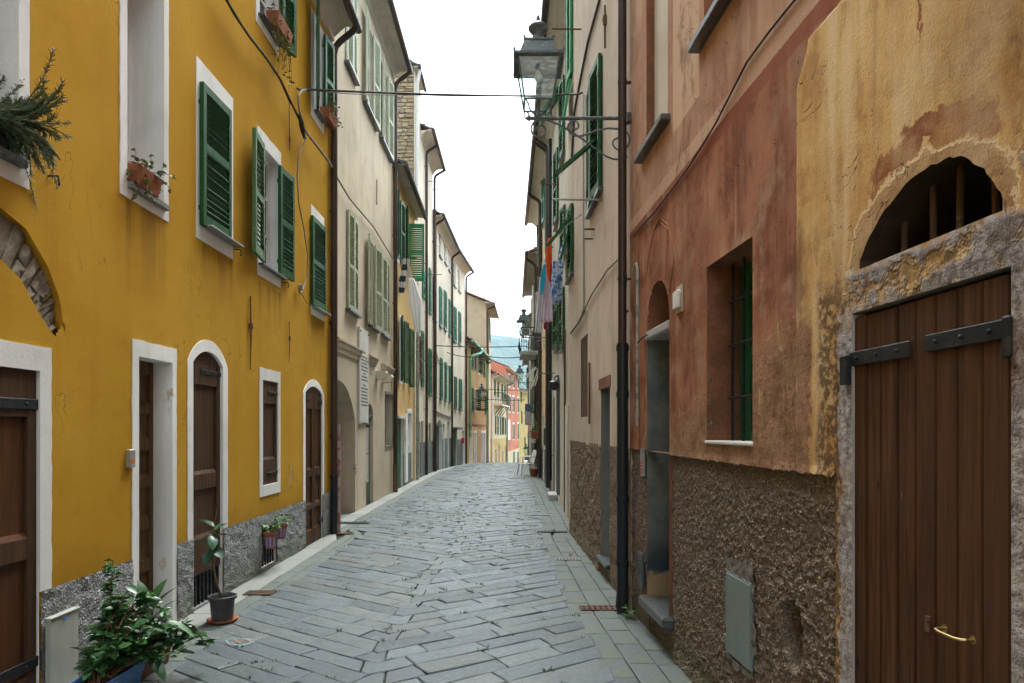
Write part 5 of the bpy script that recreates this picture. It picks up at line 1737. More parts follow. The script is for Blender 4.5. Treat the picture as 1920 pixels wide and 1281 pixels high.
    g1 = m.mul(m.rng(m.sum(x, m.mul(jl, .7)), UG1+.085, UG1+.10, 1, 0), m.rng(m.sum(z, m.mul(jl, 2.0)), 1.98, 2.06, 1, 0))
    g2 = m.mul(m.rng(m.sum(x, jl), UG0-.02, UG0-.05, 0, 1), m.rng(m.sum(z, jl), 2.33, 2.37, 1, 0))
    g3 = m.mul(m.mul(m.rng(m.sum(z, m.mul(jl, .5)), 2.15, 2.18, 1, 0), m.rng(m.sum(x, m.mul(jl, 1.6)), UG1+.02, UG1+.06, 1, 0)), m.rng(m.noise(7, 4, .65, m.mp((1, 1, 1), (2, 2, 6))), .40, .50))
    gm = m.math('MAXIMUM', m.math('MAXIMUM', g1, g2), g3)
    gcol = m.mix(m.rng(n3, .35, .65), hx(186, 182, 182), hx(128, 122, 122))
    gcol = m.mix(m.rng(n2, .52, .7, 0, .5), gcol, hx(160, 132, 100))
    mold = m.mul(m.rng(m.sum(z, m.mul(n2, .3)), 1.95, 2.1), m.rng(n2, .45, .6))
    gcol = m.mix(m.mul(mold, .5), gcol, hx(84, 76, 72))
    col = m.mix(gm, col, gcol)
    bl = m.noise(2.9, 5, .66, m.mp((1, 1, .75), (31, 5, 2)))
    col = m.mix(m.rng(bl, .54, .70, 0, .5), col, hx(204, 180, 152))
    bd = m.noise(3.7, 5, .68, m.mp((1, 1, .5), (41, 5, 7)))
    col = m.mix(m.rng(bd, .55, .70, 0, .65), col, hx(108, 76, 58))
    # soot-dark fringe between cement and ochre, pits and scratches
    fr = m.mul(m.mul(m.rng(m.sum(x, m.mul(jl, .8)), UG1+.22, UG1+.28, 1, 0), m.rng(m.sum(z, m.mul(jl, 2.0)), 2.08, 2.22, 1, 0)), m.inv(gm))
    col = m.mix(m.mul(fr, m.rng(n3, .4, .55, .2, .85)), col, hx(86, 68, 56))
    pit = m.rng(m.vor(9, vec=m.mp((1, 1, .8))), .03, .05, 1, 0)
    pit = m.mul(pit, m.rng(m.noise(2, 3, .5, m.mp((1, 1, 1), (7, 7, 7))), .5, .55))
    col = m.mix(m.mul(pit, .75), col, hx(70, 48, 38))
    ck = m.math('ABSOLUTE', m.math('SUBTRACT', m.noise(2.2, 5, .62, m.mp((1, 1, .7), (5, 1, 2)), 1.0), .5))
    ckm = m.mul(m.rng(ck, .0015, .005, 1, 0), m.rng(n1, .45, .55))
    col = m.mix(m.mul(ckm, .6), col, hx(84, 56, 44))
    scar = m.mul(m.rng(m.noise(17, 5, .72, m.mp((1, 1, .55), (21, 0, 9))), .66, .675), m.rng(n1, .38, .5, .3, 1))
    col = m.mix(m.mul(scar, .75), col, hx(104, 72, 56))
    wh = m.rng(m.noise(9, 5, .7, m.mp((1, 1, .3), (11, 0, 3))), .675, .69)
    col = m.mix(m.mul(wh, .7), col, hx(206, 180, 132))
    col = m.mix(m.rng(n4, .3, .75, 0, .28), col, m.mix(.5, col, (.02, .015, .01)))
    hgt = m.sum(m.mul(n4, .35), m.mul(n3, .35))
    hgt = m.sum(hgt, m.mul(mo, .9)); hgt = m.sum(hgt, m.mul(ring, -.7))
    hgt = m.sum(hgt, m.mul(gm, m.mul(n3, 2.4))); hgt = m.sum(hgt, m.mul(low, m.sum(m.mul(n3, 1.4), -.7))); hgt = m.sum(hgt, m.mul(n2, .5))
    hgt = m.sum(hgt, m.mul(ring, m.mul(n2, 2.0))); hgt = m.sum(hgt, m.mul(ckm, -.8)); hgt = m.sum(hgt, m.mul(scar, -1.2))
    return m.done(col, .93, m.bump(hgt, .6, .011))
M['terra_wall'] = terracotta_wall()
m = NT('jamb_cement_blue', .85, .25)
x, y, z = m.xyz(); n2 = m.noise(5, 6, .6); n3 = m.noise(40, 5, .6)
col = m.mix(m.rng(n2, .35, .7), hx(118, 122, 116), hx(84, 94, 94))
col = m.mix(m.mul(m.rng(m.sum(z, m.mul(n2, .5)), .75, 1.15, 1, 0), m.rng(m.sum(z, m.mul(n2, .2)), .45, .55)), col, hx(52, 64, 74))
col = m.mix(m.rng(m.sum(z, m.mul(n2, .25)), .56, .6, 1, 0), col, hx(150, 128, 100))
M['jamb'] = m.done(col, .85, m.bump(n3, .3, .006))
m = NT('plaster_reveal', .92, .2)
n2 = m.noise(4, 6, .65); n3 = m.noise(60, 4, .6)
col = m.mix(m.rng(n2, .35, .7), hx(150, 100, 76), hx(112, 80, 60)); col = m.mix(m.rng(n3, .4, .7, 0, .4), col, hx(92, 64, 50))
M['reveal'] = m.done(col, .92, m.bump(m.sum(n2, m.mul(n3, .3)), .5, .02))
h.mat, h.rev, h.rev2 = M['terra_wall'], M['reveal'], M['cement_rough']
h.rev3 = plaster('plaster_recess_shade', (.085, .06, .045), stain=(.03, .025, .02), amt=.6, grain=50, bump=.5, seed=61)  # shade inside the lunette put into a near-black plaster colour
GW = h.hole(h.u(1411), h.u(1325), 1.53, 2.55, .26)
GD = h.hole(UD0, UD1, .27, 2.70, .34, rise=.30)
GG = h.hole(UG0, UG1, -.02, 2.02, .05, rm=2)
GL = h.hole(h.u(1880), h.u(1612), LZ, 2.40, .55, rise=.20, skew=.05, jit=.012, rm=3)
U1 = h.hole(h.u(1252), h.u(1212), 3.79, 5.7, .07, rm=1)
U2 = h.hole(h.u(1420), h.u(1320), 3.92, 5.8, .07, rm=1)
base_cut = (UB0, h.L, -1.0, 1.43)
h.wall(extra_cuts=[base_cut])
# returns of the base cut
mb = MB(); mb.quad((UB0, 0, -.1), (UB0, 0, 1.43), (UB0, -.06, 1.43), (UB0, -.06, -.1)); mb.quad((UB0, 0, 1.43), (h.L, 0, 1.43), (h.L, -.06, 1.43), (UB0, -.06, 1.43)); h.part('plaster_edge', mb, M['terra_wall'])
# ragged lip of plaster over the roughcast
mb = MB(); rl = random.Random(4); uu = UB0; prev = None
while uu < UD0-.01:
    d_ = rl.uniform(.006, .016); dz_ = rl.uniform(.004, .015)
    cur = (min(uu, UD0), d_, 1.43-dz_)
    if prev:
        mb.quad((cur[0], 0.0, 1.445+.01), (prev[0], 0.0, 1.445+.01), (prev[0], prev[1]*.5, prev[2]), (cur[0], cur[1]*.5, cur[2]))
        mb.quad((cur[0], cur[1]*.5, cur[2]), (prev[0], prev[1]*.5, prev[2]), (prev[0], -.05, prev[2]+.005), (cur[0], -.05, cur[2]+.005))
    prev = cur; uu += rl.uniform(.005, .016)
h.part('plaster_lip', mb, M['terra_wall'])
# roughcast with a broken hole and a cement patch round the steel cabinet
CU, CZ = h.u(1476), h.z(1476, 1192)
KU0, KU1 = h.u(1405), h.u(1359); KZ0, KZ1 = h.z(1383, 1243), h.z(1383, 1082)
def dents(uu, zz):
    d_ = math.hypot((uu-CU)/.085, (zz-CZ)/.14) + .35*fractal(uu*20, 1, zz*20, 2)
    r_ = 0
    if d_ < 1.1: r_ -= .15*max(0, min(1, (1.1-d_)*5))
    d2 = math.hypot((uu-h.u(1440))/.05, (zz-.63)/.12)
    if d2 < 1: r_ -= .02*(1-d2)
    if zz < .1: r_ += (.1-zz)*.25
    if zz > 1.3: r_ -= (zz-1.3)*.06
    return r_
rough_grid(h, UB0, UD0-.002, -.02, 1.44, -.022, 'rc_brown', .009, .0105, 42, 'roughcast_base', [(KU0-.002, KU1+.002, KZ0, KZ1)], dents)
rough_grid(h, UD1+.002, h.L, -.02, 1.44, -.015, 'rc_brown', .02, .012, 16, 'roughcast_base', [], None)
rough_grid(h, UD0-.0, UD1+.0, -.02, .2, -.02, 'rc_brown', .02, .012, 16, 'roughcast_base', [], None)
for k in range(16):
    mb = MB(); a_ = rl.uniform(0, 6.28); q = rl.random()**.5
    u_, z_ = CU+.055*q*math.cos(a_), CZ-.01+.10*q*math.sin(a_); r_ = rl.uniform(.012, .026)
    mb.lathe([(r_*.35, -r_*.8), (r_*.9, -r_*.3), (r_, r_*.2), (r_*.5, r_*.8)], 7, (u_, -.135+rl.uniform(0, .04), z_)); h.part('stone', mb, M['voussoir'])
km, kz = (KU0+KU1)/2, (KZ0+KZ1)/2+.03
rough_grid(h, KU0-.13, KU1+.12, .01, KZ1+.24, -.012, 'cement_patch', .010, .006, 22, 'cement_patch', [(KU0-.001, KU1+.001, KZ0-.002, KZ1+.002)],
    keep=lambda u_, z_: abs(u_-km)/((KU1-KU0)/2+.025) < 1+.55*fractal(u_*9, 2, z_*9, 3) and abs(z_-kz)/((KZ1-KZ0)/2+.06) < 1+.35*fractal(u_*9, 5, z_*9, 3))
mb = MB(); mb.cbox(KU0, KU1, -.05, -.008, KZ0, KZ1, .003); c_ = h.part('steel_cabinet', mb, M['steelbox'])
mb = MB(); mb.cbox(KU0+.008, KU1-.008, -.01, -.003, KZ0+.01, KZ1-.012, .002); h.part('cabinet_door', mb, M['steelbox'], c_)
# window with green frame and iron bars
mb = MB(); w_ = GW; o_ = -.2
for a, b in ((w_.u0, w_.u0+.05), (w_.u1-.14, w_.u1)): mb.box(a, b, o_-.04, o_, w_.z0, w_.z1)
for a, b in ((w_.z0, w_.z0+.06), (w_.z1-.06, w_.z1), (2.02, 2.07)): mb.box(w_.u0+.05, w_.u1-.14, o_-.04, o_-.003, a, b)
wn_ = h.part('window', mb, M['emerald'])
mb = MB(); mb.quad((w_.u1, o_-.03, w_.z0), (w_.u0, o_-.03, w_.z0), (w_.u0, o_-.03, w_.z1), (w_.u1, o_-.03, w_.z1)); h.part('pane', mb, M['glass'], wn_)
for k in range(4):
    mb = MB(); uu = w_.u0+(w_.u1-w_.u0)*(k+.6)/4.2; mb.tube([(uu, -.12, w_.z0), (uu, -.12, w_.z1)], .009, 6); h.part('bar', mb, M['iron'])
for zz in (1.78, 2.08, 2.33):
    mb = MB(); mb.tube([(w_.u0, -.115, zz), (w_.u1-.06, -.115, zz)], .009, 6); h.part('bar', mb, M['iron'])
mb = MB(); mb.cbox(w_.u0-.01, w_.u1+.01, -.22, .012, 1.515, 1.535, .005); h.part('sill', mb, M['marble'])
mb = MB()
for k in range(22):
    z_ = rl.uniform(1.62, 2.05); u_ = GW.u1+rl.uniform(-.004, .028); r_ = rl.uniform(.006, .018)
    mb.lathe([(r_*.4, -r_*1.4), (r_, -r_*.2), (r_*.7, r_*.6), (r_*.2, r_*1.3)], 6, (u_, rl.uniform(-.018, -.007), z_))
h.part('broken_plaster', mb, M['rc_tan'])
# arched doorway: lintel, jambs, step
mb = MB(); mb.cbox(UD0-.0, UD1+.015, -.3, .012, 2.30, 2.365, .01); h.part('lintel', mb, M['cement_rough'])
mb = MB(); mb.quad((UD1-.004, -.002, .29), (UD1-.004, -.002, 2.3), (UD1-.004, -.33, 2.3), (UD1-.004, -.33, .29)); mb.quad((UD0+.004, -.002, .29), (UD0+.004, -.002, 2.3), (UD0+.004, -.33, 2.3), (UD0+.004, -.33, .29)); h.part('jamb', mb, M['jamb'])
panel_door(h, UD0, UD1, .29, 2.30, -.29, 'oldwood', splits=((.1, .5), (.55, .93)))
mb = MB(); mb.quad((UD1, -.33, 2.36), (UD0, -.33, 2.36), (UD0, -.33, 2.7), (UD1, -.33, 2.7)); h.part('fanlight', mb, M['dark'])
mb = MB(); mb.cbox(UD0-.035, UD1+.06, -.33, .055, .20, .29, .018); h.part('step', mb, M['slate'])
for k in range(3):
    mb = MB(); uu = UD0+(UD1-UD0)*(k+1)/4; mb.tube([(uu, -.2, 2.36), (uu, -.2, 2.66)], .008, 6); h.part('bar', mb, M['iron'])
# fan of raised lines over the doorway
rays = [[(300, 620), (285, 225)], [(330, 605), (335, 150)], [(375, 620), (395, 215)], [(265, 740), (247, 390)], [(405, 740), (445, 440)], [(240, 900), (212, 680)],
        [(212, 680), (228, 540), (247, 390), (283, 215), (335, 128), (395, 178), (428, 300), (458, 520), (470, 760)], [(283, 215), (335, 158), (395, 215)]]
for rr_ in rays:
    mb = MB(); pts = [h.p(1160+a/4.27, 380+b/4.27, .001) for a, b in rr_]; mb.tube(pts, .005, 6); h.part('relief_line', mb, M['terra_wall'])
# bulkhead light on a tile
mb = MB(); mb.cbox(h.u(1281.5), h.u(1270), 0, .008, h.z(1275, 587), h.z(1275, 536), .002); t_ = h.part('wall_tile', mb, M['beige_trim'])
mb = MB(); mb.cbox(h.u(1279), h.u(1270), .008, .035, h.z(1275, 579), h.z(1275, 545), .008); h.part('number_plate', mb, M['plaswhite'], t_)
# letter/intercom plates beside the door
mb = MB(); mb.cbox(h.u(1210), h.u(1206), 0, .025, h.z(1208, 893), h.z(1208, 842), .003); ic = h.part('intercom', mb, M['aluminium'])
mb = MB()
for zz in (868, 874, 880, 886): mb.box(h.u(1209.3), h.u(1206.7), .0245, .028, h.z(1208, zz+2), h.z(1208, zz-2))
h.part('button', mb, flat('plate_red', (.6, .1, .05), .5), ic)
mb = MB(); mb.cbox(h.u(1208), h.u(1199), 0, .02, h.z(1203, 1100), h.z(1203, 1036), .003); h.part('meter_door', mb, M['slate'])
# grey conduit
mb = MB(); mb.tube([h.p(1187, 510, .03), h.p(1189, 498, .03), h.p(1193, 494, .03), h.p(1195, 505, .03), h.p(1195, 800, .02)], .011, 8); h.part('conduit', mb, M['pipeteal'], smooth=True)
mb = MB(); mb.tube([h.p(1196, 643, .03), h.p(1204, 634, .03), h.p(1213, 628, .02)], .007, 6); h.part('wall_cable', mb, M['cable'])
# upper blind windows and slate sills
for w_, a, b, zz in ((U1, 1257, 1203, 3.79), (U2, 1440, 1310, 3.92)):
    mb = MB(); mb.quad((w_.u1, -.065, w_.z0), (w_.u0, -.065, w_.z0), (w_.u0, -.065, w_.z1), (w_.u1, -.065, w_.z1)); h.part('blind_window', mb, M['pale2'])
    h.sill(h.u(a), h.u(b), zz, .07, .04)
# old cable run
mb = MB(); ps = [(1188, 441), (1230, 395), (1290, 315), (1340, 235), (1400, 117), (1440, 62), (1490, 0), (1560, -110)]
mb.tube([h.p(a, b, .015) for a, b in ps], .0055, 6); mb.tube([h.p(a, b+rl.uniform(-2, 2), .010) for a, b in ps], .004, 6); h.part('wall_cable', mb, M['cable'])
# lunette bars and dark back
for k, xx in enumerate((1697, 1750, 1802, 1866)):
    mb = MB(); uu = h.u(xx, -.1); mb.tube([(uu+rl.uniform(-.006, .006), -.1, LZ-.01), (uu, -.1, 2.42)], .0105, 8); h.part('bar', mb, M['oldiron'], smooth=True)
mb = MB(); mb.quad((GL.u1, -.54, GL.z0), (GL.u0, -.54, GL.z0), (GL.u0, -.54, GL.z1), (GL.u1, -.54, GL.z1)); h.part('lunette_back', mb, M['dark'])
# plank gate: eight boards, strap hinges, handle
gt = MB(); gt.box(UG0, UG1, -.06, -.042, .0, 2.005); gate = h.part('gate', gt, M['planks'])
edges = [1896, 1842, 1796, 1754, 1717, 1683, 1652, 1624, 1598]
for a, b in zip(edges, edges[1:]):
    mb = MB(); mb.cbox(h.u(a, -.012)+.0022, h.u(b, -.012)-.0022, -.042, -.012+rl.uniform(-.003, .003), .005, 2.006+rl.uniform(-.003, 0), .005); h.part('plank', mb, M['planks'], gate)
strap(h, h.u(1704, -.0), h.u(1590, -.0), h.z(1650, 664, -.0), -.008, gate, .026, pin=None)
strap(h, h.u(1885, -.0), h.u(1733, -.0), h.z(1800, 632, -.0), -.008, gate, .026, pin=None)
mb = MB(); mb.cbox(h.u(1597), h.u(1584), .0, .022, h.z(1590, 722), h.z(1590, 667), .004); h.part('hinge_plate', mb, M['iron'], gate)
mb = MB(); mb.cbox(h.u(1899), h.u(1883), -.035, .012, h.z(1890, 672), h.z(1890, 592), .006); h.part('hinge_plate', mb, M['iron'], gate)
mb = MB(); mb.cbox(h.u(1744, -.01), h.u(1735, -.01), -.012, -.007, h.z(1740, 1185, -.01), h.z(1740, 1155, -.01), .001); k_ = h.part('lock_plate', mb, M['rust'], gate)
mb = MB(); mb.tube([(h.u(1740, -.007), -.007, h.z(1740, 1166, -.007)), (h.u(1740, -.007), -.005, h.z(1740, 1166, -.007))], .004, 8); h.part('keyhole', mb, M['dark'], k_)
mb = MB(); uh0, uh1, zh = h.u(1806, .02), h.u(1752, .02), h.z(1780, 1190, .02)
mb.tube([(uh0+.002, -.012, zh), (uh0+.002, .012, zh), (uh0+.008, .022, zh-.001), (uh0+.03, .026, zh-.003), (uh1-.03, .026, zh-.003), (uh1-.008, .022, zh-.001), (uh1-.002, .012, zh), (uh1-.002, -.012, zh)], .0048, 8); mb.tube([(uh0+.002, -.012, zh), (uh0+.002, -.009, zh)], .013, 10); mb.tube([(uh1-.002, -.012, zh), (uh1-.002, -.009, zh)], .013, 10)
h.part('handle', mb, M['brass'], gate)
# nails and small iron hooks in the wall
for k in range(9):
    x_, y_ = rl.uniform(1280, 1540), rl.uniform(150, 620)
    mb = MB(); p0 = h.p(x_, y_); mb.tube([p0, (p0[0], rl.uniform(.006, .014), p0[2]-rl.uniform(0, .006))], rl.uniform(.0016, .0026), 5); h.part('nail', mb, M['rust'])
h.roof(over=.38, ends=(0, 0), sof='soffit')
h.pipe(h.L-.04, 2.3, 9.0, .038, .075, elbow=h.gut)
mb = MB(); mb.tube([(h.L-.05, .075, .01), (h.L-.05, .075, 2.34)], .05, 12)
for zz in (.45, 1.0, 1.9, 2.3): mb.lathe([(.057, -.025), (.057, .025)], 12, (h.L-.05, .075, zz))
h.part('downpipe_foot', mb, M['pipeblk'], smooth=True)

# ---- rose-beige house beside the lamp
h = House('rose_beige_house', 'stained rose-beige house with roughcast base behind the big street lamp', (1.04, 5.95), (.90, 10.5), 'R', 9.25, M['rosebeige'], M['cement'])
R2 = h
S1 = h.hole(h.u(1130), h.u(1106), h.z(1115, 385), h.z(1115, 150), .12)
S2 = h.hole(h.u(1076), h.u(1066), h.z(1071, 520), h.z(1071, 395), .12)
S3 = h.hole(h.u(1060+15), h.u(1066), 6.9, 8.5, .12)
V1 = h.hole(h.u(1102), h.u(1089), h.z(1095, 782), h.z(1095, 632), .05)
DR = h.hole(h.u(1143.5), h.u(1127), .2, h.z(1135, 728), .22)
h.wall(extra_cuts=[(0, h.L, -1, 1.40)])
rough_grid(h, 0.002, DR.u0-.0, -.02, 1.43, .004, 'rc_tan', .022, .013, 15, 'roughcast_base')
rough_grid(h, DR.u1+.0, h.L, -.02, 1.43, .004, 'rc_tan', .022, .015, 14, 'roughcast_base', extra=lambda u_, z_: (.10*(.22-z_) if z_ < .22 else 0))
rough_grid(h, DR.u0, DR.u1, -.02, .2, .004, 'rc_tan', .022, .013, 15, 'roughcast_base')
mb = MB(); mb.quad((h.L, .0, -.1), (h.L, .0, 1.42), (h.L, -.3, 1.42), (h.L, -.3, -.1)); h.part('roughcast_return', mb, M['rc_tan'])
h.roof(over=.38, sof='soffit', ends=(0, 0))
mb = MB(); mb.quad((DR.u1, -.2, .2), (DR.u0, -.2, .2), (DR.u0, -.2, DR.z1), (DR.u1, -.2, DR.z1)); h.part('door', mb, M['oldwood'])
mb = MB(); mb.cbox(DR.u0-.03, DR.u1+.05, -.2, .05, .16, .205, .01); h.part('step', mb, M['slate'])
mb = MB(); mb.cbox(DR.u0-.06, DR.u1+.1, 0, .012, DR.z1, DR.z1+.12, .004); h.part('lintel', mb, M['reveal'])
planks(h, V1.u0, V1.u1, V1.z0, V1.z1, -.02, 'oldwood', 2); mb = MB(); mb.box(V1.u0, V1.u1, -.03, .0, V1.z0, V1.z0+.16); h.part('panel', mb, M['oldwood'])
mb = MB(); mb.tube([h.p(1105, 680, .02), h.p(1105, 830-35, .02)], .012, 6); mb.tube([h.p(1105, 740, .0), h.p(1105, 740, .05)], .012, 6); h.part('bolt_bar', mb, M['rust'])
# closed louvred shutter with its lower flap propped out
pair(h, S1, 'green', o=.03, mid=0)
def flap(h, uc, w, z_h, out, drop, mat):
    mb = MB()
    L_ = math.hypot(out, drop)
    def P(u_, t, n_): return (u_, .04+out*t+n_*drop/L_, z_h-drop*t+n_*out/L_)
    for a, b in ((-w/2, -w/2+.05), (w/2-.05, w/2)):
        mb.add([P(uc+x_, t, n_) for x_ in (a, b) for t in (0, 1) for n_ in (-.018, .018)], [(0, 1, 3, 2), (4, 6, 7, 5), (0, 4, 5, 1), (2, 3, 7, 6), (0, 2, 6, 4), (1, 5, 7, 3)])
    for a, b in ((0, .1), (.9, 1)):
        mb.add([P(uc+x_, t, n_) for x_ in (-w/2+.05, w/2-.05) for t in (a, b) for n_ in (-.016, .016)], [(0, 1, 3, 2), (4, 6, 7, 5), (0, 4, 5, 1), (2, 3, 7, 6), (0, 2, 6, 4), (1, 5, 7, 3)])
    k = .13
    while k < .9:
        mb.add([P(uc+x_, t, n_) for x_ in (-w/2+.05, w/2-.05) for t, n_ in ((k, -.016), (k+.012, -.016), (k+.05, .016), (k+.062, .016))], [(0, 1, 3, 2), (4, 6, 7, 5), (0, 4, 5, 1), (2, 3, 7, 6), (0, 2, 6, 4), (1, 5, 7, 3)])
        k += .07
    return h.part('propped_shutter', mb, M[mat])
flap(h, h.u(1124), .10, h.z(1124, 262), .46, .40, 'green')
h.sill(S1.u0-.04, S1.u1+.04, S1.z0, .06, .04)
pair(h, S2, 'green', o=.03, mid=0); h.sill(S2.u0-.04, S2.u1+.04, S2.z0, .06, .04)
flap(h, h.u(1075), .12, h.z(1074, 410), .34, .42, 'green'); flap(h, h.u(1073), .10, h.z(1073, 425), .14, .50, 'green')
pair(h, S3, 'green_bright', o=.03, mid=0); flap(h, (S3.u0+S3.u1)/2, S3.u1-S3.u0, h.z(1071, 165), .1, .6, 'green_bright')
h.pipe(.13, .35, 9.0, .026, .06, elbow=h.gut)
mb = MB(); mb.tube([(.13, .06, .34), (.11, .075, .02)], [.028, .045], 10); h.part('downpipe_foot', mb, M['pipeblk'], smooth=True)
# conduits and cables on the wall
mb = MB(); mb.tube([h.p(1094, 178, .025), h.p(1094, 400, .025), h.p(1095, 575, .025), h.p(1089, 600, .025), h.p(1072, 622, .02)], .012, 8); h.part('conduit', mb, M['zinc'], smooth=True)
mb = MB(); mb.tube([h.p(1158, 488, .02), h.p(1140, 505, .02), h.p(1108, 555, .02), h.p(1096, 582, .02)], .009, 6); mb.tube([h.p(1096, 582, .03), h.p(1085, 605, .03), h.p(1070, 625, .03)], .016, 6); h.part('wall_cable', mb, M['cable_gr'])
mb = MB(); mb.tube([h.p(1124, 0, .02), h.p(1102, 80, .02), h.p(1088, 150, .02), h.p(1077, 210, .02), h.p(1072, 300, .02)], .016, 6); h.part('wall_cable', mb, M['cable'])
mb = MB(); mb.tube([h.p(1134, 10, .01), h.p(1134, 90, .01)], .01, 6); mb.lathe([(.02, -.05), (.028, 0), (.02, .05)], 8, h.p(1134, 38, .02)); h.part('wall_anchor', mb, M['rust'])
for (px, py, L_) in ((1128, 375, .55), (1090, 55, .4), (1115, 430, .12), (1112, 448, .10)):
    mb = MB(); p0 = h.p(px, py); mb.tube([p0, (p0[0], L_, p0[2])], .011, 6); h.part('iron_bar', mb, M['zinc'] if py == 375 else M['rust'])

# ---- pale grey house, then straw house, then the far ones
h = House('pale_grey_house', 'pale grey plastered house with a dark iron door beyond the rose-beige one', (1.02, 10.5), (1.01, 17.6), 'R', 9.25, M['palegrey'], M['cement'])
T1 = h.hole(h.u(1050), h.u(1043), .1, h.z(1047, 705), .15, rise=.25)
T2 = h.hole(h.u(1040), h.u(1037.5), .1, h.z(1039, 745), .15)
h.wall(); h.roof(over=.38, ends=(0, 0))
planks(h, T1.u0, T1.u1, .1, T1.z1, -.08, 'iron', 5); planks(h, T2.u0, T2.u1, .1, T2.z1, -.08, 'doorgreen', 3)
mb = MB(); mb.cbox(h.u(1066), h.u(1061), 0, .03, 0, h.z(1063, 760), .008); h.part('pilaster', mb, M['pale'])
for xa, xb, ya, yb in ((1060, 1054, 545, 655), (1049, 1043, 580, 655), (1062, 1056, 395, 480), (1046, 1041, 560, 650), (1060, 1054, 160, 300), (1048, 1043, 290, 420)):
    w_ = Hole(h.u(xa), h.u(xb), h.z((xa+xb)/2, yb), h.z((xa+xb)/2, ya)); pair(h, w_, 'green', a=8, pitch=.07); h.sill(w_.u0-.05, w_.u1+.05, w_.z0, .08, .04)
flap(h, h.u(1053), .7, h.z(1053, 170), .35, .55, 'green_bright')
go, gz = h.gut
h.pipe(h.L-.1, .1, 8.7, .05, .09, elbow=(go, gz)); h.pipe(h.L-.9, .35, 8.7, .045, .08, 'pipeblk')
mb = MB(); mb.lathe([(.03, 0), (.10, -.05), (.11, -.16), (.04, -.2)], 10, h.p(1039, 712, .22)); mb.tube([h.p(1047, 705, .02), h.p(1041, 706, .16), h.p(1039, 712, .22)], .02, 6); h.part('wall_light', mb, M['iron'], smooth=True)
mb = MB(); mb.tube([h.p(1059, 620, .03), h.p(1059, 960, .03)], .02, 6); h.part('conduit', mb, M['rust'])
mb = MB(); mb.cbox(h.u(1046), h.u(1042), 0, .2, -.02, .16, .02); h.part('step', mb, M['cement_rough'])
for (px, py) in ((1048, 345), (1042, 700)):
    mb = MB(); p0 = h.p(px, py); mb.tube([p0, (p0[0], .4, p0[2])], .012, 5); h.part('iron_bar', mb, M['rust'])

h = House('straw_house', 'straw yellow house with brown downpipes behind the laundry', (1.0, 17.6), (.94, 25), 'R', 9.25, M['straw'], M['white'])
T3 = h.hole(h.u(1021), h.u(1018), .1, h.z(1019, 780), .12, rise=.2)
h.wall(); h.roof(over=.38, ends=(0, 0))
planks(h, T3.u0, T3.u1, .1, T3.z1, -.06, 'doorgreen', 3)
for a, b in ((0, T3.u0), (T3.u1, h.L)):
    mb = MB(); mb.box(a, b, 0, .012, -.03, 1.0); h.part('plinth', mb, M['greyplinth'])
go, gz = h.gut
h.pipe(h.u(1026.5, .08), .1, 8.7, .055, .08, elbow=(go, gz)); h.pipe(h.u(1012.5, .08), .05, 8.7, .055, .08, elbow=(go, gz)); h.pipe(h.u(1008, .06), .05, 8.7, .04, .06)
for xa, xb, ya, yb in ((1030, 1026, 400, 470), (1017, 1013, 520, 580), (1017, 1013, 440, 500), (1023, 1019.5, 330, 420), (1016, 1013, 655, 700)):
    w_ = Hole(h.u(xa), h.u(xb), h.z((xa+xb)/2, yb), h.z((xa+xb)/2, ya)); pair(h, w_, 'teal', a=6, pitch=.08)
mb = MB(); u_, z_ = h.uz(1029, 775); mb.cbox(u_-.05, u_+.05, 0, .1, z_-.12, z_+.03, .02); l_ = h.part('wall_light', mb, M['iron'])
mb = MB(); mb.lathe([(.04, 0), (.05, .05), (.035, .16)], 10, (u_, .06, z_+.03)); h.part('amber_lens', mb, flat('amber', (.7, .35, .02), .4), l_)
mb = MB(); u_, z_ = h.uz(1023.5, 819); mb.cbox(u_-.15, u_+.15, 0, .06, z_-.25, z_+.25, .01); h.part('notice_board', mb, M['doorgreen'])
Straw = h
# balcony with iron railing
ub0, ub1 = h.uy(23.6), h.uy(25.6); zb = EYE+(HY-660)/F*24
mb = MB(); mb.cbox(ub0, ub1, 0, .66, zb-.14, zb, .02); b_ = h.part('balcony', mb, M['pipeteal'])
for k in range(8):
    t = .04+.58*k/7
    mb = MB(); mb.tube([(ub0+.03, t, zb), (ub0-.05, t, zb+.35), (ub0+.0, t, zb+.8)], .010, 5); h.part('baluster', mb, M['iron'], b_)
for k in range(12):
    t = ub0+.05+(ub1-ub0-.1)*k/11
    mb = MB(); mb.tube([(t, .63, zb), (t, .70, zb+.35), (t, .64, zb+.8)], .010, 5); h.part('baluster', mb, M['iron'], b_)
mb = MB(); mb.tube([(ub0, 0, zb+.8), (ub0, .64, zb+.8), (ub1, .64, zb+.8), (ub1, 0, zb+.8)], .018, 6); h.part('handrail', mb, M['iron'], b_)

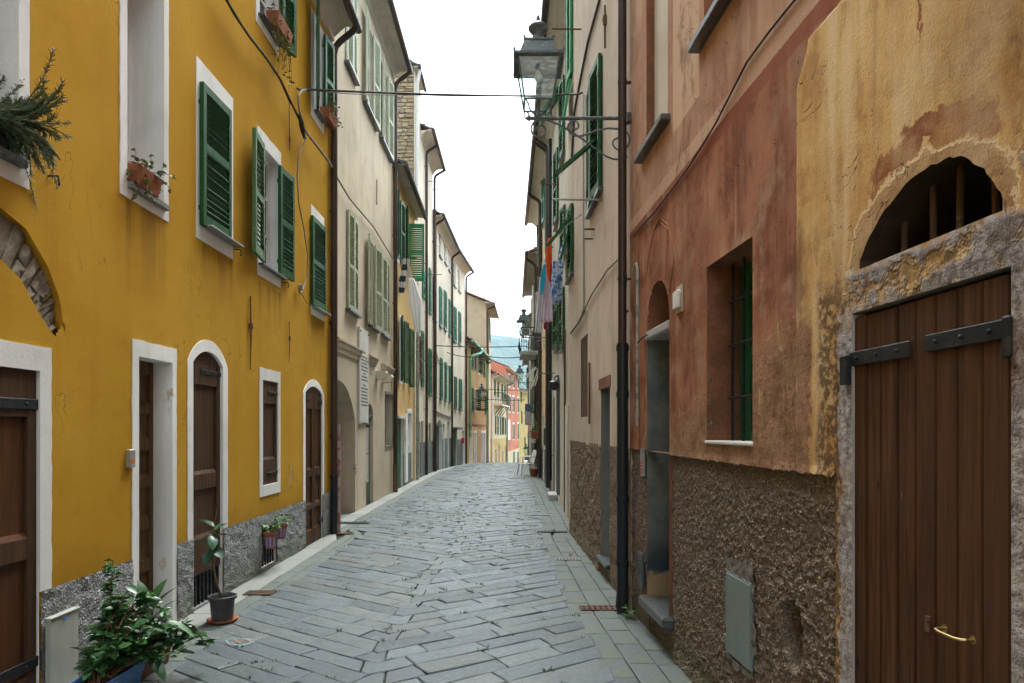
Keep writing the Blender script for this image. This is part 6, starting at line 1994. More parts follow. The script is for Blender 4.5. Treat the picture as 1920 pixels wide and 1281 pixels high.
h = House('lower_straw_house', 'lower straw coloured house with a tiled eave beyond the balcony', (.95, 25), (.97, 33), 'R', 8.15, M['straw'], M['white'])
h.wall(); h.roof(over=.38, mat='tile', cornice=False, sof='sofwood', ends=(.1, 0))
for xa, xb, ya, yb in ((1006, 1003, 620, 690), (1001.5, 999.5, 640, 700), (1006, 1003, 725, 775), (1001, 999, 730, 775), (1006, 1003, 800, 870), (1002, 1000, 560, 600)):
    w_ = Hole(h.u(xa), h.u(xb), h.z((xa+xb)/2, yb), h.z((xa+xb)/2, ya)); pair(h, w_, 'green', a=6, pitch=.1)
h.pipe(.4, 0, 7.6, .05, .08, elbow=h.gut); h.pipe(3.5, 0, 7.6, .05, .08, 'pipewhite')
mb = MB(); mb.box(.1, h.L, 0, .012, -.2, 1.0); h.part('plinth', mb, M['greyplinth'])
h = House('narrow_cream_house', 'narrow cream house with a low eave just before the red pilaster', (.98, 33.05), (1.03, 39), 'R', 7.1, M['pale'], M['white'])
h.wall(z0=-1); h.roof(over=.38, mat='tile', cornice=False, sof='sofwood', ends=(.1, 0))
for xa, xb, ya, yb in ((996.5, 994.8, 640, 690), (996.5, 994.8, 735, 790), (996.5, 994.8, 810, 868)):
    w_ = Hole(h.u(xa), h.u(xb), h.z((xa+xb)/2, yb), h.z((xa+xb)/2, ya)); pair(h, w_, 'green', a=6, pitch=.1)
h.pipe(1.5, -.4, 6.6, .05, .08, 'pipewhite', elbow=h.gut)
h = House('red_house', 'narrow bright red house front seen edge-on at the far right', (1.05, 39.05), (1.08, 46), 'R', 6.0, M['red'], M['white'])
h.wall(z0=-1.5); h.roof(over=.3, mat='tile', cornice=False, sof='sofwood')
for xa, xb, ya, yb in ((993.5, 992, 690, 730), (991.5, 990.5, 690, 730)):
    w_ = Hole(h.u(xa), h.u(xb), h.z((xa+xb)/2, yb), h.z((xa+xb)/2, ya)); pair(h, w_, 'green', a=6, pitch=.1)
# ------------------------------------------------------------------ street lamps
def spiral(c, r0, r1, a0, turns, n=26, ax=1):
    pts = []
    for i in range(n+1):
        t = i/n
        r_ = r0+(r1-r0)*t; a = a0+turns*2*math.pi*t
        pts.append(Vector((c[0]+r_*math.cos(a), 0, c[1]+r_*math.sin(a))))
    return pts
def lamp(label, wallx, Y, z, reach, s=1.0, side=1, lantern_at=None, detail=True):
    """lantern on a scrolled wall bracket; local x runs from the wall out over the street"""
    t = thing('street_lamp', label, 'street lamp', (wallx, Y, z), math.pi if side > 0 else 0.0, 'wall lanterns along the alley')
    mb = MB(); mb.tube([(0, 0, 0), (reach*.95, 0, 0)], .016*s, 10); mb.tube([(reach*.95, 0, 0), (reach*.97, 0, 0), (reach*1.01, 0, 0)], [.03*s, .022*s, .002*s], 10)
    mb.lathe([(.04*s, -.04*s), (.04*s, .04*s)], 8, (.0, 0, 0))
    mb.build('bracket_bar', M['lampiron'], t, smooth=True)
    k = reach/.88
    def curve(pts, r=.0085):
        mb = MB(); mb.tube([(p[0]*k, 0, p[2]*k) for p in pts], r*s, 8); mb.build('scroll', M['lampiron'], t, smooth=True)
    # long S from the lantern end down to the wall, with scrolls at its ends
    def scroll(c, r0, r1, a0, a1, n=22): return [Vector((c[0]+(r0+(r1-r0)*i/n)*math.cos(a0+(a1-a0)*i/n), 0, c[1]+(r0+(r1-r0)*i/n)*math.sin(a0+(a1-a0)*i/n))) for i in range(n+1)]
    S_ = lambda *p: [Vector((a_, 0, b_)) for a_, b_ in p]
    curve(S_((.0, -.33), (.05, -.352), (.11, -.355), (.17, -.335), (.26, -.275), (.38, -.185), (.50, -.105), (.60, -.05), (.68, -.02), (.74, -.012)) + scroll((.755, -.10), .088, .022, math.pi*.5, -math.pi*2.1))
    curve(scroll((.075, -.20), .02, .115, math.pi*2.6, math.pi*.55) [:-1] + S_((.10, -.09), (.17, -.085), (.26, -.105), (.34, -.135), (.41, -.155), (.46, -.15), (.50, -.12), (.515, -.08)) + scroll((.455, -.07), .06, .016, -.15, math.pi*1.75, 16))
    x = lantern_at if lantern_at is not None else reach*.87
    L = lambda v: v*s
    # cradle of four curved arms
    for a in range(4):
        an = math.pi/4+a*math.pi/2
        dx, dy = math.cos(an), math.sin(an)
        mb = MB(); mb.tube([(x+dx*L(r_), dy*L(r_), L(z_)) for r_, z_ in ((.02, .02), (.07, .025), (.11, .05), (.12, .085), (.155, .115))], .0075*s, 6); mb.build('cradle_arm', M['lampiron'], t, smooth=True)
    mb = MB(); mb.lathe([(L(.022), 0), (L(.03), L(.02)), (L(.016), L(.035)), (L(.012), L(.10)), (L(.02), L(.115))], 10, (x, 0, 0)); mb.build('stem', M['lampiron'], t, smooth=True)
    # tapered square lantern
    b, tp = L(.120), L(.173); z0, z1 = L(.115), L(.455)
    mb = MB(); cs = [(-1, -1), (1, -1), (1, 1), (-1, 1)]
    for i, (a_, c_) in enumerate(cs):
        mb.tube([(x+a_*b, c_*b, z0-L(.06)), (x+a_*b, c_*b, z0), (x+a_*tp, c_*tp, z1)], .0085*s, 6)
        a2, c2 = cs[(i+1) % 4]
        mb.tube([(x+a_*b, c_*b, z0), (x+a2*b, c2*b, z0)], .008*s, 6); mb.tube([(x+a_*tp, c_*tp, z1), (x+a2*tp, c2*tp, z1)], .008*s, 6)
    mb.build('lantern_frame', M['lampiron'], t)
    for i, (a_, c_) in enumerate(cs):
        a2, c2 = cs[(i+1) % 4]
        mb = MB(); mb.quad((x+a_*b, c_*b, z0), (x+a2*b, c2*b, z0), (x+a2*tp, c2*tp, z1), (x+a_*tp, c_*tp, z1)); mb.build('pane', M['lampglass'], t)
    def ring4(prof, name, mat):
        mb = MB(); vs = []
        for r_, zz in prof: vs += [(x+a_*L(r_), c_*L(r_), L(zz)) for a_, c_ in cs]
        fs = [(i*4+q, i*4+(q+1) % 4, (i+1)*4+(q+1) % 4, (i+1)*4+q) for i in range(len(prof)-1) for q in range(4)]
        mb.add(vs, fs); return mb.build(name, M[mat], t)
    ring4([(.170, .453), (.207, .449), (.214, .455), (.214, .474), (.165, .478)], 'rim', 'lampiron')
    rf = ring4([(.172, .472), (.164, .49), (.122, .612), (.128, .617), (.126, .632), (.05, .645), (.0, .645)], 'lantern_roof', 'lampiron')
    for a_, c_ in cs:
        mb = MB(); mb.lathe([(L(.008), 0), (L(.012), L(.012)), (L(.004), L(.035))], 6, (x+a_*L(.208), c_*L(.208), L(.473))); mb.lathe([(L(.008), 0), (L(.012), L(.01)), (L(.004), L(.028))], 6, (x+a_*L(.122), c_*L(.122), L(.63))); mb.build('knob', M['lampiron'], t, smooth=True)
    mb = MB(); mb.lathe([(L(.085), L(.64)), (L(.06), L(.665)), (L(.048), L(.70)), (L(.05), L(.725)), (L(.075), L(.755)), (L(.086), L(.77)), (L(.086), L(.785)), (L(.066), L(.808)), (L(.03), L(.826)), (L(.012), L(.835)), (L(.02), L(.858)), (L(.014), L(.88)), (L(.003), L(.905))], 16, (x, 0, 0)); mb.build('finial', M['lampiron'], t, smooth='all')
    mb = MB(); mb.quad((x-L(.17), -L(.17), L(.468)), (x+L(.17), -L(.17), L(.468)), (x+L(.17), L(.17), L(.468)), (x-L(.17), L(.17), L(.468))); mb.build('reflector', M['ivory'], t)
    mb = MB(); mb.lathe([(L(.02), L(.466)), (L(.025), L(.436)), (L(.02), L(.411))], 8, (x, 0, 0)); mb.build('lamp_socket', M['iron'], t)
    mb = MB(); mb.lathe([(L(.012), L(.416)), (L(.028), L(.386)), (L(.034), L(.356)), (L(.026), L(.326)), (L(.006), L(.311))], 10, (x, 0, 0)); mb.build('bulb', M['plaswhite'], t, smooth='all')
    return t
Y1 = 5.92
lamp('large black wall lantern on a scrolled bracket nearest on the right', 1.0, Y1, EYE+(HY-222)/F*Y1, 1.0-(985-960)/F*Y1, 1.0, 1, lantern_at=1.0-(1009-960)/F*Y1)
lamp('black wall lantern beyond the laundry, second along the right side', 1.0, 19.7, EYE+(HY-633)/F*19.7, .75, 1.0, 1, lantern_at=.66)
lamp('smaller looking lantern hanging low behind the balcony, third on the right', .97, 32.5, EYE+(HY-717)/F*32.5, .68, 1.0, 1, lantern_at=.60)
lamp('farthest lantern on the right, in front of the red house', 1.05, 44, EYE+(HY-853)/F*44, .22, .85, 1, lantern_at=.16)
lamp('lantern on a bracket on the low ochre house at the left', -2.28, 38, EYE+(HY-747)/F*38, .72, 1.0, -1, lantern_at=.60)

# ------------------------------------------------------------------ cables over the alley
def cable(label, pts, r, mat, sag=0.0, cat='cable', group='cables over the alley'):
    pts = [Vector(p) for p in pts]
    out = []
    for a, b in zip(pts, pts[1:]):
        n = 12 if sag else 6
        for i in range(n):
            t = i/n; q = a.lerp(b, t); q.z -= sag*4*t*(1-t); out.append(q)
    out.append(pts[-1])
    mb = MB(); mb.tube([p-pts[0] for p in out], r, 6)
    return mb.build('cable', M[mat], loc=pts[0], smooth='all', label=label, category=cat, group=group)
pA = Yl.world(*Yl.p(557, 166, .02)); pA2 = Yl.world(*Yl.p(578, 168, .12)); pB = R2.world(*R2.p(1092, 174, .02)); pB2 = at(1066, 176, 9.2)
cable('thick black cable spanning the alley behind the big lamp', [pA, pA2, at(985, 180, 9.3), pB2, pB], .013, 'cable', .015)
cable('thin grey cable twisted beside the thick black span', [pA2, at(760, 177, 9.2), pB2], .006, 'cable_gr', .03)
W_ = lambda hh, px, py, o=.03: hh.world(*hh.p(px, py, o))
main = [(418, -12), (440, 28), (470, 72), (500, 110), (525, 148), (545, 190), (560, 222), (572, 245)]
cable('twisted black cable bundle running down the yellow wall', [W_(Yl, a, b, .10) for a, b in main], .014, 'cable')
cable('loose second strand of the cable bundle on the yellow wall', [W_(Yl, a+rnd.uniform(-4, 4), b+rnd.uniform(-3, 3), .09) for a, b in main], .008, 'cable')
cable('grey cable continuing from the yellow wall across the beige house', [W_(Yl, 572, 245, .1), W_(Yl, 585, 262, .1), W_(Yl, 618, 305, .12), at(633, 335, 11.4), W_(Bg, 655, 372, .08), W_(Bg, 700, 425, .06), W_(Bg, 738, 488, .06)], .017, 'cable_gr')
cable('grey loop of cable hanging from the wall anchor above the yellow house bulge', [W_(Yl, 578, 168, .1), W_(Yl, 566, 170, .1), W_(Yl, 559, 180, .1), W_(Yl, 561, 205, .1), W_(Yl, 566, 232, .1)], .012, 'cable_gr')
cable('thin grey wire dropping to the junction coil on the yellow wall', [W_(Yl, 572, 250, .07), W_(Yl, 573, 262, .06), W_(Yl, 560, 290, .05), W_(Yl, 557, 330, .04), W_(Yl, 560, 380, .04), W_(Yl, 570, 430, .04), W_(Yl, 577, 480, .04), W_(Yl, 575, 525, .04), W_(Yl, 566, 545, .04)], .009, 'cable_gr')
cable('thin black wire from the coil to the downpipes', [W_(Yl, 566, 552, .04), W_(Yl, 575, 568, .03), W_(Yl, 590, 577, .03), W_(Yl, 612, 575, .03)], .005, 'cable')
mb = MB()
pc = W_(Yl, 563, 541, .05)
for k in range(4): mb.tube([Vector((.03*rnd.uniform(-.3, .3), .055*math.cos(a)*rnd.uniform(.8, 1.1), .055*math.sin(a)*rnd.uniform(.8, 1.1))) for a in [i*.5 for i in range(13)]], .009, 6)
mb.build('cable_coil', M['cable_gr'], loc=pc, smooth='all', label='grey coil of spare cable tied on the yellow wall', category='cable coil')
mb = MB(); mb.lathe([(.006, -.16), (.03, -.06), (.035, 0), (.03, .06), (.006, .16)], 10)
j_ = mb.build('cable_joint', M['cable'], loc=W_(Yl, 566, 236, .1), smooth='all', label='black cable joint where the wires meet on the yellow wall', category='cable joint'); j_.rotation_euler = (R(35), 0, 0)
cable('upper thin cable spanning the far alley below the balcony', [at(815, 648, 27), at(985, 649, 27), at(1003, 650, 26)], .02, 'cable', .05)
cable('lower sagging cable spanning the far alley', [at(838, 661, 30), at(910, 667, 30), at(1005, 664, 26)], .02, 'cable', .12)
cable('hair-thin wire curving in the white sky', [at(790, 232, 22.8), at(835, 232, 21), at(870, 208, 19), at(893, 184, 15)], .004, 'cable_gr', .1)
cable('thin far wire in front of the cream balcony house', [at(905, 729, 43), at(985, 731, 42)], .02, 'cable', .05)
cable('thin far wire below the first one near the coral house', [at(905, 748, 44), at(985, 750, 43)], .02, 'cable', .05)

# ------------------------------------------------------------------ laundry
def garment(name, label, outline, Y, mat, yaw=0.0, cat='garment', group=None, waves=3, amp=.03, seed=1):
    """cloth sheet with folds; outline rows = (py, px_left, px_right) at distance Y"""
    c0 = at((outline[0][1]+outline[0][2])/2, outline[0][0], Y)
    mb = MB(); nu = 14
    rows = []
    sc_ = Y/F
    for (pa, la, ra), (pb, lb, rb) in zip(outline, outline[1:]):
        for k in range(6):
            t = k/6; rows.append((pa+(pb-pa)*t, la+(lb-la)*t, ra+(rb-ra)*t))
    rows.append(outline[-1])
    cx = (outline[0][1]+outline[0][2])/2
    vs = []
    H_ = (rows[-1][0]-rows[0][0]) or 1
    for r_, (py, l, r2) in enumerate(rows):
        dn = (py-rows[0][0])/H_
        for i in range(nu+1):
            q = l+(r2-l)*i/nu
            x_ = (q-cx)*sc_
            fold = amp*(.3+dn)*math.sin(i/nu*waves*2*math.pi+seed+dn*1.5) + amp*.5*math.sin(i*1.7+seed*3+dn*4)
            zz = -(py-rows[0][0])*sc_
            if r_ == len(rows)-1: zz += .012*math.sin(i*1.3+seed)
            vs.append((x_, fold, zz))
    fs = [(j*(nu+1)+i, j*(nu+1)+i+1, (j+1)*(nu+1)+i+1, (j+1)*(nu+1)+i) for j in range(len(rows)-1) for i in range(nu)]
    mb.add(vs, fs)
    o = mb.build(name, M[mat], loc=c0, rot=(0, 0, yaw), smooth='all', label=label, category=cat, group=group)
    sm = o.modifiers.new('thickness', 'SOLIDIFY'); sm.thickness = .006
    return o
G1 = 'washing hung out on the left'
garment('towel', 'navy and white striped towel hanging at the ochre house', [(485, 757, 761), (505, 753, 762), (530, 747, 760), (549, 749, 758)], 18.3, 'c_stripe', group=G1, cat='towel', seed=2)
garment('shirt', 'beige shirt hanging between the striped towel and the white sheet', [(485, 763, 768), (505, 764, 771), (528, 762, 774)], 18.4, 'c_beige', group=G1, seed=4)
garment('shirt', 'long white shirt hanging below the bright green shutter', [(522, 766, 776), (545, 766, 784), (565, 766, 790), (585, 771, 790), (605, 775, 790), (624, 780, 790)], 18.2, 'c_white', group=G1, seed=7, waves=3, amp=.016)
cable('clothes line under the bright green shutter', [at(741, 484, 18.2), at(763, 484, 18.2), at(785, 535, 18.8)], .008, 'cable_gr', group=None, cat='clothes line')
G2 = 'washing hung out on the right'
Yq = 11.6
garment('top', 'orange red top at the front of the right-hand washing line', [(447, 1028, 1034), (468, 1025, 1034), (490, 1024, 1033), (508, 1025, 1032), (528, 1030, 1032)], Yq, 'c_orange', group=G2, seed=1)
garment('shirt', 'turquoise shirt hanging behind the orange red top', [(495, 1019, 1024), (520, 1014, 1023), (540, 1013, 1020), (553, 1013, 1017)], Yq+.15, 'c_turq', group=G2, seed=3)
garment('nightdress', 'pale pink dotted nightdress hanging lowest on the right', [(500, 1023, 1030), (530, 1020, 1032), (565, 1017, 1035), (604, 1014, 1036)], Yq+.3, 'c_pink', group=G2, seed=5)
garment('sheet', 'light grey sheet hanging left of the pink nightdress', [(520, 1012, 1018), (560, 1008, 1018), (600, 1005, 1018), (625, 1003, 1016)], Yq+.6, 'c_grey', group=G2, cat='sheet', seed=8)
garment('shirt', 'greyish pink shirt at the far end of the washing', [(548, 1005, 1010), (575, 1003, 1010), (600, 1003, 1008)], Yq+.9, 'c_mauve', group=G2, seed=9)
garment('blouse', 'blue and white floral blouse hanging nearest the wall', [(462, 1050, 1054), (485, 1045, 1056), (510, 1045, 1055), (540, 1044, 1055), (568, 1040, 1051)], Yq-.5, 'c_blue', group=G2, seed=11, waves=4)
garment('dress', 'blue patterned dress hanging behind the floral blouse', [(490, 1038, 1044), (520, 1034, 1045), (550, 1034, 1044), (572, 1037, 1043)], Yq-.1, 'c_blue', group=G2, seed=13)
garment('top', 'small wine red top below the pink nightdress', [(604, 1020, 1026), (618, 1020, 1026)], Yq+.7, 'c_wine', group=G2, seed=2)
cable('clothes line holding the right-hand washing', [R2.world(*R2.p(1090, 402, .1)), at(1034, 446, Yq), at(1012, 520, 13.5)], .006, 'cable_gr', group=None, cat='clothes line')
garment('jeans', 'dark blue washing hanging far off by the red house', [(757, 985, 992), (765, 984, 997), (772, 985, 998)], 34, 'c_blue2', seed=5)
garment('shirt', 'pale grey washing below the dark blue washing far off', [(772, 982, 996), (780, 984, 997), (797, 984, 995)], 34.2, 'c_mauve', seed=6)
# white drying frame folded on the far right wall
t = thing('drying_rack', 'white folding drying rack on the wall past the balcony', 'drying rack', at(1010, 700, 22.5))
for k, (a, b) in enumerate((((1004, 688), (984, 707)), ((1012, 682), (1000, 722)), ((1014, 686), (1003, 724)), ((1006, 690), (986, 710)))):
    mb = MB(); mb.tube([at(*a, 22.5+.15*k)-at(1010, 700, 22.5), at(*b, 22.5+.15*k)-at(1010, 700, 22.5)], .022, 6); mb.build('arm', M['plaswhite'], t)

# ------------------------------------------------------------------ plants
def leaf_mesh(L, W, mat, curl=.15, fold=.25, n=4):
    mb = MB(); vs = []
    for i in range(n+1):
        t = i/n
        w = W*.5*math.sin(math.pi*min(1, t*.93+.05))**.8
        x = L*t; z = -curl*L*t*t
        vs += [(x, -w, z+fold*w), (x, 0, z), (x, w, z+fold*w)]
    fs = []
    for i in range(n):
        for k in (0, 1): fs.append((i*3+k, i*3+k+1, (i+1)*3+k+1, (i+1)*3+k))
    mb.add(vs, fs)
    return mb.mesh('leaf', M[mat], smooth='all')
def rot_to(d, roll):
    d = Vector(d).normalized()
    q = d.to_track_quat('X', 'Z')
    return (q.to_matrix().to_4x4() @ Matrix.Rotation(roll, 4, 'X')).to_euler()
rp = random.Random(21)
# evergreen bush in its blue planter
t = thing('evergreen_bush', 'glossy dark green bush in a blue planter at the yellow wall', 'plant', (-2.38, 4.0, 0))
def planter(t, x, y, L, W, Hh, mat, name='planter', taper=.85):
    mb = MB()
    def ringp(k, z): return [(x-W/2*k, y-L/2*k, z), (x+W/2*k, y-L/2*k, z), (x+W/2*k, y+L/2*k, z), (x-W/2*k, y+L/2*k, z)]
    prof = [(taper, 0), (.96, Hh*.72), (1.0, Hh*.72), (1.0, Hh*.8), (1.03, Hh*.82), (1.03, Hh*.9), (1.0, Hh*.92), (1.05, Hh*.94), (1.05, Hh), (.95, Hh), (.93, Hh*.8)]
    vs = [p for k, z in prof for p in ringp(k, z)]
    fs = [(i*4+q, i*4+(q+1) % 4, (i+1)*4+(q+1) % 4, (i+1)*4+q) for i in range(len(prof)-1) for q in range(4)] + [(3, 2, 1, 0)]
    mb.add(vs, fs); o = mb.build(name, M[mat], t)
    mb = MB(); mb.quad(*ringp(.94, Hh*.86)); mb.build('soil', M['soil'], t)
    return o
planter(t, .07, -.15, .5, .20, .215, 'blue')
lm = [leaf_mesh(.075*k, .042*k, 'leaf', c, f) for k, c, f in ((1, .2, .3), (.8, .35, .2), (1.2, .1, .35))]
lbig = leaf_mesh(.20, .075, 'leaf', .3, .25, 6)
llt = leaf_mesh(.06, .035, 'leaf_lt', .2, .3)
tips = []
st = MB()
for k in range(66):
    a = rp.uniform(0, 6.28); q = rp.random()**.5
    top = Vector((.08+.34*q*math.cos(a)*(1 if math.cos(a) > 0 else .72), .14+.38*q*math.sin(a), .30+.34*(1-q)*rp.uniform(.7, 1.1)+.05*rp.random()-(.14*rp.random() if q > .6 else 0)))
    if top.x < -.30: top.x = -.30
    base = Vector((.07+rp.uniform(-.05, .05), -.1+rp.uniform(-.15, .15), .18))
    mid_ = base.lerp(top, .55)+Vector((0, 0, .06))
    pts = [base, mid_, top]
    st.tube(pts, [.004, .0035, .0025], 5); tips.append(pts)
# one tall shoot and one arching to the right
sh1 = [Vector((-.02, .0, .2)), Vector((-.03, .1, .6)), Vector((-.05, .16, .80))]
sh2 = [Vector((.2, .2, .3)), Vector((.30, .34, .36)), Vector((.36, .40, .28)), Vector((.41, .42, .19))]
for s_ in (sh1, sh2): st.tube(s_, .004, 5); tips += [s_]*2
st.build('stems', M['stem'], t)
fol = MB()
nl = 0
for pts in tips:
    for k in range(26):
        f = rp.uniform(.2, 1.0)
        i = min(int(f*(len(pts)-1)), len(pts)-2); p = pts[i].lerp(pts[i+1], f*(len(pts)-1)-i)
        a = rp.uniform(0, 6.28)
        d = Vector((math.cos(a), math.sin(a), rp.uniform(-.3, .7)))
        outer = f > .72 and rp.random() < .7
        if p.x < -.34 or (p.y < .02 and p.z < .25): continue
        if outer and nl < 290:
            place('leaf', lm[rp.randrange(3)] if rp.random() > .12 else llt, t, p+d*.008, rot_to(d, rp.uniform(-.5, .5))); nl += 1
        else:
            m4 = Matrix.Translation(p) @ rot_to(d, rp.uniform(-.8, .8)).to_matrix().to_4x4()
            L_ = rp.uniform(.05, .08); W_2 = L_*.28
            fol.add([m4 @ Vector(v) for v in ((0, 0, 0), (L_*.5, -W_2, .006), (L_, 0, -.008), (L_*.5, W_2, .006))], [(0, 1, 2, 3)])
for p, d in (((.26, .16, .43), (.8, .2, -.25)), ((.22, .05, .26), (.8, -.5, -.35)), ((-.05, .1, .42), (-.1, .3, 1)), ((.10, .30, .46), (.2, .2, 1)), ((.12, .30, .46), (.5, .1, .9)), ((.08, .30, .46), (-.25, .2, 1))):
    place('leaf', lbig, t, p, rot_to(d, rp.uniform(-.4, .4)))
fol.build('foliage', M['leaf'], t, kind='stuff')
# brown trough behind it
t = thing('brown_planter', 'empty looking brown planter trough half hidden by the bush', 'planter', (-2.42, 4.45, 0))
planter(t, 0, 0, .42, .20, .15, 'terra_br')
# rubber plant in the dark pot
t = thing('rubber_plant', 'spindly rubber plant in a dark grey pot on an orange saucer', 'plant', (-2.385, 5.62, .016))
mb = MB(); mb.lathe([(.095, .0), (.118, .012), (.122, .03), (.115, .03), (.09, .014)], 24); mb.build('saucer', M['terracotta'], t, smooth=True)
mb = MB(); mb.lathe([(.082, .016), (.098, .19), (.112, .19), (.115, .2), (.115, .215), (.108, .218), (.1, .21), (.095, .18)], 24); mb.build('pot', M['blackpot'], t, smooth=True)
mb = MB(); mb.lathe([(.001, .178), (.094, .18)], 16); mb.build('soil', M['soil'], t)
stem = [Vector(p) for p in ((0, 0, .18), (-.04, .0, .30), (-.075, 0, .44), (-.088, 0, .60), (-.08, 0, .72), (-.055, 0, .86))]
mb = MB(); mb.tube(stem, [.008, .008, .007, .006, .005, .003], 7); mb.build('stem', M['stem'], t, smooth='all')
lr = leaf_mesh(.155, .085, 'leaf_rub', .25, .2, 6)
for z_, a, el in ((.55, 3.6, -1.3), (.62, -.6, -.35), (.64, 2.6, -.05), (.66, 3.6, .25), (.70, .25, .25), (.72, 5.2, -.55), (.75, 1.2, .5), (.78, 2.9, .6), (.60, 4.6, -.6)):
    i = min(int((z_-.18)/.68*5), 4)
    p = stem[i].lerp(stem[i+1], .5); p.z = z_
    place('leaf', lr, t, p, rot_to((math.cos(a)*math.cos(el), math.sin(a)*math.cos(el), math.sin(el)), rp.uniform(-.4, .4)))
ly = leaf_mesh(.11, .014, 'leaf_yel', -.2, .6, 4); place('leaf', ly, t, stem[-1]-Vector((0, 0, .02)), rot_to((.3, 0, 1), 0))
# hanging pots on the cellar grille
for nm, (px, py), sc_, lab in ((0, (507, 1000), 1.0, 'orange pot with lilac stripes and trailing plant hung on the cellar grille, nearer one'), (1, (527, 985), .9, 'orange pot with lilac stripes hung on the cellar grille, farther one')):
    p = Yl.world(*Yl.p(px, py, .085)); p.z -= .0
    t = thing('hanging_pot', lab, 'plant', p, 0, 'pots hung on the cellar grille')
    H_ = .17*sc_
    mb = MB(); mb.lathe([(.052*sc_, -H_), (.073*sc_, -.012), (.08*sc_, -.012), (.08*sc_, .012), (.07*sc_, .012), (.065*sc_, -.02)], 20); mb.build('pot', M['terracotta'], t, smooth=True)
    for k in range(10):
        a = 2*math.pi*k/10
        mb = MB(); dx, dy = math.cos(a), math.sin(a); tx, ty = -dy*.009, dx*.009
        r0, r1 = .0545*sc_+.0, .0705*sc_+.0006
        z0_, z1_ = -H_+.02, -.035
        r0 = (.052+(.021)*(.02/(H_-.012)))*sc_+.0012; r1 = .0695*sc_+.0012
        mb.quad((dx*r0-tx, dy*r0-ty, z0_), (dx*r0+tx, dy*r0+ty, z0_), (dx*r1+tx, dy*r1+ty, z1_), (dx*r1-tx, dy*r1-ty, z1_)); mb.build('stripe', M['lilac'], t)
    ls = leaf_mesh(.05, .035, 'leaf_lt', .3, .3); ld = leaf_mesh(.05, .035, 'leaf', .3, .3)
    for k in range(42):
        a = rp.uniform(0, 6.28); q = rp.random()**.5*.085
        place('leaf', ls if rp.random() > .25 else ld, t, (q*math.cos(a), q*math.sin(a)-.0, .015+rp.uniform(0, .075 if nm == 0 else .11)), rot_to((math.cos(a), math.sin(a), rp.uniform(-.4, .8)), rp.uniform(-.6, .6)))
    mb = MB(); mb.tube([(-.075, 0, 0), (-.11, 0, .01)], .004, 5); mb.build('hook', M['iron'], t)
# rosemary spilling from the nearest upper window
t = thing('rosemary_bush', 'rosemary bush spilling over the nearest upper window sill', 'plant', (-2.70, 3.70, 3.10))
mb = MB(); mb.cbox(-.22, -.05, -.42, .03, .0, .09, .01); mb.build('trough', M['blackpot'], t)
tipspx = [(100, 92), (85, 150), (118, 152), (112, 165), (122, 188), (95, 210), (128, 232), (128, 258), (108, 262), (100, 300), (108, 350), (66, 395), (58, 350), (40, 330), (20, 180), (18, 95), (30, 230), (60, 240), (70, 200), (45, 130), (5, 330)]
br, nd, fl = MB(), MB(), MB()
for k in range(135):
    if k < len(tipspx):
        px, py = tipspx[k]
        tip = at(px, py, 3.92+rp.uniform(-.06, .10)) - Vector((-2.70, 3.70, 3.10))
    else:
        tip = at(rp.uniform(-90, 92), rp.uniform(150, 335), 3.88) - Vector((-2.70, 3.70, 3.10)) + Vector((rp.uniform(-.03, .1), 0, 0))
    b0 = Vector((rp.uniform(-.06, .02), rp.uniform(-.25, .02), .13))
    mid_ = b0.lerp(tip, .5) + Vector((.06, .03, -.03 if tip.z > .2 else .07))
    pts = []
    for i in range(11):
        s_ = i/10; pts.append(b0*(1-s_)**2 + mid_*2*s_*(1-s_) + tip*s_*s_)
    br.tube(pts, .0025, 4)
    for i in range(120):
        f = rp.uniform(.1, 1.0)*10; a_ = min(int(f), 9); p = pts[a_].lerp(pts[a_+1], f-a_)
        tan = (pts[a_+1]-pts[a_]).normalized()
        d = Vector((rp.uniform(-1, 1), rp.uniform(-1, 1), rp.uniform(-1, 1)))
        d = (d - tan*d.dot(tan)).normalized()*.75 + tan*.65
        L_ = rp.uniform(.018, .036)
        sd = d.cross(tan).normalized()*.003
        nd.add([p-sd, p+sd, p+d*L_+sd*.4, p+d*L_-sd*.4], [(0, 1, 2, 3)])
    if k < 12:
        fl.lathe([(.002, -.006), (.008, 0), (.002, .008)], 5, tuple(tip))
br.build('branches', M['stem'], t, kind='stuff'); nd.build('needles', M['rosemary'], t, kind='stuff'); fl.build('flowers', M['flower'], t, kind='stuff')
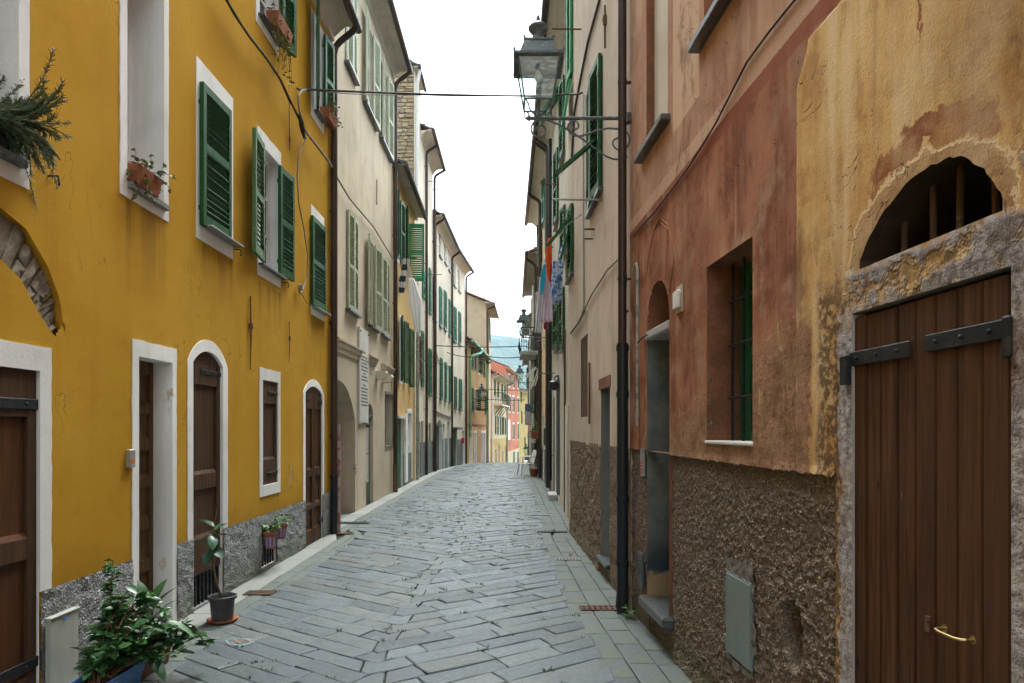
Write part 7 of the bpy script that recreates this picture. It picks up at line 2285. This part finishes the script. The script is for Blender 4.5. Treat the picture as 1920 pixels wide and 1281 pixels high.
# small sill plants
def sill_plant(name, label, base, L, n, spread, hang, mat, mat2, trough=True, seed=3):
    r2 = random.Random(seed)
    t = thing(name, label, 'plant', base)
    if trough:
        mb = MB(); vs = [(-.05, -L/2, 0), (.06, -L/2, 0), (.06, L/2, 0), (-.05, L/2, 0), (-.065, -L/2-.02, .14), (.085, -L/2-.02, .14), (.085, L/2+.02, .14), (-.065, L/2+.02, .14)]
        mb.add(vs, [(0, 1, 5, 4), (1, 2, 6, 5), (2, 3, 7, 6), (3, 0, 4, 7), (4, 5, 6, 7), (3, 2, 1, 0)]); mb.build('trough', M['terracotta'], t)
    l1, l2 = leaf_mesh(.04, .028, mat, .3, .3), leaf_mesh(.035, .025, mat2, .3, .3)
    stm = MB()
    for k in range(n):
        b0 = Vector((r2.uniform(-.02, .05), r2.uniform(-L/2, L/2), .13 if trough else .02))
        tip = b0+Vector((r2.uniform(.0, spread), r2.uniform(-spread, spread)*1.2, r2.uniform(-hang, spread*1.2)))
        mid_ = b0.lerp(tip, .5)+Vector((.04, 0, .05))
        pts = [b0*(1-s_)**2+mid_*2*s_*(1-s_)+tip*s_*s_ for s_ in [i/5 for i in range(6)]]
        stm.tube(pts, .002, 4)
        for i in range(5):
            s_ = r2.uniform(.3, 1)*5; a_ = min(int(s_), 4); p = pts[a_].lerp(pts[a_+1], s_-a_)
            a = r2.uniform(0, 6.28); place('leaf', l1 if r2.random() > .35 else l2, t, p, rot_to((math.cos(a), math.sin(a), r2.uniform(-.5, .6)), r2.uniform(-.6, .6)))
    stm.build('stems', M['stem'], t)
    return t
sill_plant('ivy_trough', 'terracotta trough with trailing green plant on a deep white window sill', (-2.77, 5.08, 3.375), .30, 20, .14, .28, 'leaf_lt', 'leaf', seed=5)
sill_plant('trailing_vine', 'yellowish vine trailing from the upper window at the top of the picture', (-2.68, 7.85, 6.13), .45, 30, .10, .75, 'leaf_yel', 'leaf_lt', seed=6)
sill_plant('succulent_trough', 'yellow and purple succulents on the upper sill by the downpipes', (-2.68, 9.95, 6.06), .40, 34, .16, .18, 'leaf_yel', 'leaf_pur', seed=7)
# weed by the pipe foot and a dead leaf
t = thing('weed', 'small green weed at the foot of the black downpipe', 'plant', (.99, 5.72, .01))
lw = leaf_mesh(.06, .025, 'leaf_lt', .4, .3)
for k in range(14):
    a = rp.uniform(0, 6.28); place('leaf', lw, t, (rp.uniform(-.02, .02), rp.uniform(-.03, .03), rp.uniform(.01, .10)), rot_to((math.cos(a), math.sin(a), rp.uniform(-.1, .9)), 0))
for (px, py, lab) in ((1138, 1090, 'curled brown dead leaf on the right-hand slabs'), (1068, 1049, 'dead leaf on the small grate')):
    Yd = F*EYE/(py-HY); o = place('dead_leaf', leaf_mesh(.07, .05, 'deadleaf', -.4, .8), None, ((px-HX)/F*Yd, Yd, .03), (0, 0, 1.0), label=lab, category='leaf')

# ------------------------------------------------------------------ chair, far pots, car
def chair(loc, rz):
    t = thing('plastic_chair', 'white plastic garden chair standing on the right-hand slabs', 'chair', loc, rz)
    mb = MB(); mb.cbox(-.22, .22, -.22, .22, .40, .43, .01); mb.build('seat', M['plaswhite'], t)
    for sx in (-1, 1):
        for sy in (-1, 1):
            mb = MB(); mb.tube([(sx*.27, sy*.26, 0), (sx*.21, sy*.20, .41)], [.024, .03], 8); mb.build('leg', M['plaswhite'], t)
        mb = MB(); mb.tube([(sx*.25, -.2, .41), (sx*.27, -.2, .62), (sx*.27, -.1, .66), (sx*.26, .24, .66)], .024, 8); mb.build('armrest', M['plaswhite'], t)
    mb = MB()
    def bk(a, b): 
        x = -.22+.44*a; return (x, .20+.10*b-.03*(1-abs(2*a-1)**2)*0+.0, .43+.42*b+.05*math.sin(math.pi*a)*b)
    mb.grid(bk, 8, 4); o = mb.build('backrest', M['plaswhite'], t)
    o.modifiers.new('thickness', 'SOLIDIFY').thickness = .025
    return t
chair((.50, 23.9, zg(23.9)+.016), R(-75))
def far_pot(px, py, Y, r, hh, bush, lab, seed, ground=False):
    r2 = random.Random(seed)
    p = at(px, py, Y)
    if ground: p.z = zg(Y)+.014
    t = thing('potted_plant', lab, 'plant', p, 0, 'potted plants on the right')
    mb = MB(); mb.lathe([(r*.65, 0), (r*.9, hh*.8), (r*1.05, hh*.8), (r*1.05, hh), (r*.9, hh)], 14); mb.build('pot', M['terracotta'] if 'white' not in lab else M['plaswhite'], t, smooth=True)
    fo = MB()
    for k in range(260):
        a = r2.uniform(0, 6.28); q = r2.random()**.6; zz = r2.random()
        p2 = Vector((bush*q*math.cos(a), bush*q*math.sin(a), hh+bush*1.5*zz*(1-q*.5)-.05))
        d = Vector((math.cos(a), math.sin(a), r2.uniform(-.3, 1))).normalized(); L_ = r2.uniform(.04, .09)
        s_ = d.cross(Vector((0, 0, 1))).normalized()*L_*.25
        fo.add([p2, p2+d*L_*.5-s_, p2+d*L_, p2+d*L_*.5+s_], [(0, 1, 2, 3)])
    fo.build('foliage', M['leaf_lt'] if seed % 2 else M['leaf'], t, kind='stuff')
    return t
far_pot(1001, 891, 23.3, .17, .28, .30, 'terracotta pot with a leafy plant on the slabs beside the plastic chair', 4, True)
far_pot(1006, 823, 22.6, .22, .26, .36, 'large hanging terracotta pot with pale green foliage above the chair', 5)
far_pot(999, 831, 24.5, .13, .18, .22, 'small white hanging pot below the large terracotta one', 7)
def car(loc, rz):
    t = thing('parked_car', 'silver car parked beyond the crest at the end of the alley', 'car', loc, rz)
    mb = MB()
    secs = [(-2.0, .25, .55), (-1.95, .25, .85), (-1.3, .25, .95), (-.7, .25, 1.0), (.6, .25, 1.0), (1.5, .25, 1.0), (2.0, .3, .95), (2.05, .3, .6)]
    prof = [(-2.0, .35), (-2.0, .72), (-1.9, .82), (-1.0, .95), (1.6, .98), (1.98, .92), (2.02, .5), (1.98, .3)]
    mb.prism(prof, -.82, .82); mb.build('body', flat('car_paint', (.55, .56, .57), .3, .5, .3, var=.03), t)
    mb = MB(); pr = [(-.95, .95), (-.35, 1.42), (1.1, 1.45), (1.75, .98)]
    vs = [(x, y*(.78 if z < 1.2 else .62), z) for y in (-1, 1) for x, z in pr]
    mb.add(vs, [(0, 1, 2, 3), (7, 6, 5, 4)] + [(i, i+4, (i+1) % 4+4, (i+1) % 4) for i in range(4)]); mb.build('cabin', M['glass'], t)
    mb = MB(); mb.cbox(-.38, 1.12, -.6, .6, 1.425, 1.47, .02); mb.build('car_roof', flat('car_paint_roof', (.55, .56, .57), .3, .5, .3, var=.03), t)
    for x in (-1.3, 1.25):
        for y in (-.8, .8):
            mb = MB(); mb.tube([(x, y-.1, .31), (x, y+.1, .31)], .31, 16); w = mb.build('wheel', M['blackpot'], t)
            mb = MB(); mb.tube([(x, y-.105, .31), (x, y+.105, .31)], .19, 12); mb.build('rim', M['aluminium'], w)
    for y in (-.6, .6):
        mb = MB(); mb.cbox(-2.03, -1.96, y-.16, y+.16, .66, .78, .01); mb.build('headlight', M['plaswhite'], t)
    mb = MB(); mb.box(-2.02, -1.99, -.26, .26, .45, .56); mb.build('number_plate', M['plaswhite'], t)
car((1.55, 88, zg(88)), R(78))
car2 = None

# ------------------------------------------------------------------ haze over the far hill
if HAZE:
    mb = MB(); mb.box(-2700, 2700, -70, 3100, -16, 470)
    m = bpy.data.materials.new('haze_air'); m.use_nodes = True
    tr = m.node_tree; tr.nodes.clear()
    vo = tr.nodes.new("ShaderNodeVolumePrincipled"); ou = tr.nodes.new("ShaderNodeOutputMaterial")
    vo.inputs["Color"].default_value = (.48, .72, 1.0, 1); vo.inputs["Density"].default_value = .00016
    vo.inputs["Anisotropy"].default_value = .2
    tr.links.new(vo.outputs[0], ou.inputs["Volume"])
    mb.build('haze', m, kind='stuff', label='pale blue air over the far wooded hill', category='haze')
